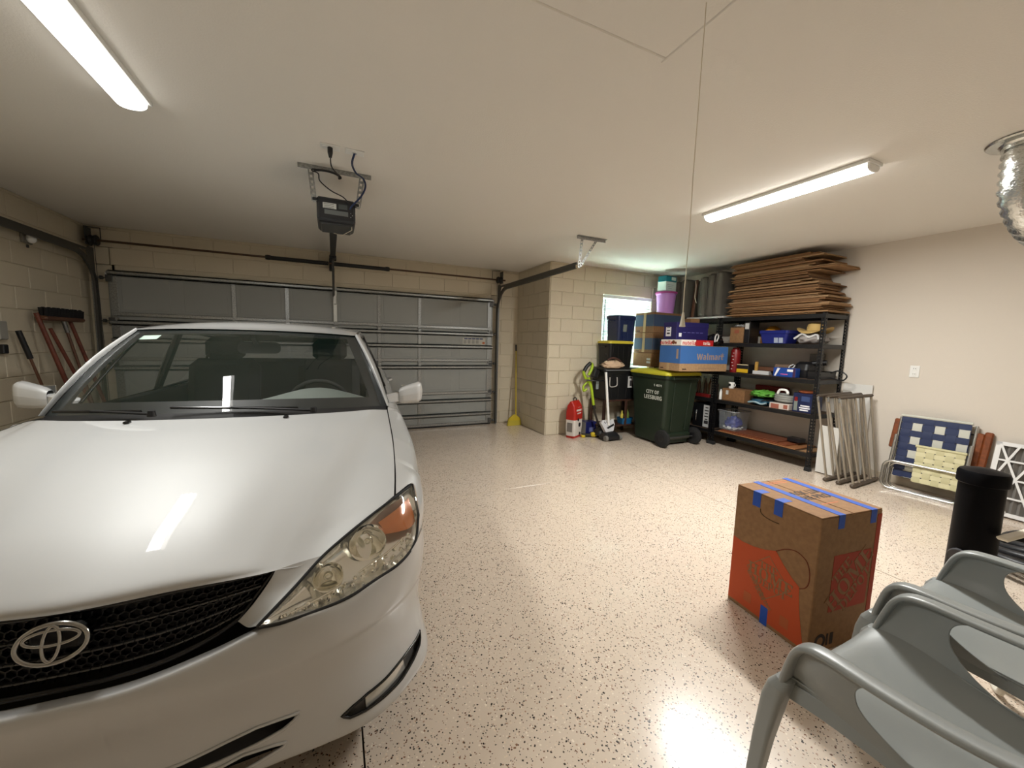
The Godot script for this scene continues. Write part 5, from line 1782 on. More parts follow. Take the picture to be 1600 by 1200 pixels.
	part(ss, "straps", B.new().tube(curve([Vector3(-0.12, 0.12, 0.03), Vector3(-0.04, 0.155, 0.03), Vector3(0.06, 0.14, 0.03), Vector3(0.14, 0.10, 0.02)], 14), 0.016, 6), M("strap_brown", Color8(70, 42, 34), 0.6))
	part(ss, "stick", B.new().tube([Vector3(-0.08, 0.12, 0.0), Vector3(-0.14, 0.22, 0.0)], 0.006, 6), black)
	var yt := tote("yellow_lid_tote", "black storage tote with a yellow lid standing on the bigger black tote", Vector3(4.10, 1.0895, -4.98), Vector3(0.50, 0.42, 0.33), M("tote_black"), M("lid_yellow", Color8(206, 190, 60), 0.4))
	var bl := tote("blue_tote", "navy blue storage tote stacked on the yellow-lidded tote", Vector3(4.19, 1.5105, -4.985), Vector3(0.38, 0.40, 0.32), M("tote_navy", Color8(28, 40, 76), 0.35), M("tote_navy"))
	part(bl, "label", B.new().box(Vector3(-0.045, 0.2, 0.1535), Vector3(0.07, 0.11, 0.002), 0.0, Basis(Vector3.RIGHT, 0.06)), M("label_faded", Color8(120, 128, 120), 0.6))
	# cartons on the bin and the stand
	var kb := carton("brown_carton", "plain brown carton under the taped blue-banded cartons", Vector3(4.76, 1.1165, -4.82), Vector3(0.5, 0.215, 0.40), 0.0, 0, false)
	for i in 2:
		part(kb, "paper_label", B.new().box(Vector3(-0.251, 0.12 - i * 0.05, 0.15), Vector3(0.002, 0.03, 0.08)), M("label_white"))
	for i in 2:
		var hh := 0.31
		var c2 := carton("banded_carton", ["lower", "upper"][i] + " of two taped cartons with a dusty blue band", Vector3(4.79, 1.337 + i * (hh + 0.006), -4.80), Vector3(0.58, hh, 0.40), 0.0, 1, true)
		part(c2, "blue_band", B.new().box(Vector3(-0.2912, 0.16 + 0.05 * i - 0.02, 0), Vector3(0.0015, 0.18, 0.398)).box(Vector3(0, 0.16 + 0.05 * i - 0.02, 0.2012), Vector3(0.578, 0.18, 0.0015)), M("band_blue", Color8(52, 70, 96), 0.7))
		part(c2, "side_tape", B.new().box(Vector3(-0.2926, 0.155, 0.01), Vector3(0.0008, 0.30, 0.055)), M("packing_tape"))
		part(c2, "corner_print", B.new().box(Vector3(-0.2922, 0.025, -0.12), Vector3(0.001, 0.02, 0.07)), M("print_brown", Color8(70, 44, 24), 0.7))
	# purple bucket with lid, wipes box on it
	var pk := thing("purple_bucket", "purple plastic bucket with a magenta lid on the stacked cartons", "bucket", Vector3(4.955, 1.965, -4.83))
	part(pk, "pail", B.new().lathe([Vector2(0, 0), Vector2(0.125, 0.0), Vector2(0.128, 0.01), Vector2(0.152, 0.31), Vector2(0.16, 0.315), Vector2(0.16, 0.33)], 28), M("purple_plastic", Color8(196, 140, 212), 0.35, 0.0, {"backlight": Color(0.3, 0.15, 0.35)}))
	part(pk, "lid", B.new().lathe([Vector2(0.162, 0.325), Vector2(0.172, 0.33), Vector2(0.172, 0.352), Vector2(0.15, 0.362), Vector2(0, 0.366)], 28), M("magenta_lid", Color8(150, 46, 120), 0.4))
	var wb := thing("wipes_box", "white box with a teal top standing on the purple bucket", "box", Vector3(4.96, 2.3315, -4.83), 0.1)
	part(wb, "body", B.new().box(Vector3(0, 0.075, 0), Vector3(0.26, 0.15, 0.16), 0.006), M("wipes_white", Color8(206, 222, 218), 0.5))
	part(wb, "top", B.new().box(Vector3(0, 0.196, 0), Vector3(0.262, 0.09, 0.162), 0.006), M("wipes_teal", Color8(20, 116, 132), 0.4))
	part(wb, "print", B.new().box(Vector3(0.05, 0.2, 0.082), Vector3(0.10, 0.05, 0.002)), M("wipes_white"))
	for i in 3:
		part(wb, "script", B.new().box(Vector3(-0.02, 0.10 - i * 0.028, 0.081), Vector3(0.15 - 0.03 * i, 0.006, 0.001)), M("print_grey", Color8(140, 160, 160), 0.6))
	build_bin()

func _beads(a: Vector3, b: Vector3, rad: float) -> B:
	var pts := []
	var r := []
	for i in 121:
		pts.append(a.lerp(b, i / 120.0))
		r.append(rad * (1.6 if i % 3 == 0 else 1.0))
	return B.new().tube(pts, r, 8)

func lump(r: Vector3, seed_: int, rough := 0.2) -> B:              # crumpled heap sitting on y = 0
	var f := FastNoiseLite.new()
	f.seed = seed_
	f.frequency = 1.0
	f.fractal_octaves = 3
	var P := []
	for i in 15:
		var a := PI * i / 14.0
		var row := []
		for j in 25:
			var b := TAU * (j % 24) / 24.0
			var d := Vector3(sin(a) * cos(b), cos(a), sin(a) * sin(b))
			var k := 1.0 + rough * f.get_noise_3dv(d * 2.2) * 2.0
			var p := d * r * k
			p.y = maxf(p.y + r.y * 0.8, 0.0)
			row.append(p)
		P.append(row)
	return B.new().grid(P, Vector3(0, r.y * 0.6, 0))

func build_bin() -> void:
	var green := M("bin_green", Color8(24, 38, 24), 0.5, 0.0, {"bump": noise("coarse"), "bump_cm": 0.04, "scale": 4.0})
	var black := M("black_plastic")
	var bn := thing("wheeled_bin", "dark green wheeled city bin with a yellow lid below the blue carton", "trash bin", Vector3(4.555, 0, -4.36))
	part(bn, "body", loft([[0.54, 0.58, 0.035, 0.05], [0.56, 0.60, 0.20, 0.05], [0.60, 0.66, 0.55, 0.05], [0.645, 0.72, 0.98, 0.05], [0.68, 0.76, 0.985, 0.05], [0.68, 0.76, 1.03, 0.05]], true, false), green)
	part(bn, "axle_housing", B.new().box(Vector3(0, 0.14, 0.30), Vector3(0.50, 0.10, 0.07), 0.02), green)
	part(bn, "axle", B.new().tube([Vector3(-0.33, 0.125, 0.335), Vector3(0.33, 0.125, 0.335)], 0.012, 8), M("track_steel"))
	for s in [-1, 1]:
		var wx := Transform3D(Basis(Vector3(0, 0, 1), PI / 2), Vector3(s * 0.315, 0.127, 0.335))
		var w := part(bn, "wheel", B.new().lathe([Vector2(0.03, -0.03), Vector2(0.11, -0.03), Vector2(0.125, -0.022), Vector2(0.127, 0.0), Vector2(0.125, 0.022), Vector2(0.11, 0.03), Vector2(0.03, 0.03)], 24, wx), M("rubber"))
		part(w, "hub", B.new().lathe([Vector2(0, -0.034), Vector2(0.05, -0.03), Vector2(0.05, 0.03), Vector2(0, 0.034)], 16, wx), black)
	part(bn, "grip_bar", B.new().tube([Vector3(-0.26, 1.0, 0.425), Vector3(0.26, 1.0, 0.425)], 0.016, 8), green)
	for s in [-1, 1]:
		part(bn, "grip_arm", B.new().box(Vector3(s * 0.25, 1.0, 0.40), Vector3(0.03, 0.05, 0.07), 0.01), green)
	part(bn, "rib", B.new().bar(Vector3(-0.14, 0.22, 0.312), Vector3(-0.155, 0.93, 0.362), 0.03, 0.014, 0.005, Vector3(0, 0, 1)), green)
	part(bn, "rib", B.new().bar(Vector3(0.14, 0.22, 0.312), Vector3(0.155, 0.93, 0.362), 0.03, 0.014, 0.005, Vector3(0, 0, 1)), green)
	part(bn, "lid", loft([[0.70, 0.78, 1.032, 0.06], [0.71, 0.79, 1.05, 0.06], [0.69, 0.77, 1.075, 0.06], [0.55, 0.6, 1.10, 0.06], [0.3, 0.3, 1.108, 0.06]]), M("lid_lime", Color8(186, 180, 46), 0.45))
	var ink := M("bin_print", Color8(206, 210, 200), 0.6)
	var face := Basis(Vector3(0, 0, 1), Vector3.UP, Vector3(-1, 0, 0)) * Basis(Vector3.RIGHT, 0.06)
	lettering(bn, "CITY OF", 0.052, Transform3D(face, Vector3(-0.3235, 0.775, 0.10)), ink, "Droid Sans", true, 0.95)
	lettering(bn, "LEESBURG", 0.058, Transform3D(face, Vector3(-0.320, 0.695, 0.11)), ink, "Droid Sans", true, 0.9)
	lettering(bn, "S  40771", 0.032, Transform3D(face, Vector3(-0.327, 0.88, 0.20)), ink, "Droid Sans", true, 0.9)

	# big blue and kraft shipping carton on the bin, trays and boxes on top of it
	var turn := deg_to_rad(-5.0)
	var wc := thing("shipping_carton", "wide carton with a bright blue band lying across the green bin", "box", Vector3(4.655, 1.1135, -3.955), turn)
	var S := Vector3(0.84, 0.345, 0.40)
	var blue := M("carton_blue", Color8(52, 98, 158), 0.6)
	part(wc, "body", B.new().box(Vector3(0, S.y / 2, 0), S, 0.004), cardboard(4))
	part(wc, "blue_band", B.new().box(Vector3(0, 0.225, 0.2008), Vector3(0.838, 0.238, 0.0016)).box(Vector3(-0.4208, 0.225, 0), Vector3(0.0016, 0.238, 0.398)), blue)
	part(wc, "top_flap", B.new().box(Vector3(0, S.y + 0.0015, 0), Vector3(0.836, 0.003, 0.396), 0.001), cardboard(4))
	var kr := M("kraft_print", Color8(150, 128, 112), 0.7)
	lettering(wc, "Walmart", 0.082, Transform3D(Basis.IDENTITY, Vector3(0.10, 0.20, 0.2022)), kr, "Droid Sans", true)
	for k in 6:
		var a := TAU * k / 6.0 + PI / 6.0
		part(wc, "spark_print", B.new().bar(Vector3(0.32 + cos(a) * 0.012, 0.222 + sin(a) * 0.012, 0.202), Vector3(0.32 + cos(a) * 0.035, 0.222 + sin(a) * 0.035, 0.202), 0.010, 0.001, 0.0, Vector3(0, 0, 1)), kr)
	part(wc, "side_print", B.new().box(Vector3(-0.422, 0.235, 0.145), Vector3(0.001, 0.13, 0.035)), kr)
	part(wc, "tape", B.new().box(Vector3(-0.4222, 0.05, -0.02), Vector3(0.001, 0.10, 0.05)), M("packing_tape"))
	part(wc, "small_print", B.new().box(Vector3(-0.34, 0.03, 0.2013), Vector3(0.07, 0.016, 0.001)).box(Vector3(-0.4215, 0.03, -0.14), Vector3(0.001, 0.016, 0.06)), M("print_brown"))
	part(wc, "fine_print", B.new().box(Vector3(0.06, 0.042, 0.2013), Vector3(0.32, 0.008, 0.001)), M("print_kraft", Color8(140, 112, 88), 0.7))
	var tz := Vector3(4.655, 1.4625, -3.955)
	var f := func(p: Vector3) -> Vector3:
		return tz + Basis(Vector3.UP, turn) * p
	var nt := thing("snack_tray", "shallow white tray with brown and red lettering on the blue carton", "tray", f.call(Vector3(-0.29, 0, 0)), turn)
	part(nt, "tray", B.new().box(Vector3(0, 0.04, 0), Vector3(0.25, 0.08, 0.39), 0.003), M("tray_white", Color8(222, 216, 206), 0.5))
	var rd := M("print_red", Color8(188, 30, 28), 0.5)
	var brn := M("print_choc", Color8(104, 52, 26), 0.5)
	lettering(nt, "nutella", 0.05, Transform3D(Basis.IDENTITY, Vector3(0.01, 0.036, 0.1958)), rd, "Droid Sans", true)
	var lf := Basis(Vector3(0, 0, 1), Vector3.UP, Vector3(-1, 0, 0))
	lettering(nt, "nutella", 0.05, Transform3D(lf, Vector3(-0.1258, 0.036, -0.09)), rd, "Droid Sans", true)
	part(nt, "nut_print", B.new().lathe([Vector2(0, 0.0008), Vector2(0.028, 0.0008), Vector2(0.028, -0.0008)], 14, Transform3D(Basis(Vector3(0, 0, 1), PI / 2), Vector3(-0.1255, 0.042, 0.05))).box(Vector3(-0.1255, 0.035, 0.095), Vector3(0.0015, 0.03, 0.03)), brn)
	var rt := thing("red_tray", "shallow red tray with white lettering beside the white snack tray", "tray", f.call(Vector3(-0.005, 0, 0)), turn)
	part(rt, "tray", B.new().box(Vector3(0, 0.039, 0), Vector3(0.30, 0.078, 0.39), 0.003), M("tray_red", Color8(168, 24, 28), 0.45))
	lettering(rt, "tella", 0.042, Transform3D(Basis.IDENTITY, Vector3(0.03, 0.036, 0.1958)), M("tray_white"), "Droid Sans", true)
	var nb := thing("navy_box", "navy blue carton with a white shipping label above the snack trays", "box", f.call(Vector3(-0.10, 0.081, -0.07)), turn)
	part(nb, "body", B.new().box(Vector3(0, 0.12, 0), Vector3(0.56, 0.24, 0.25), 0.004), M("navy_card", Color8(26, 22, 84), 0.5))
	part(nb, "lid_edge", B.new().box(Vector3(0, 0.205, 0), Vector3(0.566, 0.07, 0.256), 0.003), M("navy_card"))
	part(nb, "shipping_label", B.new().box(Vector3(-0.2812, 0.12, -0.03), Vector3(0.0016, 0.15, 0.10)), M("label_bright", Color8(226, 226, 228), 0.5))
	for i in 3:
		part(nb, "label_print", B.new().box(Vector3(-0.2823, 0.165 - i * 0.04, -0.03), Vector3(0.001, [0.008, 0.014, 0.022][i], 0.06)), M("label_ink"))
	part(nb, "sticker", B.new().box(Vector3(-0.215, 0.065, 0.1256), Vector3(0.045, 0.05, 0.0014)), M("label_bright"))
	for i in 5:
		part(nb, "pale_print", B.new().box(Vector3(-0.14 + i * 0.075, 0.10, 0.1256), Vector3(0.05, 0.010, 0.001)), M("print_lilac", Color8(92, 88, 150), 0.6))
	var sb := carton("small_brown_box", "small brown box behind the navy carton", f.call(Vector3(0.03, 0.322, -0.10)), Vector3(0.16, 0.06, 0.12), turn, 1, false)
	var bg := thing("black_trash_bag", "knotted black plastic bag on the blue carton beside the red tray", "bag", f.call(Vector3(0.295, 0, 0.04)), turn)
	part(bg, "sack", lump(Vector3(0.11, 0.09, 0.14), 21, 0.22), M("bag_black", Color8(14, 15, 18), 0.25))
	part(bg, "ties", B.new().tube(curve([Vector3(-0.11, 0.06, 0.14), Vector3(-0.10, 0.12, 0.13), Vector3(-0.05, 0.165, 0.1), Vector3(0.02, 0.17, 0.06), Vector3(-0.04, 0.13, 0.13), Vector3(-0.09, 0.07, 0.15)], 22), 0.009, 6), M("tie_white", Color8(206, 204, 200), 0.6))
	var pg := thing("crumpled_sheet", "crumpled grey plastic sheet behind the black bag", "plastic sheet", f.call(Vector3(0.30, 0.0, -0.17)), turn)
	part(pg, "sheet", lump(Vector3(0.11, 0.12, 0.05), 5, 0.35), M("sheet_grey", Color8(116, 118, 120), 0.35))

# ------------------------------------------------------------------ black rivet shelving along the right wall
func perf(a: Vector3, b: Vector3, w: float, nrm: Vector3, pitch := 0.038) -> B:
	var o := B.new()
	var d := b - a
	var side := d.cross(nrm).normalized()
	for s in [-1, 1]:
		o.bar(a + side * w * 0.36 * s, b + side * w * 0.36 * s, w * 0.28, 0.003, 0.0, nrm)
	var k := int(d.length() / pitch)
	for i in k + 1:
		var p := a + d * (float(i) / k)
		o.bar(p - side * w * 0.3, p + side * w * 0.3, pitch * 0.55, 0.003, 0.0, nrm)
	return o

const DECKS := [0.215, 0.685, 1.10, 1.52, 1.875]
const SX0 := 5.135
const SX1 := 5.625

func shelf_unit(label: String, z0: float, z1: float) -> Node3D:
	var t := thing("shelving_unit", label, "shelf", Vector3.ZERO, 0.0, "black shelving units")
	var blk := M("shelf_black", Color8(17, 17, 18), 0.42)
	var deck := M("particle_board", Color8(92, 70, 50), 0.85, 0.0, {"tex": tint_noise("chip", 0.09, Color(0.7, 0.7, 0.7), Color(1, 1, 1)), "scale": 3.0})
	var H := 1.874
	for x in [SX0, SX1]:
		for z in [z0, z1]:
			var ix := 1.0 if x == SX0 else -1.0
			var iz := 1.0 if z == z0 else -1.0
			var b := perf(Vector3(x, 0.03, z + iz * 0.02), Vector3(x, H, z + iz * 0.02), 0.04, Vector3(1, 0, 0))
			b.add(perf(Vector3(x + ix * 0.02, 0.03, z), Vector3(x + ix * 0.02, H, z), 0.04, Vector3(0, 0, 1)))
			var p := part(t, "post", b, blk)
			part(p, "foot", loft([[0.062, 0.062, 0.0, 0.008], [0.058, 0.058, 0.035, 0.008], [0.046, 0.046, 0.05, 0.006]]), M("rubber")).position = Vector3(x + ix * 0.018, 0, z + iz * 0.018)
	for y in DECKS:
		for x in [SX0 + 0.006, SX1 - 0.006]:
			part(t, "beam", B.new().box(Vector3(x, y - 0.027, (z0 + z1) / 2), Vector3(0.012, 0.05, absf(z1 - z0) - 0.01), 0.003), blk)
		for z in [z0 + 0.006, z1 - 0.006]:
			part(t, "end_beam", B.new().box(Vector3((SX0 + SX1) / 2, y - 0.027, z), Vector3(SX1 - SX0 - 0.02, 0.05, 0.012), 0.003), blk)
		part(t, "deck", B.new().box(Vector3((SX0 + SX1) / 2, y - 0.008, (z0 + z1) / 2), Vector3(SX1 - SX0 - 0.03, 0.014, absf(z1 - z0) - 0.03), 0.002), deck)
	return t

func bxs(called: String, label: String, cat: String, at: Vector3, size: Vector3, m: Material, turn := 0.0, bev := 0.004, group := "") -> Node3D:
	var t := thing(called, label, cat, at, turn, group)
	part(t, "body", B.new().box(Vector3(0, size.y / 2, 0), size, bev), m)
	return t

func build_shelves() -> void:
	shelf_unit("black rivet shelving unit beside the folded racks, loaded with boxes", -3.93, -2.60)
	shelf_unit("black rivet shelving unit in the window corner behind the green bin", -5.17, -3.955)
	var black := M("black_plastic")
	var white := M("white_trim")
	var lb := M("label_white")
	# ---- cushions on the corner unit
	var cu := M("cushion_grey", Color8(98, 94, 86), 0.95, 0.0, {"bump": noise("fine"), "bump_cm": 0.08, "scale": 6.0, "sheen": 0.3})
	var cs := [[-4.82, 0.105, 0.60], [-4.68, 0.11, 0.62], [-4.31, 0.115, 0.61], [-4.175, 0.11, 0.64], [-4.045, 0.11, 0.66]]
	for i in cs.size():
		var c: Array = cs[i]
		var t := thing("seat_cushion", "grey outdoor cushion standing on edge on the corner shelves, " + ["against the window wall", "second from the window wall", "third from the window wall", "fourth from the window wall", "beside the flattened cardboard"][i], "cushion", Vector3(5.39, 1.907, c[0]), 0.0, "grey cushions on the corner shelves")
		part(t, "pad", loft([[0.44, c[1] * 0.7, 0.0, 0.04], [0.48, c[1], 0.03, 0.05], [0.49, c[1] * 1.04, c[2] * 0.5, 0.05], [0.48, c[1], c[2] - 0.03, 0.05], [0.42, c[1] * 0.55, c[2], 0.03]], true, true, 5), cu).rotation.x = [0.0, 0.01, 0.0, 0.0, -0.01][i]
		part(t, "piping", B.new().tube(curve([Vector3(-0.232, 0.02, -c[1] * 0.36), Vector3(-0.248, c[2] * 0.5, -c[1] * 0.40), Vector3(-0.226, c[2] - 0.02, -c[1] * 0.34)], 10), 0.006, 6), cu)
	bxs("folded_paper", "flat white folded sheets under the grey cushions", "paper", Vector3(5.30, 1.878, -4.20), Vector3(0.40, 0.026, 0.62), lb, 0.03, 0.002)
	var st := thing("wooden_strut", "brown wooden slat leaning between the grey cushions", "slat", Vector3(5.2, 1.878, -4.50))
	part(st, "board", B.new().bar(Vector3(0, 0, 0), Vector3(0.03, 0.62, 0.02), 0.05, 0.018, 0.003), M("dark_wood"))
	part(st, "cord", B.new().tube(curve([Vector3(-0.02, 0.60, 0.03), Vector3(-0.03, 0.50, 0.06), Vector3(-0.03, 0.35, 0.05), Vector3(-0.03, 0.25, 0.09)], 14), 0.005, 6), M("white_cord"))
	# ---- flattened boxes on top of the main unit
	var r := RandomNumberGenerator.new()
	r.seed = 31
	var y := 1.878
	var k := 0
	while y < 2.60:
		var h := r.randf_range(0.010, 0.024)
		var f := (y - 1.88) / 0.72
		var zl := -3.86 + r.randf_range(0.0, 0.10)
		var zr := -2.62 + r.randf_range(-0.10, 0.05)
		if f > 0.5:
			zr = -2.80 + r.randf_range(-0.12, 0.12)
		if k in [30, 31]:
			zr = -2.55
		if f > 0.3 and f < 0.5:
			zr -= 0.05
		var d := r.randf_range(0.44, 0.52)
		var xc := 5.385 + r.randf_range(-0.03, 0.02) - (0.03 if f < 0.45 else 0.0)
		var o := thing("flattened_box", "flattened brown cardboard box, " + ordinal(k) + " from the bottom of the pile on the shelves", "cardboard", Vector3(xc, y, (zl + zr) / 2), r.randf_range(-0.015, 0.015), "flattened boxes in the pile")
		var sh := B.new().box(Vector3(0, h * 0.27, 0), Vector3(d, h * 0.42, zr - zl), 0.001).box(Vector3(0.004, h * 0.74, 0.006), Vector3(d - 0.01, h * 0.42, zr - zl - 0.02), 0.001)
		part(o, "sheets", sh, cardboard(r.randi() % 5))
		y += h + 0.001
		k += 1
	# ---- fourth deck
	var Y4 := 1.521
	var cb := carton("open_carton", "small open carton with white cloth on the second shelf from the top", Vector3(5.32, Y4, -3.71), Vector3(0.26, 0.215, 0.20), 0.0, 0, false)
	part(cb, "cloth", lump(Vector3(0.12, 0.024, 0.10), 8, 0.3), M("cloth_white", Color8(196, 196, 194), 0.8)).position.y = 0.219
	part(cb, "stamp", B.new().box(Vector3(-0.1305, 0.16, 0.0), Vector3(0.001, 0.05, 0.07)), M("stamp_red", Color8(146, 82, 58), 0.8))
	var bb := bxs("black_canister_box", "narrow black box with a white label on the second shelf", "box", Vector3(5.28, Y4, -3.555), Vector3(0.2, 0.30, 0.075), black)
	part(bb, "label", B.new().box(Vector3(-0.101, 0.23, 0), Vector3(0.002, 0.08, 0.055)), lb)
	var yh := thing("work_helmet", "yellow-orange hard hat on the second shelf behind the blue bin", "helmet", Vector3(5.50, Y4 + 0.001, -3.40))
	part(yh, "shell", B.new().lathe([Vector2(0.118, 0.10), Vector2(0.105, 0.105), Vector2(0.10, 0.16), Vector2(0.08, 0.21), Vector2(0.04, 0.235), Vector2(0, 0.24)], 24), M("helmet_yellow", Color8(196, 138, 44), 0.4))
	part(yh, "box_below", B.new().box(Vector3(-0.01, 0.05, -0.03), Vector3(0.19, 0.10, 0.14), 0.006), M("box_orange", Color8(178, 118, 44), 0.6))
	var bt := thing("blue_bin", "translucent blue plastic bin with a label on the second shelf", "bin", Vector3(5.25, Y4, -3.16))
	part(bt, "bin", loft([[0.24, 0.30, 0, 0.03], [0.27, 0.35, 0.12, 0.03], [0.285, 0.37, 0.125, 0.03], [0.285, 0.37, 0.165, 0.03]]), M("bin_blue", Color8(26, 34, 104), 0.3))
	part(bt, "label", B.new().box(Vector3(-0.126, 0.04, 0.04), Vector3(0.003, 0.065, 0.05), 0.0, Basis(Vector3(0, 0, 1), 0.1)).box(Vector3(-0.126, 0.04, 0.10), Vector3(0.003, 0.065, 0.05), 0.0, Basis(Vector3(0, 0, 1), 0.1)), M("label_blueish", Color8(150, 160, 176), 0.5))
	var cl := thing("folded_clothes", "grey crumpled bag of clothes under the straw hat", "clothes", Vector3(5.32, Y4, -2.80))
	part(cl, "bundle", lump(Vector3(0.16, 0.066, 0.165), 14, 0.15), M("cloth_grey", Color8(142, 136, 132), 0.7))
	part(cl, "plastic_fold", B.new().tube(curve([Vector3(-0.14, 0.06, -0.14), Vector3(-0.12, 0.12, -0.06), Vector3(-0.14, 0.08, 0.02), Vector3(-0.11, 0.11, 0.09), Vector3(-0.14, 0.05, 0.13)], 20), 0.013, 6), M("cloth_white"))
	var hat := thing("straw_hat", "wide-brimmed straw hat on the grey bag on the second shelf", "hat", Vector3(5.34, Y4 + 0.132, -2.80))
	var brim := []
	for i in 7:
		var row := []
		for j in 33:
			var a := TAU * j / 32.0
			var rad := lerpf(0.085, 0.185, i / 6.0)
			row.append(Vector3(cos(a) * rad * 0.9, 0.012 + 0.045 * pow(i / 6.0, 2.0) * cos(2.0 * a + PI) * 0.9 + 0.02, sin(a) * rad))
		brim.append(row)
	var straw := M("hat_straw", Color8(198, 166, 102), 0.8, 0.0, {"bump": noise("fine"), "bump_cm": 0.15, "scale": 9.0})
	part(hat, "brim", B.new().grid(brim, Vector3(0, -1, 0)), straw)
	part(hat, "crown", B.new().lathe([Vector2(0.088, 0.03), Vector2(0.085, 0.07), Vector2(0.076, 0.11), Vector2(0.05, 0.128), Vector2(0.02, 0.118), Vector2(0, 0.115)], 24, Transform3D.IDENTITY, 0.9, 1.0), straw)
	# ---- third deck
	var Y3 := 1.101
	var rc := thing("red_canister", "tall red canister with white specks at the end of the middle shelf", "canister", Vector3(5.24, Y3, -3.73))
	part(rc, "body", B.new().lathe([Vector2(0, 0), Vector2(0.06, 0), Vector2(0.063, 0.02), Vector2(0.063, 0.30), Vector2(0.055, 0.325), Vector2(0, 0.33)], 20), M("canister_red", Color8(120, 14, 16), 0.4))
	part(rc, "cap", B.new().lathe([Vector2(0.045, 0.325), Vector2(0.04, 0.35), Vector2(0, 0.352)], 16), M("canister_red"))
	for i in 6:
		part(rc, "fleck_print", B.new().box(Vector3(-0.0635, 0.05 + i * 0.045, 0.012 * (i % 2)), Vector3(0.002, 0.012, 0.02)), lb)
	var yb := bxs("yellow_black_box", "black and yellow tool box on the middle shelf by the red canister", "box", Vector3(5.25, Y3, -3.565), Vector3(0.16, 0.125, 0.17), black)
	part(yb, "yellow_band", B.new().box(Vector3(-0.081, 0.035, 0), Vector3(0.002, 0.05, 0.165)), M("band_yellow", Color8(204, 164, 28), 0.5))
	part(yb, "top_line", B.new().box(Vector3(-0.081, 0.118, 0), Vector3(0.002, 0.010, 0.165)), M("bottle_cream"))
	bxs("paper_stack", "loose white papers piled on the middle shelf", "paper", Vector3(5.34, Y3, -3.36), Vector3(0.26, 0.05, 0.2), lb, 0.2, 0.004)
	bxs("gold_tube_box", "upright tan stick box on the middle shelf", "box", Vector3(5.22, Y3, -3.40), Vector3(0.03, 0.17, 0.035), M("tan_box", Color8(170, 132, 60), 0.5))
	bxs("wood_offcuts", "bundle of brown wood offcuts lying on the middle shelf", "wood", Vector3(5.38, Y3 + 0.051, -3.32), Vector3(0.2, 0.05, 0.30), M("dark_wood"), -0.1, 0.008)
	bxs("magazine", "pale magazine lying across boxes on the middle shelf", "magazine", Vector3(5.40, Y3, -3.10), Vector3(0.24, 0.15, 0.2), M("tan_dark", Color8(112, 90, 72), 0.7), 0.05, 0.004)
	var bx := bxs("blue_product_box", "blue and white product box with pink stripe on the middle shelf", "box", Vector3(5.20, Y3, -3.00), Vector3(0.09, 0.115, 0.27), M("product_blue", Color8(28, 66, 142), 0.4))
	part(bx, "swoosh_print", B.new().prism(PackedVector2Array([Vector2(-0.12, -0.05), Vector2(-0.10, -0.05), Vector2(-0.05, 0.05), Vector2(-0.085, 0.05)]), 0.001, Transform3D(Basis(Vector3(0, 0, 1), Vector3.UP, Vector3(-1, 0, 0)), Vector3(-0.0455, 0.058, 0))), M("label_bright"))
	part(bx, "word_print", B.new().box(Vector3(-0.0457, 0.085, 0.07), Vector3(0.001, 0.03, 0.07)), M("label_bright"))
	part(bx, "pink_stripe", B.new().box(Vector3(-0.0457, 0.035, 0.0), Vector3(0.001, 0.012, 0.09)), M("pink", Color8(190, 92, 150), 0.5))
	part(bx, "dark_end", B.new().box(Vector3(-0.0457, 0.057, 0.118), Vector3(0.001, 0.11, 0.03)), M("plum", Color8(60, 34, 66), 0.5))
	var gb := bxs("grey_booklet_box", "grey upright box behind the power tool on the middle shelf", "box", Vector3(5.57, Y3, -2.86), Vector3(0.08, 0.30, 0.14), M("box_grey", Color8(120, 116, 110), 0.6))
	var pt := thing("power_tool", "black power tool with a white cord loop on the middle shelf", "power tool", Vector3(5.38, Y3, -2.875))
	part(pt, "housing", loft([[0.22, 0.17, 0.0, 0.04], [0.26, 0.19, 0.10, 0.05], [0.2, 0.17, 0.17, 0.05], [0.10, 0.14, 0.20, 0.04]]), black)
	part(pt, "barrel", B.new().tube([Vector3(0, 0.18, 0.05), Vector3(0.04, 0.20, 0.20)], 0.032, 10), black)
	part(pt, "cord_loop", B.new().tube(curve([Vector3(-0.09, 0.16, -0.10), Vector3(-0.12, 0.13, -0.13), Vector3(-0.125, 0.09, -0.12), Vector3(-0.11, 0.12, -0.09), Vector3(-0.09, 0.15, -0.08)], 16), 0.008, 6), lb)
	var tb := thing("black_tray", "black tray with a cord loop sticking out past the shelf end", "tray", Vector3(5.38, Y3, -2.70))
	part(tb, "tray", loft([[0.34, 0.14, 0.0, 0.02], [0.36, 0.15, 0.09, 0.02]], true, false), black)
	part(tb, "cord_loop", B.new().tube(curve([Vector3(0.05, 0.08, 0.07), Vector3(0.04, 0.11, 0.16), Vector3(0.04, 0.06, 0.24), Vector3(0.04, 0.0, 0.20), Vector3(0.05, 0.02, 0.07)], 22), 0.008, 6), black)
	# ---- second deck
	var Y2 := 0.686
	var wb := carton("shoe_carton", "brown carton with a small white sticker on the lower middle shelf", Vector3(5.30, Y2, -3.67), Vector3(0.26, 0.175, 0.34), 0.0, 1, false)
	part(wb, "sticker", B.new().box(Vector3(-0.1306, 0.12, -0.09), Vector3(0.001, 0.06, 0.04)), lb)
	var mg := thing("white_mug", "white and black mug on the brown carton", "mug", Vector3(5.25, Y2 + 0.1785, -3.76))
	part(mg, "cup", B.new().lathe([Vector2(0, 0), Vector2(0.035, 0), Vector2(0.04, 0.09), Vector2(0.034, 0.09), Vector2(0.03, 0.01)], 18), white)
	part(mg, "print", B.new().box(Vector3(-0.040, 0.05, 0.0), Vector3(0.004, 0.035, 0.03)), black)
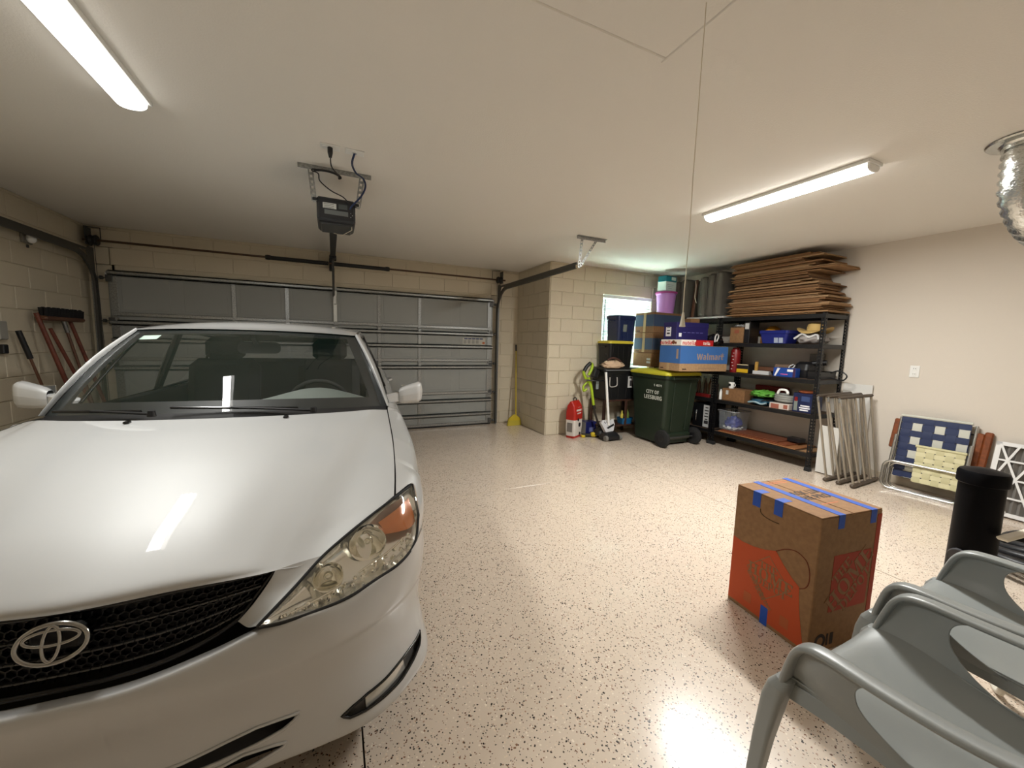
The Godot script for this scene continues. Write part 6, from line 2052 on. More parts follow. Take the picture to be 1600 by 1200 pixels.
	part(mg, "handle", B.new().tube(curve([Vector3(-0.01, 0.07, 0.038), Vector3(-0.01, 0.065, 0.065), Vector3(-0.01, 0.03, 0.06), Vector3(-0.01, 0.02, 0.036)], 10), 0.005, 6), white)
	var bo := thing("white_bottle", "white bottle at the left end of the lower middle shelf", "bottle", Vector3(5.20, Y2, -3.882))
	part(bo, "body", B.new().lathe([Vector2(0, 0), Vector2(0.022, 0), Vector2(0.022, 0.11), Vector2(0.011, 0.13), Vector2(0.011, 0.15), Vector2(0, 0.15)], 14), white)
	var gg := thing("green_bag", "bright green reusable bag folded over dark bags on the lower middle shelf", "bag", Vector3(5.30, Y2 + 0.112, -3.31))
	part(gg, "fold", lump(Vector3(0.14, 0.05, 0.155), 3, 0.25), M("bag_green", Color8(92, 158, 58), 0.5))
	var gd := thing("teal_bag", "crumpled teal and black plastic bags under the green bag", "bag", Vector3(5.29, Y2, -3.31))
	part(gd, "bundle", lump(Vector3(0.14, 0.055, 0.15), 9, 0.2), M("bag_teal", Color8(30, 74, 96), 0.35))
	part(gd, "dark_bag", lump(Vector3(0.12, 0.04, 0.15), 4, 0.2), black).position = Vector3(0.02, 0.035, 0.0)
	part(gd, "pale_fold", B.new().tube(curve([Vector3(-0.13, 0.03, -0.12), Vector3(-0.15, 0.05, -0.02), Vector3(-0.14, 0.03, 0.06), Vector3(-0.14, 0.05, 0.13)], 14), 0.012, 6), M("fold_pale", Color8(150, 176, 186), 0.4))
	bxs("red_case", "flat red case behind the green bag on the lower shelf", "case", Vector3(5.54, Y2, -3.36), Vector3(0.10, 0.25, 0.42), M("case_red", Color8(120, 22, 22), 0.45), 0.0, 0.01)
	var db := bxs("photo_print_box", "white box with reddish pictures on the lower middle shelf", "box", Vector3(5.24, Y2, -3.02), Vector3(0.18, 0.075, 0.24), M("print_box", Color8(198, 186, 176), 0.5))
	part(db, "picture", B.new().box(Vector3(-0.0906, 0.035, -0.05), Vector3(0.001, 0.06, 0.10)), M("picture_red", Color8(148, 88, 72), 0.5))
	part(db, "picture", B.new().box(Vector3(-0.0906, 0.04, 0.08), Vector3(0.001, 0.05, 0.05)), M("picture_red"))
	var dc := thing("dryer_hose", "coiled grey flexible hose with white connector on the picture box", "hose", Vector3(5.26, Y2 + 0.0755, -3.02))
	var coil := []
	for i in 70:
		var a := TAU * i / 23.0
		coil.append(Vector3(cos(a) * 0.075, 0.024 + i * 0.0011, sin(a) * 0.10))
	part(dc, "coil", B.new().tube(coil, 0.022, 8), M("hose_grey", Color8(132, 132, 126), 0.45))
	part(dc, "connector", B.new().tube(curve([Vector3(-0.07, 0.12, -0.05), Vector3(-0.08, 0.17, -0.02), Vector3(-0.07, 0.17, 0.05), Vector3(-0.08, 0.13, 0.08)], 10), 0.016, 8), white)
	var nv := bxs("navy_product_box", "navy product box with white lettering by the shelf post", "box", Vector3(5.26, Y2, -2.755), Vector3(0.20, 0.235, 0.22), M("navy_product", Color8(24, 34, 70), 0.4))
	var lf := Basis(Vector3(0, 0, 1), Vector3.UP, Vector3(-1, 0, 0))
	for i in 3:
		part(nv, "word_print", B.new().box(Vector3(-0.1006, 0.085 - i * 0.026, 0.03 - 0.004 * i), Vector3(0.001, 0.016, [0.10, 0.12, 0.095][i])), M("label_bright"))
	part(nv, "picture", B.new().box(Vector3(-0.1006, 0.08, -0.075), Vector3(0.001, 0.12, 0.04)), M("label_faded"))
	part(nv, "red_spot", B.new().box(Vector3(-0.1012, 0.16, -0.075), Vector3(0.001, 0.05, 0.035)), M("canister_red"))
	part(nv, "map_print", B.new().box(Vector3(-0.1006, 0.17, 0.03), Vector3(0.001, 0.06, 0.09)), M("navy_pale", Color8(52, 70, 112), 0.5))
	var cp := thing("copper_pan", "copper-coloured round lid on the navy product box", "pan", Vector3(5.26, Y2 + 0.236, -2.755))
	part(cp, "disc", B.new().lathe([Vector2(0, 0), Vector2(0.09, 0.0), Vector2(0.10, 0.012), Vector2(0.10, 0.026), Vector2(0.09, 0.03), Vector2(0, 0.032)], 28), M("copper", Color8(158, 88, 56), 0.35, 0.6))
	# ---- bottom deck
	var Y1 := 0.216
	var wl := thing("flat_wood_panels", "stack of flat brown wood panels on the bottom shelf", "panels", Vector3(5.36, Y1, -3.30))
	for i in 3:
		part(wl, "panel", B.new().box(Vector3(0.01 * i, 0.008 + i * 0.015, -0.05 * i), Vector3(0.44 - 0.02 * i, 0.013, 1.06 - 0.14 * i), 0.002), [M("panel_a", Color8(150, 100, 62), 0.55), M("panel_b", Color8(128, 70, 42), 0.5), M("panel_c", Color8(112, 62, 40), 0.5)][i])
	bxs("black_block", "black block on the panels at the bottom shelf", "block", Vector3(5.42, Y1 + 0.047, -2.92), Vector3(0.12, 0.05, 0.16), black)
	bxs("tan_card", "tan card sheet on the bottom shelf by the post", "card", Vector3(5.36, Y1, -2.68), Vector3(0.40, 0.006, 0.10), cardboard(2), 0.0, 0.001)
	var pb := thing("clear_bin", "clear plastic bin with a blue bundle on the bottom shelf", "bin", Vector3(5.32, Y1 + 0.047, -3.73))
	part(pb, "blue_bundle", lump(Vector3(0.12, 0.10, 0.11), 6, 0.2), M("bundle_blue", Color8(30, 44, 128), 0.5))
	part(pb, "white_rags", lump(Vector3(0.13, 0.03, 0.12), 7, 0.2), M("cloth_white"))
	part(pb, "shell", loft([[0.30, 0.25, 0.0, 0.03], [0.33, 0.28, 0.27, 0.03]], true, false), M("clear_plastic", Color(0.85, 0.88, 0.9), 0.1, 0.0, {"alpha": 0.12}))
	part(pb, "rim", B.new().tube([Vector3(-0.165, 0.27, -0.14), Vector3(-0.165, 0.27, 0.14), Vector3(0.165, 0.27, 0.14), Vector3(0.165, 0.27, -0.14)], 0.007, 6, true), M("rim_grey", Color8(140, 142, 144), 0.4))
	# ---- corner unit, the part that shows beside the bin
	var ub := bxs("labelled_black_box", "black box with a tall white printed label on the corner unit's bottom shelf", "box", Vector3(5.34, Y1, -4.16), Vector3(0.34, 0.36, 0.30), M("tote_black"))
	part(ub, "label", B.new().box(Vector3(-0.171, 0.18, 0.09), Vector3(0.002, 0.34, 0.11)), lb)
	for i in 6:
		part(ub, "label_print", B.new().box(Vector3(-0.1724, 0.31 - i * 0.045, 0.09), Vector3(0.001, 0.018 if i < 5 else 0.05, 0.05 + 0.02 * (i % 2))), M("label_ink"))
	part(ub, "handle", B.new().tube(curve([Vector3(-0.172, 0.25, -0.09), Vector3(-0.2, 0.2, -0.07), Vector3(-0.2, 0.12, -0.07), Vector3(-0.172, 0.08, -0.09)], 12), 0.008, 6), M("chrome"))
	var bts := ["tall clear glass bottle with brown liquid", "tall pale glass bottle", "amber glass bottle"]
	for i in 6:
		var b := thing("glass_bottle", bts[i % 3] + ", " + ordinal(i) + " along the corner unit from the window wall", "bottle", Vector3(5.24 + 0.03 * (i % 2), Y2, -4.30 + i * 0.058), 0.0, "bottles on the corner unit")
		part(b, "glass", B.new().lathe([Vector2(0, 0), Vector2(0.024, 0.0), Vector2(0.025, 0.20), Vector2(0.011, 0.25), Vector2(0.011, 0.30), Vector2(0, 0.30)], 14), [M("glass_brown", Color8(96, 66, 46), 0.15), M("glass_pale", Color8(150, 140, 128), 0.15), M("glass_amber", Color8(70, 46, 30), 0.15)][i % 3])
		part(b, "cap", B.new().lathe([Vector2(0.0125, 0.285), Vector2(0.0125, 0.312), Vector2(0, 0.312)], 10), M("edge_grey"))
	var rs := bxs("red_flat_box", "flat dark red box before the bottles on the corner unit", "box", Vector3(5.175, Y2, -4.16), Vector3(0.05, 0.05, 0.24), M("case_red"))

func ordinal(k: int) -> String:
	var ones := ["first", "second", "third", "fourth", "fifth", "sixth", "seventh", "eighth", "ninth", "tenth", "eleventh", "twelfth", "thirteenth", "fourteenth", "fifteenth", "sixteenth", "seventeenth", "eighteenth", "nineteenth"]
	if k < 19:
		return ones[k]
	var tens := {2: "twent", 3: "thirt", 4: "fort", 5: "fift"}
	var n := k + 1
	return tens[n / 10] + ("ieth" if n % 10 == 0 else "y-" + ones[n % 10 - 1])

# ------------------------------------------------------------------ the right side: racks, lawn chairs, filter, boxes
func build_right_side() -> void:
	var white := M("white_trim")
	var black := M("black_plastic")
	# white board behind the racks
	single("white_board", B.new().box(Vector3(0, 0.53, 0), Vector3(0.018, 1.06, 0.28), 0.003), M("board_white", Color8(222, 220, 214), 0.5), "tall white board leaning on the wall behind the folded racks", "board", Vector3(5.615, 0.002, -2.43)).rotation.z = -0.012
	single("melamine_board", B.new().box(Vector3(0, 0.29, 0), Vector3(0.02, 0.56, 0.20), 0.003), M("board_white"), "low white panel standing between the shelf post and the racks", "board", Vector3(5.20, 0.002, -2.46))
	# folded slatted racks
	var rail := M("rack_rail", Color8(74, 62, 50), 0.45)
	var slat := M("rack_slat", Color8(170, 160, 144), 0.3, 0.5)
	var lv := [[4.945, -2.325, -2.50, -2.33], [4.962, -2.21, -2.41, -2.23], [4.978, -2.09, -2.315, -2.13]]
	for i in 3:
		var L: Array = lv[i]
		var t := thing("folding_rack", ["slatted folding rack leaning nearest the shelving unit", "slatted folding rack in the middle of the three leaning racks", "slatted folding rack leaning nearest the lawn chairs"][i], "rack", Vector3.ZERO, 0.0, "folding racks against the wall")
		var bf := Vector3(L[0], 0.022, L[1])
		var bb := Vector3(5.57, 0.022, L[3])
		var tf := Vector3(L[0] + 0.005, 0.935, L[2])
		var tbk := Vector3(5.56, 0.955, L[3] - 0.13)
		part(t, "bottom_rail", B.new().bar(bf, bb, 0.045, 0.035, 0.012), rail)
		part(t, "top_rail", B.new().bar(tf, tbk, 0.035, 0.035, 0.012), rail)
		for k in 5:
			var u := 0.02 + k * 0.235
			part(t, "slat", B.new().bar(bf.lerp(bb, u) + Vector3(0, 0.01, 0), tf.lerp(tbk, u) - Vector3(0, 0.01, 0), 0.026, 0.018, 0.006, Vector3(0, 0, 1)), slat)
		part(t, "foot", B.new().ball(bf + Vector3(-0.005, 0, 0), Vector3(0.025, 0.022, 0.025)), rail)
		part(t, "hinge", B.new().tube([tf + Vector3(-0.012, 0.0, 0.02), tf + Vector3(-0.012, -0.05, 0.02)], 0.009, 8), M("galvanised"))
	# lawn chairs
	var U := Vector3(0.10, 0, 0.995).normalized()
	var Nw := Vector3(0.995, 0, -0.10).normalized()
	var V := (Vector3.UP * cos(0.15) + Nw * sin(0.15)).normalized()
	var Nn := -V.cross(U)
	if Nn.dot(Vector3(-1, 0, 0)) < 0:
		Nn = -Nn
	var fr := Transform3D(Basis(U, V, Nn), Vector3(5.352, 0.0, -2.005))
	var alu := M("aluminium", Color8(206, 206, 202), 0.22, 0.95)
	lawn_chair("folded aluminium lawn chair with cream webbing leaning on the wall", fr, 0.0, alu, [0.22, 0.555, 0.13, 0.50, 5, 7], M("web_cream", Color8(214, 208, 168), 0.6), M("web_cream_b", Color8(200, 194, 152), 0.6), 0.60)
	lawn_chair("folded lawn chair with navy and white webbing behind the cream one", fr, -0.078, alu, [0.055, 0.545, 0.15, 0.80, 6, 9], M("web_navy", Color8(28, 42, 80), 0.55), M("web_white", Color8(198, 198, 186), 0.6), 0.80)
	var wa := thing("wooden_arm_chair", "folded chair with brown wooden arms behind the navy lawn chair", "folding chair", Vector3(0, 0, 0))
	var wood := M("arm_wood", Color8(140, 74, 34), 0.45, 0.0, {"tex": tint_noise("grain_a"  , 0.02, Color(0.75, 0.75, 0.75), Color(1, 1, 1)), "scale": 2.0})
	for s in [[0.0, 0.44, 0.76], [0.585, 0.30, 0.72], [0.635, 0.34, 0.74]]:
		part(wa, "arm", B.new().bar(fr * Vector3(s[0], s[1], -0.108), fr * Vector3(s[0] + 0.02, s[2], -0.092), 0.055, 0.03, 0.01, Nn), wood)
	part(wa, "frame", B.new().tube([fr * Vector3(0.02, 0.02, -0.108), fr * Vector3(0.03, 0.70, -0.10), fr * Vector3(0.59, 0.70, -0.10), fr * Vector3(0.60, 0.02, -0.108)], 0.011, 8), M("frame_dark", Color8(60, 58, 56), 0.4, 0.6))
	# pleated air filter
	var fb := Basis(Vector3(0, 0, 1), Vector3(0.20, 0.98, 0).normalized(), Vector3(-0.98, 0.20, 0).normalized())
	var af := thing("air_filter", "white-framed pleated air filter leaning on the right wall", "air filter")
	af.transform = Transform3D(fb, Vector3(5.44, 0.012, -1.31))
	var fw := M("filter_card", Color8(228, 228, 226), 0.6)
	var W := 0.56
	var Hf := 0.66
	var bars := [[Vector2(0, 0.017), Vector2(W, 0.017), 0.034], [Vector2(0, Hf - 0.017), Vector2(W, Hf - 0.017), 0.034], [Vector2(0.017, 0), Vector2(0.017, Hf), 0.034], [Vector2(W - 0.017, 0), Vector2(W - 0.017, Hf), 0.034],
		[Vector2(0.03, Hf * 0.5), Vector2(W - 0.03, Hf * 0.5), 0.016], [Vector2(0.03, Hf * 0.75), Vector2(W - 0.03, Hf * 0.75), 0.016], [Vector2(0.03, Hf * 0.25), Vector2(W - 0.03, Hf * 0.25), 0.016],
		[Vector2(0.03, Hf * 0.97), Vector2(W * 0.5, 0.03), 0.016], [Vector2(0.03, 0.03), Vector2(W * 0.5, Hf * 0.97), 0.016], [Vector2(W * 0.5, Hf * 0.97), Vector2(W - 0.03, 0.03), 0.016], [Vector2(W * 0.5, 0.03), Vector2(W - 0.03, Hf * 0.97), 0.016],
		[Vector2(0.03, Hf * 0.5), Vector2(W * 0.25, Hf * 0.97), 0.016], [Vector2(0.03, Hf * 0.5), Vector2(W * 0.25, 0.03), 0.016]]
	for i in bars.size():
		var a: Vector2 = bars[i][0]
		var b: Vector2 = bars[i][1]
		part(af, "frame_side" if i < 4 else "lattice_strip", B.new().bar(Vector3(a.x, a.y, 0.0 if i < 4 else 0.021 + 0.0006 * i), Vector3(b.x, b.y, 0.0 if i < 4 else 0.021 + 0.0006 * i), bars[i][2], 0.044 if i < 4 else 0.003, 0.0, Vector3(0, 0, 1)), fw)
	var P := [[], []]
	for i in 25:
		var x := lerpf(0.02, W - 0.02, i / 24.0)
		P[0].append(Vector3(x, 0.02, 0.014 if i % 2 else -0.016))
		P[1].append(Vector3(x, Hf - 0.02, 0.014 if i % 2 else -0.016))
	var pl := B.new()
	for i in 24:
		pl.quad(P[0][i], P[0][i + 1], P[1][i + 1], P[1][i], Vector3(0.3, 0.3, -1))
	part(af, "pleats", pl, M("pleat_grey", Color8(128, 124, 118), 0.9))
	# black canister
	var cy := thing("black_canister", "tall black cylinder with a domed cap behind the grey chairs", "canister", Vector3(3.36, 0, -0.82))
	part(cy, "tube", B.new().lathe([Vector2(0, 0.0), Vector2(0.092, 0.0), Vector2(0.096, 0.01), Vector2(0.092, 0.74)], 40), M("satin_black", Color8(9, 9, 12), 0.45, 0.0, {"spec": 0.2}))
	part(cy, "cap", B.new().lathe([Vector2(0.098, 0.715), Vector2(0.103, 0.72), Vector2(0.103, 0.775), Vector2(0.095, 0.79), Vector2(0.05, 0.802), Vector2(0, 0.806)], 40), M("satin_black"))
	part(cy, "pedal", B.new().lathe([Vector2(0, 0.012), Vector2(0.045, 0.01), Vector2(0.05, -0.01), Vector2(0, -0.012)], 20, Transform3D(Basis(Vector3(0, 0, 1), PI / 2), Vector3(-0.098, 0.28, -0.02))), M("pedal_grey", Color8(60, 60, 62), 0.4))
	# black hoses in loose coils
	var hs := thing("hose_coil", "loose coils of thick black hose on the floor by the black cylinder", "hose", Vector3(4.22, 0, -0.72))
	for k in 4:
		var pts := []
		for i in 33:
			var a := TAU * i / 32.0
			var R := 0.30 - 0.035 * k
			pts.append(Vector3(cos(a) * R + 0.03 * k, 0.035 + 0.045 * k + 0.10 * (1.0 - cos(a + 0.6 * k)) * 0.5, sin(a) * R * 0.95))
		pts.pop_back()
		part(hs, "loop", B.new().tube(pts, 0.026, 10, true), M("hose_black", Color8(26, 27, 30), 0.45))
	var bx := thing("black_box", "small black box with white numerals among the hoses", "box", Vector3(3.80, 0.0, -0.46), -0.25)
	part(bx, "body", B.new().box(Vector3(0, 0.085, 0), Vector3(0.26, 0.17, 0.12), 0.006), M("satin_black"))
	lettering(bx, "02", 0.06, Transform3D(Basis(Vector3.UP, -0.6), Vector3(-0.06, 0.12, 0.062)), M("numeral_grey", Color8(150, 150, 150), 0.5), "Droid Sans", true)
	var wf := thing("step_stool", "white plastic step stool behind the black cylinder", "stool", Vector3.ZERO)
	var wp := M("white_plastic", Color8(222, 216, 200), 0.4)
	part(wf, "top_bar", B.new().bar(Vector3(3.28, 0.455, -0.70), Vector3(3.86, 0.46, -0.64), 0.05, 0.022, 0.008), wp)
	part(wf, "leg", B.new().bar(Vector3(3.62, 0.45, -0.66), Vector3(3.66, 0.0, -0.61), 0.03, 0.02, 0.006), wp)
	part(wf, "leg", B.new().bar(Vector3(3.82, 0.45, -0.64), Vector3(3.84, 0.0, -0.59), 0.03, 0.02, 0.006), wp)
	var lf := thing("towel_loop", "white rounded plastic loop standing on the floor under the grey chairs", "loop", Vector3(2.58, 0.0, -0.50), 0.5)
	part(lf, "loop", B.new().tube(curve([Vector3(-0.055, 0.26, 0), Vector3(-0.055, 0.10, 0), Vector3(-0.045, 0.03, 0), Vector3(0, 0.013, 0), Vector3(0.045, 0.03, 0), Vector3(0.055, 0.10, 0), Vector3(0.055, 0.26, 0), Vector3(0.03, 0.31, 0), Vector3(-0.03, 0.31, 0)], 40), 0.013, 8, true), wp)
	build_home_box()

func lawn_chair(label: String, fr: Transform3D, off: float, alu: Material, web: Array, ma: Material, mb: Material, top: float) -> void:
	var t := thing("lawn_chair", label, "lawn chair")
	t.transform = fr * Transform3D(Basis.IDENTITY, Vector3(0, 0, off))
	var lp := []
	for p in rr(0.58, 0.29, 0.075, 6):
		lp.append(Vector3(p.x + 0.29, p.y + 0.158, 0.046))
	part(t, "leg_loop", B.new().tube(lp, 0.0125, 10, true), alu)
	var l2 := []
	for p in rr(0.54, 0.27, 0.07, 6):
		l2.append(Vector3(p.x + 0.30, p.y + 0.150, -0.02))
	part(t, "leg_loop", B.new().tube(l2, 0.011, 10, true), alu)
	for x in [0.035, 0.565]:
		part(t, "upright", B.new().tube([Vector3(x, 0.22, 0.018), Vector3(x + 0.008, top * 0.98, -0.005)], 0.0125, 10), alu)
	var w0: float = web[0]
	var w1: float = web[1]
	var v0: float = web[2]
	var v1: float = web[3]
	part(t, "web_bar", B.new().tube([Vector3(w0 - 0.01, v1, 0.02), Vector3(w1 + 0.005, v1, 0.02)], 0.014, 10), mb)
	var nx: int = web[4]
	var ny: int = web[5]
	var sx := (w1 - w0) / nx
	var sy := (v1 - v0) / ny
	for i in nx:
		var a := []
		var b := []
		for j in ny * 2 + 1:
			var y := v0 + sy * 0.5 * j
			var z := 0.024 + (0.003 * (1.0 if ((j - 1) / 2 + i) % 2 == 0 else -1.0) if j % 2 else 0.0)
			a.append(Vector3(w0 + sx * i + 0.0055, y, z))
			b.append(Vector3(w0 + sx * (i + 1) - 0.0055, y, z))
		part(t, "strap", B.new().grid([a, b], Vector3(0.3, 0.4, -1)).grid([a.map(func(p): return p - Vector3(0, 0, 0.0015)), b.map(func(p): return p - Vector3(0, 0, 0.0015))], Vector3(0.3, 0.4, 1)), mb if i % 2 or nx == 5 else ma)
	for j in ny:
		var a := []
		var b := []
		for i in nx * 2 + 1:
			var x := w0 + sx * 0.5 * i
			var z := 0.024 + (0.003 * (-1.0 if ((i - 1) / 2 + j) % 2 == 0 else 1.0) if i % 2 else 0.0)
			a.append(Vector3(x, v0 + sy * j + 0.0045, z))
			b.append(Vector3(x, v0 + sy * (j + 1) - 0.0045, z))
		part(t, "cross_strap", B.new().grid([a, b], Vector3(0.3, 0.4, -1)).grid([a.map(func(p): return p - Vector3(0, 0, 0.0015)), b.map(func(p): return p - Vector3(0, 0, 0.0015))], Vector3(0.3, 0.4, 1)), ma)

func build_home_box() -> void:
	# tall moving carton: apron print on its left face, square logo on its front face
	var S := Vector3(0.43, 0.682, 0.445)
	var t := thing("moving_box", "large brown moving carton with orange prints and blue tape on top", "box", Vector3(2.243, 0.0015, -1.135), deg_to_rad(-6.0))
	var card := M("moving_card", Color8(150, 112, 74), 0.82, 0.0, {"tex": tint_noise("kraft", 0.02, Color(0.86, 0.86, 0.86), Color(1, 1, 1), 5), "scale": 2.5})
	part(t, "body", B.new().box(Vector3(0, S.y / 2, 0), S, 0.004), card)
	for s in [-1, 1]:
		part(t, "flap", B.new().box(Vector3(s * (S.x * 0.25 + 0.001), S.y + 0.002, 0), Vector3(S.x * 0.5 - 0.004, 0.004, S.z - 0.004), 0.0015), card)
	var tape := M("blue_tape", Color8(22, 74, 168), 0.6)
	# tape strips run over the top and fold down the front; short pieces on the left face
	var strips := []
	for x in [0.15, -0.08]:
		strips.append(B.new().box(Vector3(x, S.y + 0.0052, 0.0), Vector3(0.042, 0.0008, S.z + 0.002)).box(Vector3(x, S.y - 0.028, S.z / 2 + 0.001), Vector3(0.042, 0.068, 0.0012)))
	for z in [-0.10, 0.02]:
		strips.append(B.new().box(Vector3(-S.x / 2 - 0.001, S.y - 0.035, z), Vector3(0.0012, 0.078, 0.045)).box(Vector3(-S.x / 2 + 0.03, S.y + 0.0045, z), Vector3(0.062, 0.0008, 0.045)))
	strips.append(B.new().box(Vector3(-S.x / 2 - 0.0016, 0.05, 0.0), Vector3(0.0008, 0.10, 0.04)))
	# the printed left face: x axis of the picture runs towards +z (to the right in the photo)
	var L := Transform3D(Basis(Vector3(0, 0, 1), Vector3.UP, Vector3(-1, 0, 0)), Vector3(-S.x / 2 - 0.0008, 0, 0))
	var orange := M("apron_orange", Color8(184, 74, 30), 0.75)
	var apron := PackedVector2Array()
	for p in [[-0.218, 0.022], [-0.218, 0.385], [-0.16, 0.378], [-0.09, 0.385], [-0.03, 0.40], [0.03, 0.425], [0.075, 0.375], [0.12, 0.335], [0.158, 0.31], [0.16, 0.27], [0.172, 0.18], [0.19, 0.09], [0.205, 0.022]]:
		apron.append(Vector2(p[0], p[1]))
	part(t, "apron_print", B.new().prism(apron, 0.0012, L), orange)
	var ink := M("print_ink", Color8(110, 46, 22), 0.8)
	var strap := curve([Vector3(0.03, 0.425, 0), Vector3(0.08, 0.462, 0), Vector3(0.13, 0.475, 0), Vector3(0.175, 0.455, 0), Vector3(0.195, 0.41, 0), Vector3(0.197, 0.36, 0), Vector3(0.185, 0.325, 0), Vector3(0.16, 0.305, 0)], 40)
	for i in strap.size():
		strap[i] = L * strap[i]
	part(t, "strap_print", B.new().tube(strap, 0.0022, 5), ink)
	var cut := curve([Vector3(-0.075, 0.605, 0), Vector3(-0.07, 0.585, 0), Vector3(-0.045, 0.572, 0), Vector3(0.0, 0.568, 0), Vector3(0.03, 0.57, 0)], 16)
	for i in cut.size():
		cut[i] = L * cut[i]
	part(t, "hand_hole_cut", B.new().tube(cut, 0.0018, 5), M("cut_dark", Color8(60, 38, 22), 0.9))
	var pale := card                                     # the lettering is bare card left unprinted
	var frame := B.new()
	var D := Vector2(0.0, 0.262)
	var dr := 0.118
	var cor := [D + Vector2(0, dr), D + Vector2(dr, 0), D - Vector2(0, dr), D - Vector2(dr, 0)]
	for i in 4:
		var a: Vector2 = cor[i]
		var b: Vector2 = cor[(i + 1) % 4]
		frame.bar(L * Vector3(a.x, a.y, 0.0008), L * Vector3(b.x, b.y, 0.0008), 0.004, 0.0008, 0.0, L.basis.z)
	part(t, "badge_outline", frame, pale)
	var hm := pale
	lettering(t, "THE", 0.034, L * Transform3D(Basis.IDENTITY, Vector3(0.0, 0.315, 0.001)), hm, "Droid Serif", true, 1.0)
	lettering(t, "HOME", 0.058, L * Transform3D(Basis.IDENTITY, Vector3(0.01, 0.265, 0.001)), hm, "Droid Serif", true, 0.95)
	lettering(t, "DEPOT", 0.036, L * Transform3D(Basis.IDENTITY, Vector3(0.02, 0.22, 0.001)), hm, "Droid Serif", true, 0.95)
	for i in 4:
		lettering(t, ["MORE", "SAVING.", "MORE", "DOING."][i], 0.02, L * Transform3D(Basis(Vector3(0, 0, 1), -PI / 4), Vector3(-0.085 + 0.014 * (i % 2) + 0.025 * i, 0.215 - 0.03 * i, 0.001)), hm, "Droid Sans", true, 0.9)
	for q in [-0.10, 0.105]:
		part(t, "faded_print", B.new().box(L * Vector3(q, 0.088, 0.0009), Vector3(0.0006, 0.055, 0.045)), M("faded_orange", Color8(172, 88, 46), 0.8))
	# front face: square logo, text running up at 45 degrees
	var F := Transform3D(Basis.IDENTITY, Vector3(0, 0, S.z / 2 + 0.0008))
	var red := M("logo_red", Color8(158, 52, 26), 0.75)
	part(t, "logo_square", B.new().box(F * Vector3(0.03, 0.345, 0), Vector3(0.265, 0.285, 0.0012)), red)
	var dia := Basis(Vector3(0, 0, 1), PI / 4)
	lettering(t, "THE", 0.05, F * Transform3D(dia, Vector3(-0.035, 0.405, 0.001)), hm, "Droid Serif", true)
	lettering(t, "HOME", 0.088, F * Transform3D(dia, Vector3(0.025, 0.352, 0.001)), hm, "Droid Serif", true, 0.95)
	lettering(t, "DEPOT", 0.055, F * Transform3D(dia, Vector3(0.075, 0.295, 0.001)), hm, "Droid Serif", true, 0.95)
	var dk := M("recycle_ink", Color8(44, 34, 30), 0.8)
	part(t, "round_mark", B.new().lathe([Vector2(0.022, 0.0006), Vector2(0.038, 0.0006), Vector2(0.038, -0.0006)], 24, Transform3D(Basis(Vector3.RIGHT, PI / 2), F * Vector3(-0.135, 0.06, 0.0004))), dk)
	part(t, "arrow_mark", B.new().box(F * Vector3(-0.055, 0.06, 0.0004), Vector3(0.022, 0.06, 0.001)).box(F * Vector3(-0.085, 0.06, 0.0004), Vector3(0.012, 0.06, 0.001)), dk)
	part(t, "edge_print", B.new().box(F * Vector3(0.197, 0.35, 0.0002), Vector3(0.032, 0.62, 0.001)), red)
	# writing on the flaps
	var T := Transform3D(Basis(Vector3(1, 0, 0), Vector3(0, 0, -1), Vector3(0, 1, 0)), Vector3(0, S.y + 0.0042, 0))
	lettering(t, "PACK LIKE", 0.045, T * Transform3D(Basis.IDENTITY, Vector3(0.035, 0.03, 0)), dk, "Droid Sans", true, 0.85)
	lettering(t, "THE PROS", 0.045, T * Transform3D(Basis.IDENTITY, Vector3(0.035, -0.03, 0)), dk, "Droid Sans", true, 0.85)
	for i in 3:
		part(t, "top_print", B.new().box(Vector3(0.02, S.y + 0.0042, -0.19 + i * 0.018 + (0.26 if i == 2 else 0.0)), Vector3(0.20 - 0.04 * i, 0.0006, 0.006)), M("top_orange", Color8(190, 108, 70), 0.8))
	for s in strips:
		part(t, "blue_tape", s, tape)

# ------------------------------------------------------------------ grey plastic armchairs (own axes: front towards +z)
func band(path: Array, w: float, h: float, closed := false) -> B:
	var R := []
	for i in path.size():
		var q: Vector3 = (path[mini(i + 1, path.size() - 1)] - path[maxi(i - 1, 0)]).normalized()
		var sd := Vector3(q.x * (1.0 - absf(q.y)) * (1.0 - absf(q.y)), 0, q.z).cross(Vector3.UP).normalized()
		sd = (sd - q * sd.dot(q)).normalized()
		var up := sd.cross(q).normalized()
		var ring := []
		for k in 21:
			var a := TAU * k / 20.0
			ring.append(path[i] + sd * signf(cos(a)) * pow(absf(cos(a)), 0.7) * w * 0.5 + up * signf(sin(a)) * pow(absf(sin(a)), 0.8) * h * 0.5)
		R.append(ring)
	var mid := Vector3.ZERO
	var o := B.new()
	for i in path.size() - 1:
		mid = (path[i] + path[i + 1]) * 0.5
	# orient by the first ring's own centre
	var b := B.new()
	b.grid(R)
	var s := 0.0
	for i in mini(60, b.v.size()):
		s += b.n[i].dot(b.v[i] - path[0])
	o.grid(R, null, null, s < 0.0)
	for e in [0, path.size() - 1]:
		var inn: Vector3 = path[1] if e == 0 else path[path.size() - 2]
		for k in range(0, 20):
			o.tri(path[e], R[e][k], R[e][k + 1], inn)
	return o

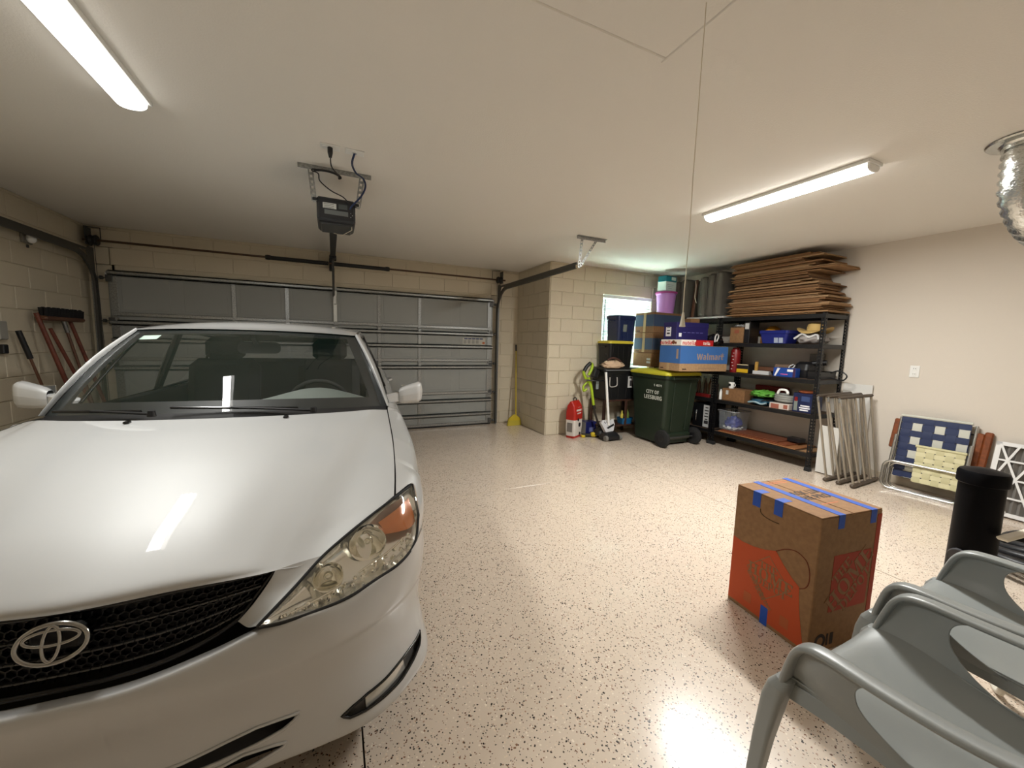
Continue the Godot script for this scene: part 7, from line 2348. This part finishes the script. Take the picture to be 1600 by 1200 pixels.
func sheet(P: Array, th: float, out: Vector3) -> B:
	var o := B.new()
	o.grid(P, out)
	var Q := offset_grid(P, th, out)
	o.grid(Q, out, null, true)
	var rim := []
	var R := P.size() - 1
	var C: int = P[0].size() - 1
	for j in C + 1:
		rim.append(P[0][j].lerp(Q[0][j], 0.5))
	for i in range(1, R + 1):
		rim.append(P[i][C].lerp(Q[i][C], 0.5))
	for j in range(C - 1, -1, -1):
		rim.append(P[R][j].lerp(Q[R][j], 0.5))
	for i in range(R - 1, 0, -1):
		rim.append(P[i][0].lerp(Q[i][0], 0.5))
	o.tube(rim, th * 0.55, 8, true)
	return o

func build_chairs() -> void:
	var m := M("grey_resin", Color8(142, 146, 144), 0.32, 0.0, {"bump": noise("fine"), "bump_cm": 0.01, "scale": 8.0})
	var t := thing("plastic_chair", "grey moulded plastic armchair next to the moving carton, on the car's side", "chair", Vector3(1.54, 0, -0.375), PI, "grey plastic armchairs")
	# seat, front edge rolled down
	var net := []
	for u in [-1.0, -0.55, 0.0, 0.55, 1.0]:
		var dip: float = 0.022 * (1.0 - u * u)
		var row := []
		for p in [[0.285, 0.345], [0.292, 0.39], [0.262, 0.428], [0.16, 0.430], [0.02, 0.412], [-0.13, 0.398], [-0.215, 0.405]]:
			var hw := lin([[0.29, 0.272], [0.1, 0.262], [-0.22, 0.225]], p[0])
			row.append(Vector3(u * hw, p[1] - dip * (0.4 if p[0] > 0.25 else 1.0) + (0.010 * pow(absf(u), 4.0)), p[0]))
		net.append(row)
	part(t, "seat", sheet(patch(net, 25, 31), 0.005, Vector3(0, -0.5, 0)), m)
	# backrest
	var bn := []
	for u in [-1.0, -0.6, 0.0, 0.6, 1.0]:
		var row := []
		for p in [[0.40, -0.205], [0.45, -0.245], [0.60, -0.275], [0.74, -0.31], [0.79, -0.325]]:
			var hw := lin([[0.40, 0.225], [0.6, 0.27], [0.8, 0.25]], p[0])
			row.append(Vector3(u * hw, p[0] - 0.02 * u * u, p[1] + 0.045 * u * u))
		bn.append(row)
	part(t, "backrest", sheet(patch(bn, 25, 21), 0.005, Vector3(0, 0.6, -2.0)), m)
	for s in [-1, 1]:
		# arm: flat rounded rail that rolls over at the front into the post, and runs back to the backrest corner
		var path := curve([Vector3(s * 0.272, 0.39, 0.268), Vector3(s * 0.279, 0.445, 0.258), Vector3(s * 0.286, 0.500, 0.245), Vector3(s * 0.292, 0.552, 0.228), Vector3(s * 0.297, 0.584, 0.200), Vector3(s * 0.299, 0.596, 0.15), Vector3(s * 0.300, 0.598, 0.04), Vector3(s * 0.298, 0.603, -0.07), Vector3(s * 0.29, 0.612, -0.155), Vector3(s * 0.275, 0.625, -0.225), Vector3(s * 0.23, 0.64, -0.265)], 60)
		part(t, "arm", band(path, 0.056, 0.022), m)
		# wide post between seat and arm, its rear edge swept into the arm
		var pn := []
		for w in [[0.405, 0.250, 0.275, -0.06], [0.44, 0.262, 0.262, 0.02], [0.485, 0.280, 0.247, 0.075], [0.53, 0.290, 0.234, 0.09], [0.567, 0.296, 0.215, 0.078], [0.594, 0.30, 0.18, 0.035]]:
			var row := []
			for v in 4:
				row.append(Vector3(s * (w[1] + 0.008 * sin(PI * v / 3.0)), w[0], lerpf(w[2], w[3], v / 3.0)))
			pn.append(row)
		part(t, "arm_post", sheet(patch(pn, 22, 12), 0.005, Vector3(0, 0.5, 0.1)), m)
		# legs: wide angle section with a rounded knee under the seat corner
		var lg := loft([[0.036, 0.040, 0.0, 0.008, s * 0.305, 0.312], [0.050, 0.050, 0.20, 0.012, s * 0.294, 0.298], [0.066, 0.060, 0.35, 0.018, s * 0.286, 0.282], [0.070, 0.060, 0.40, 0.024, s * 0.280, 0.272], [0.056, 0.044, 0.428, 0.02, s * 0.274, 0.262], [0.03, 0.02, 0.436, 0.01, s * 0.27, 0.255]], true, true, 6)
		part(t, "leg", lg, m)
		var rl := loft([[0.032, 0.036, 0.0, 0.008, s * 0.29, -0.285], [0.05, 0.05, 0.22, 0.012, s * 0.265, -0.25], [0.06, 0.06, 0.40, 0.018, s * 0.232, -0.212]], true, true, 6)
		part(t, "leg", rl, m)
		part(t, "side_skirt", sheet([
			curve([Vector3(s * 0.268, 0.415, 0.27), Vector3(s * 0.260, 0.425, 0.10), Vector3(s * 0.226, 0.405, -0.215)], 16),
			curve([Vector3(s * 0.276, 0.37, 0.27), Vector3(s * 0.27, 0.385, 0.10), Vector3(s * 0.236, 0.36, -0.215)], 16)], 0.005, Vector3(0, 0.4, 0)), m)
	var c: Node3D = t.duplicate()
	c.name = numbered("plastic_chair")
	add_child(c)
	c.position = Vector3(2.20, 0, -0.42)
	c.set_meta("label", "grey moulded plastic armchair between its twin and the black cylinder")
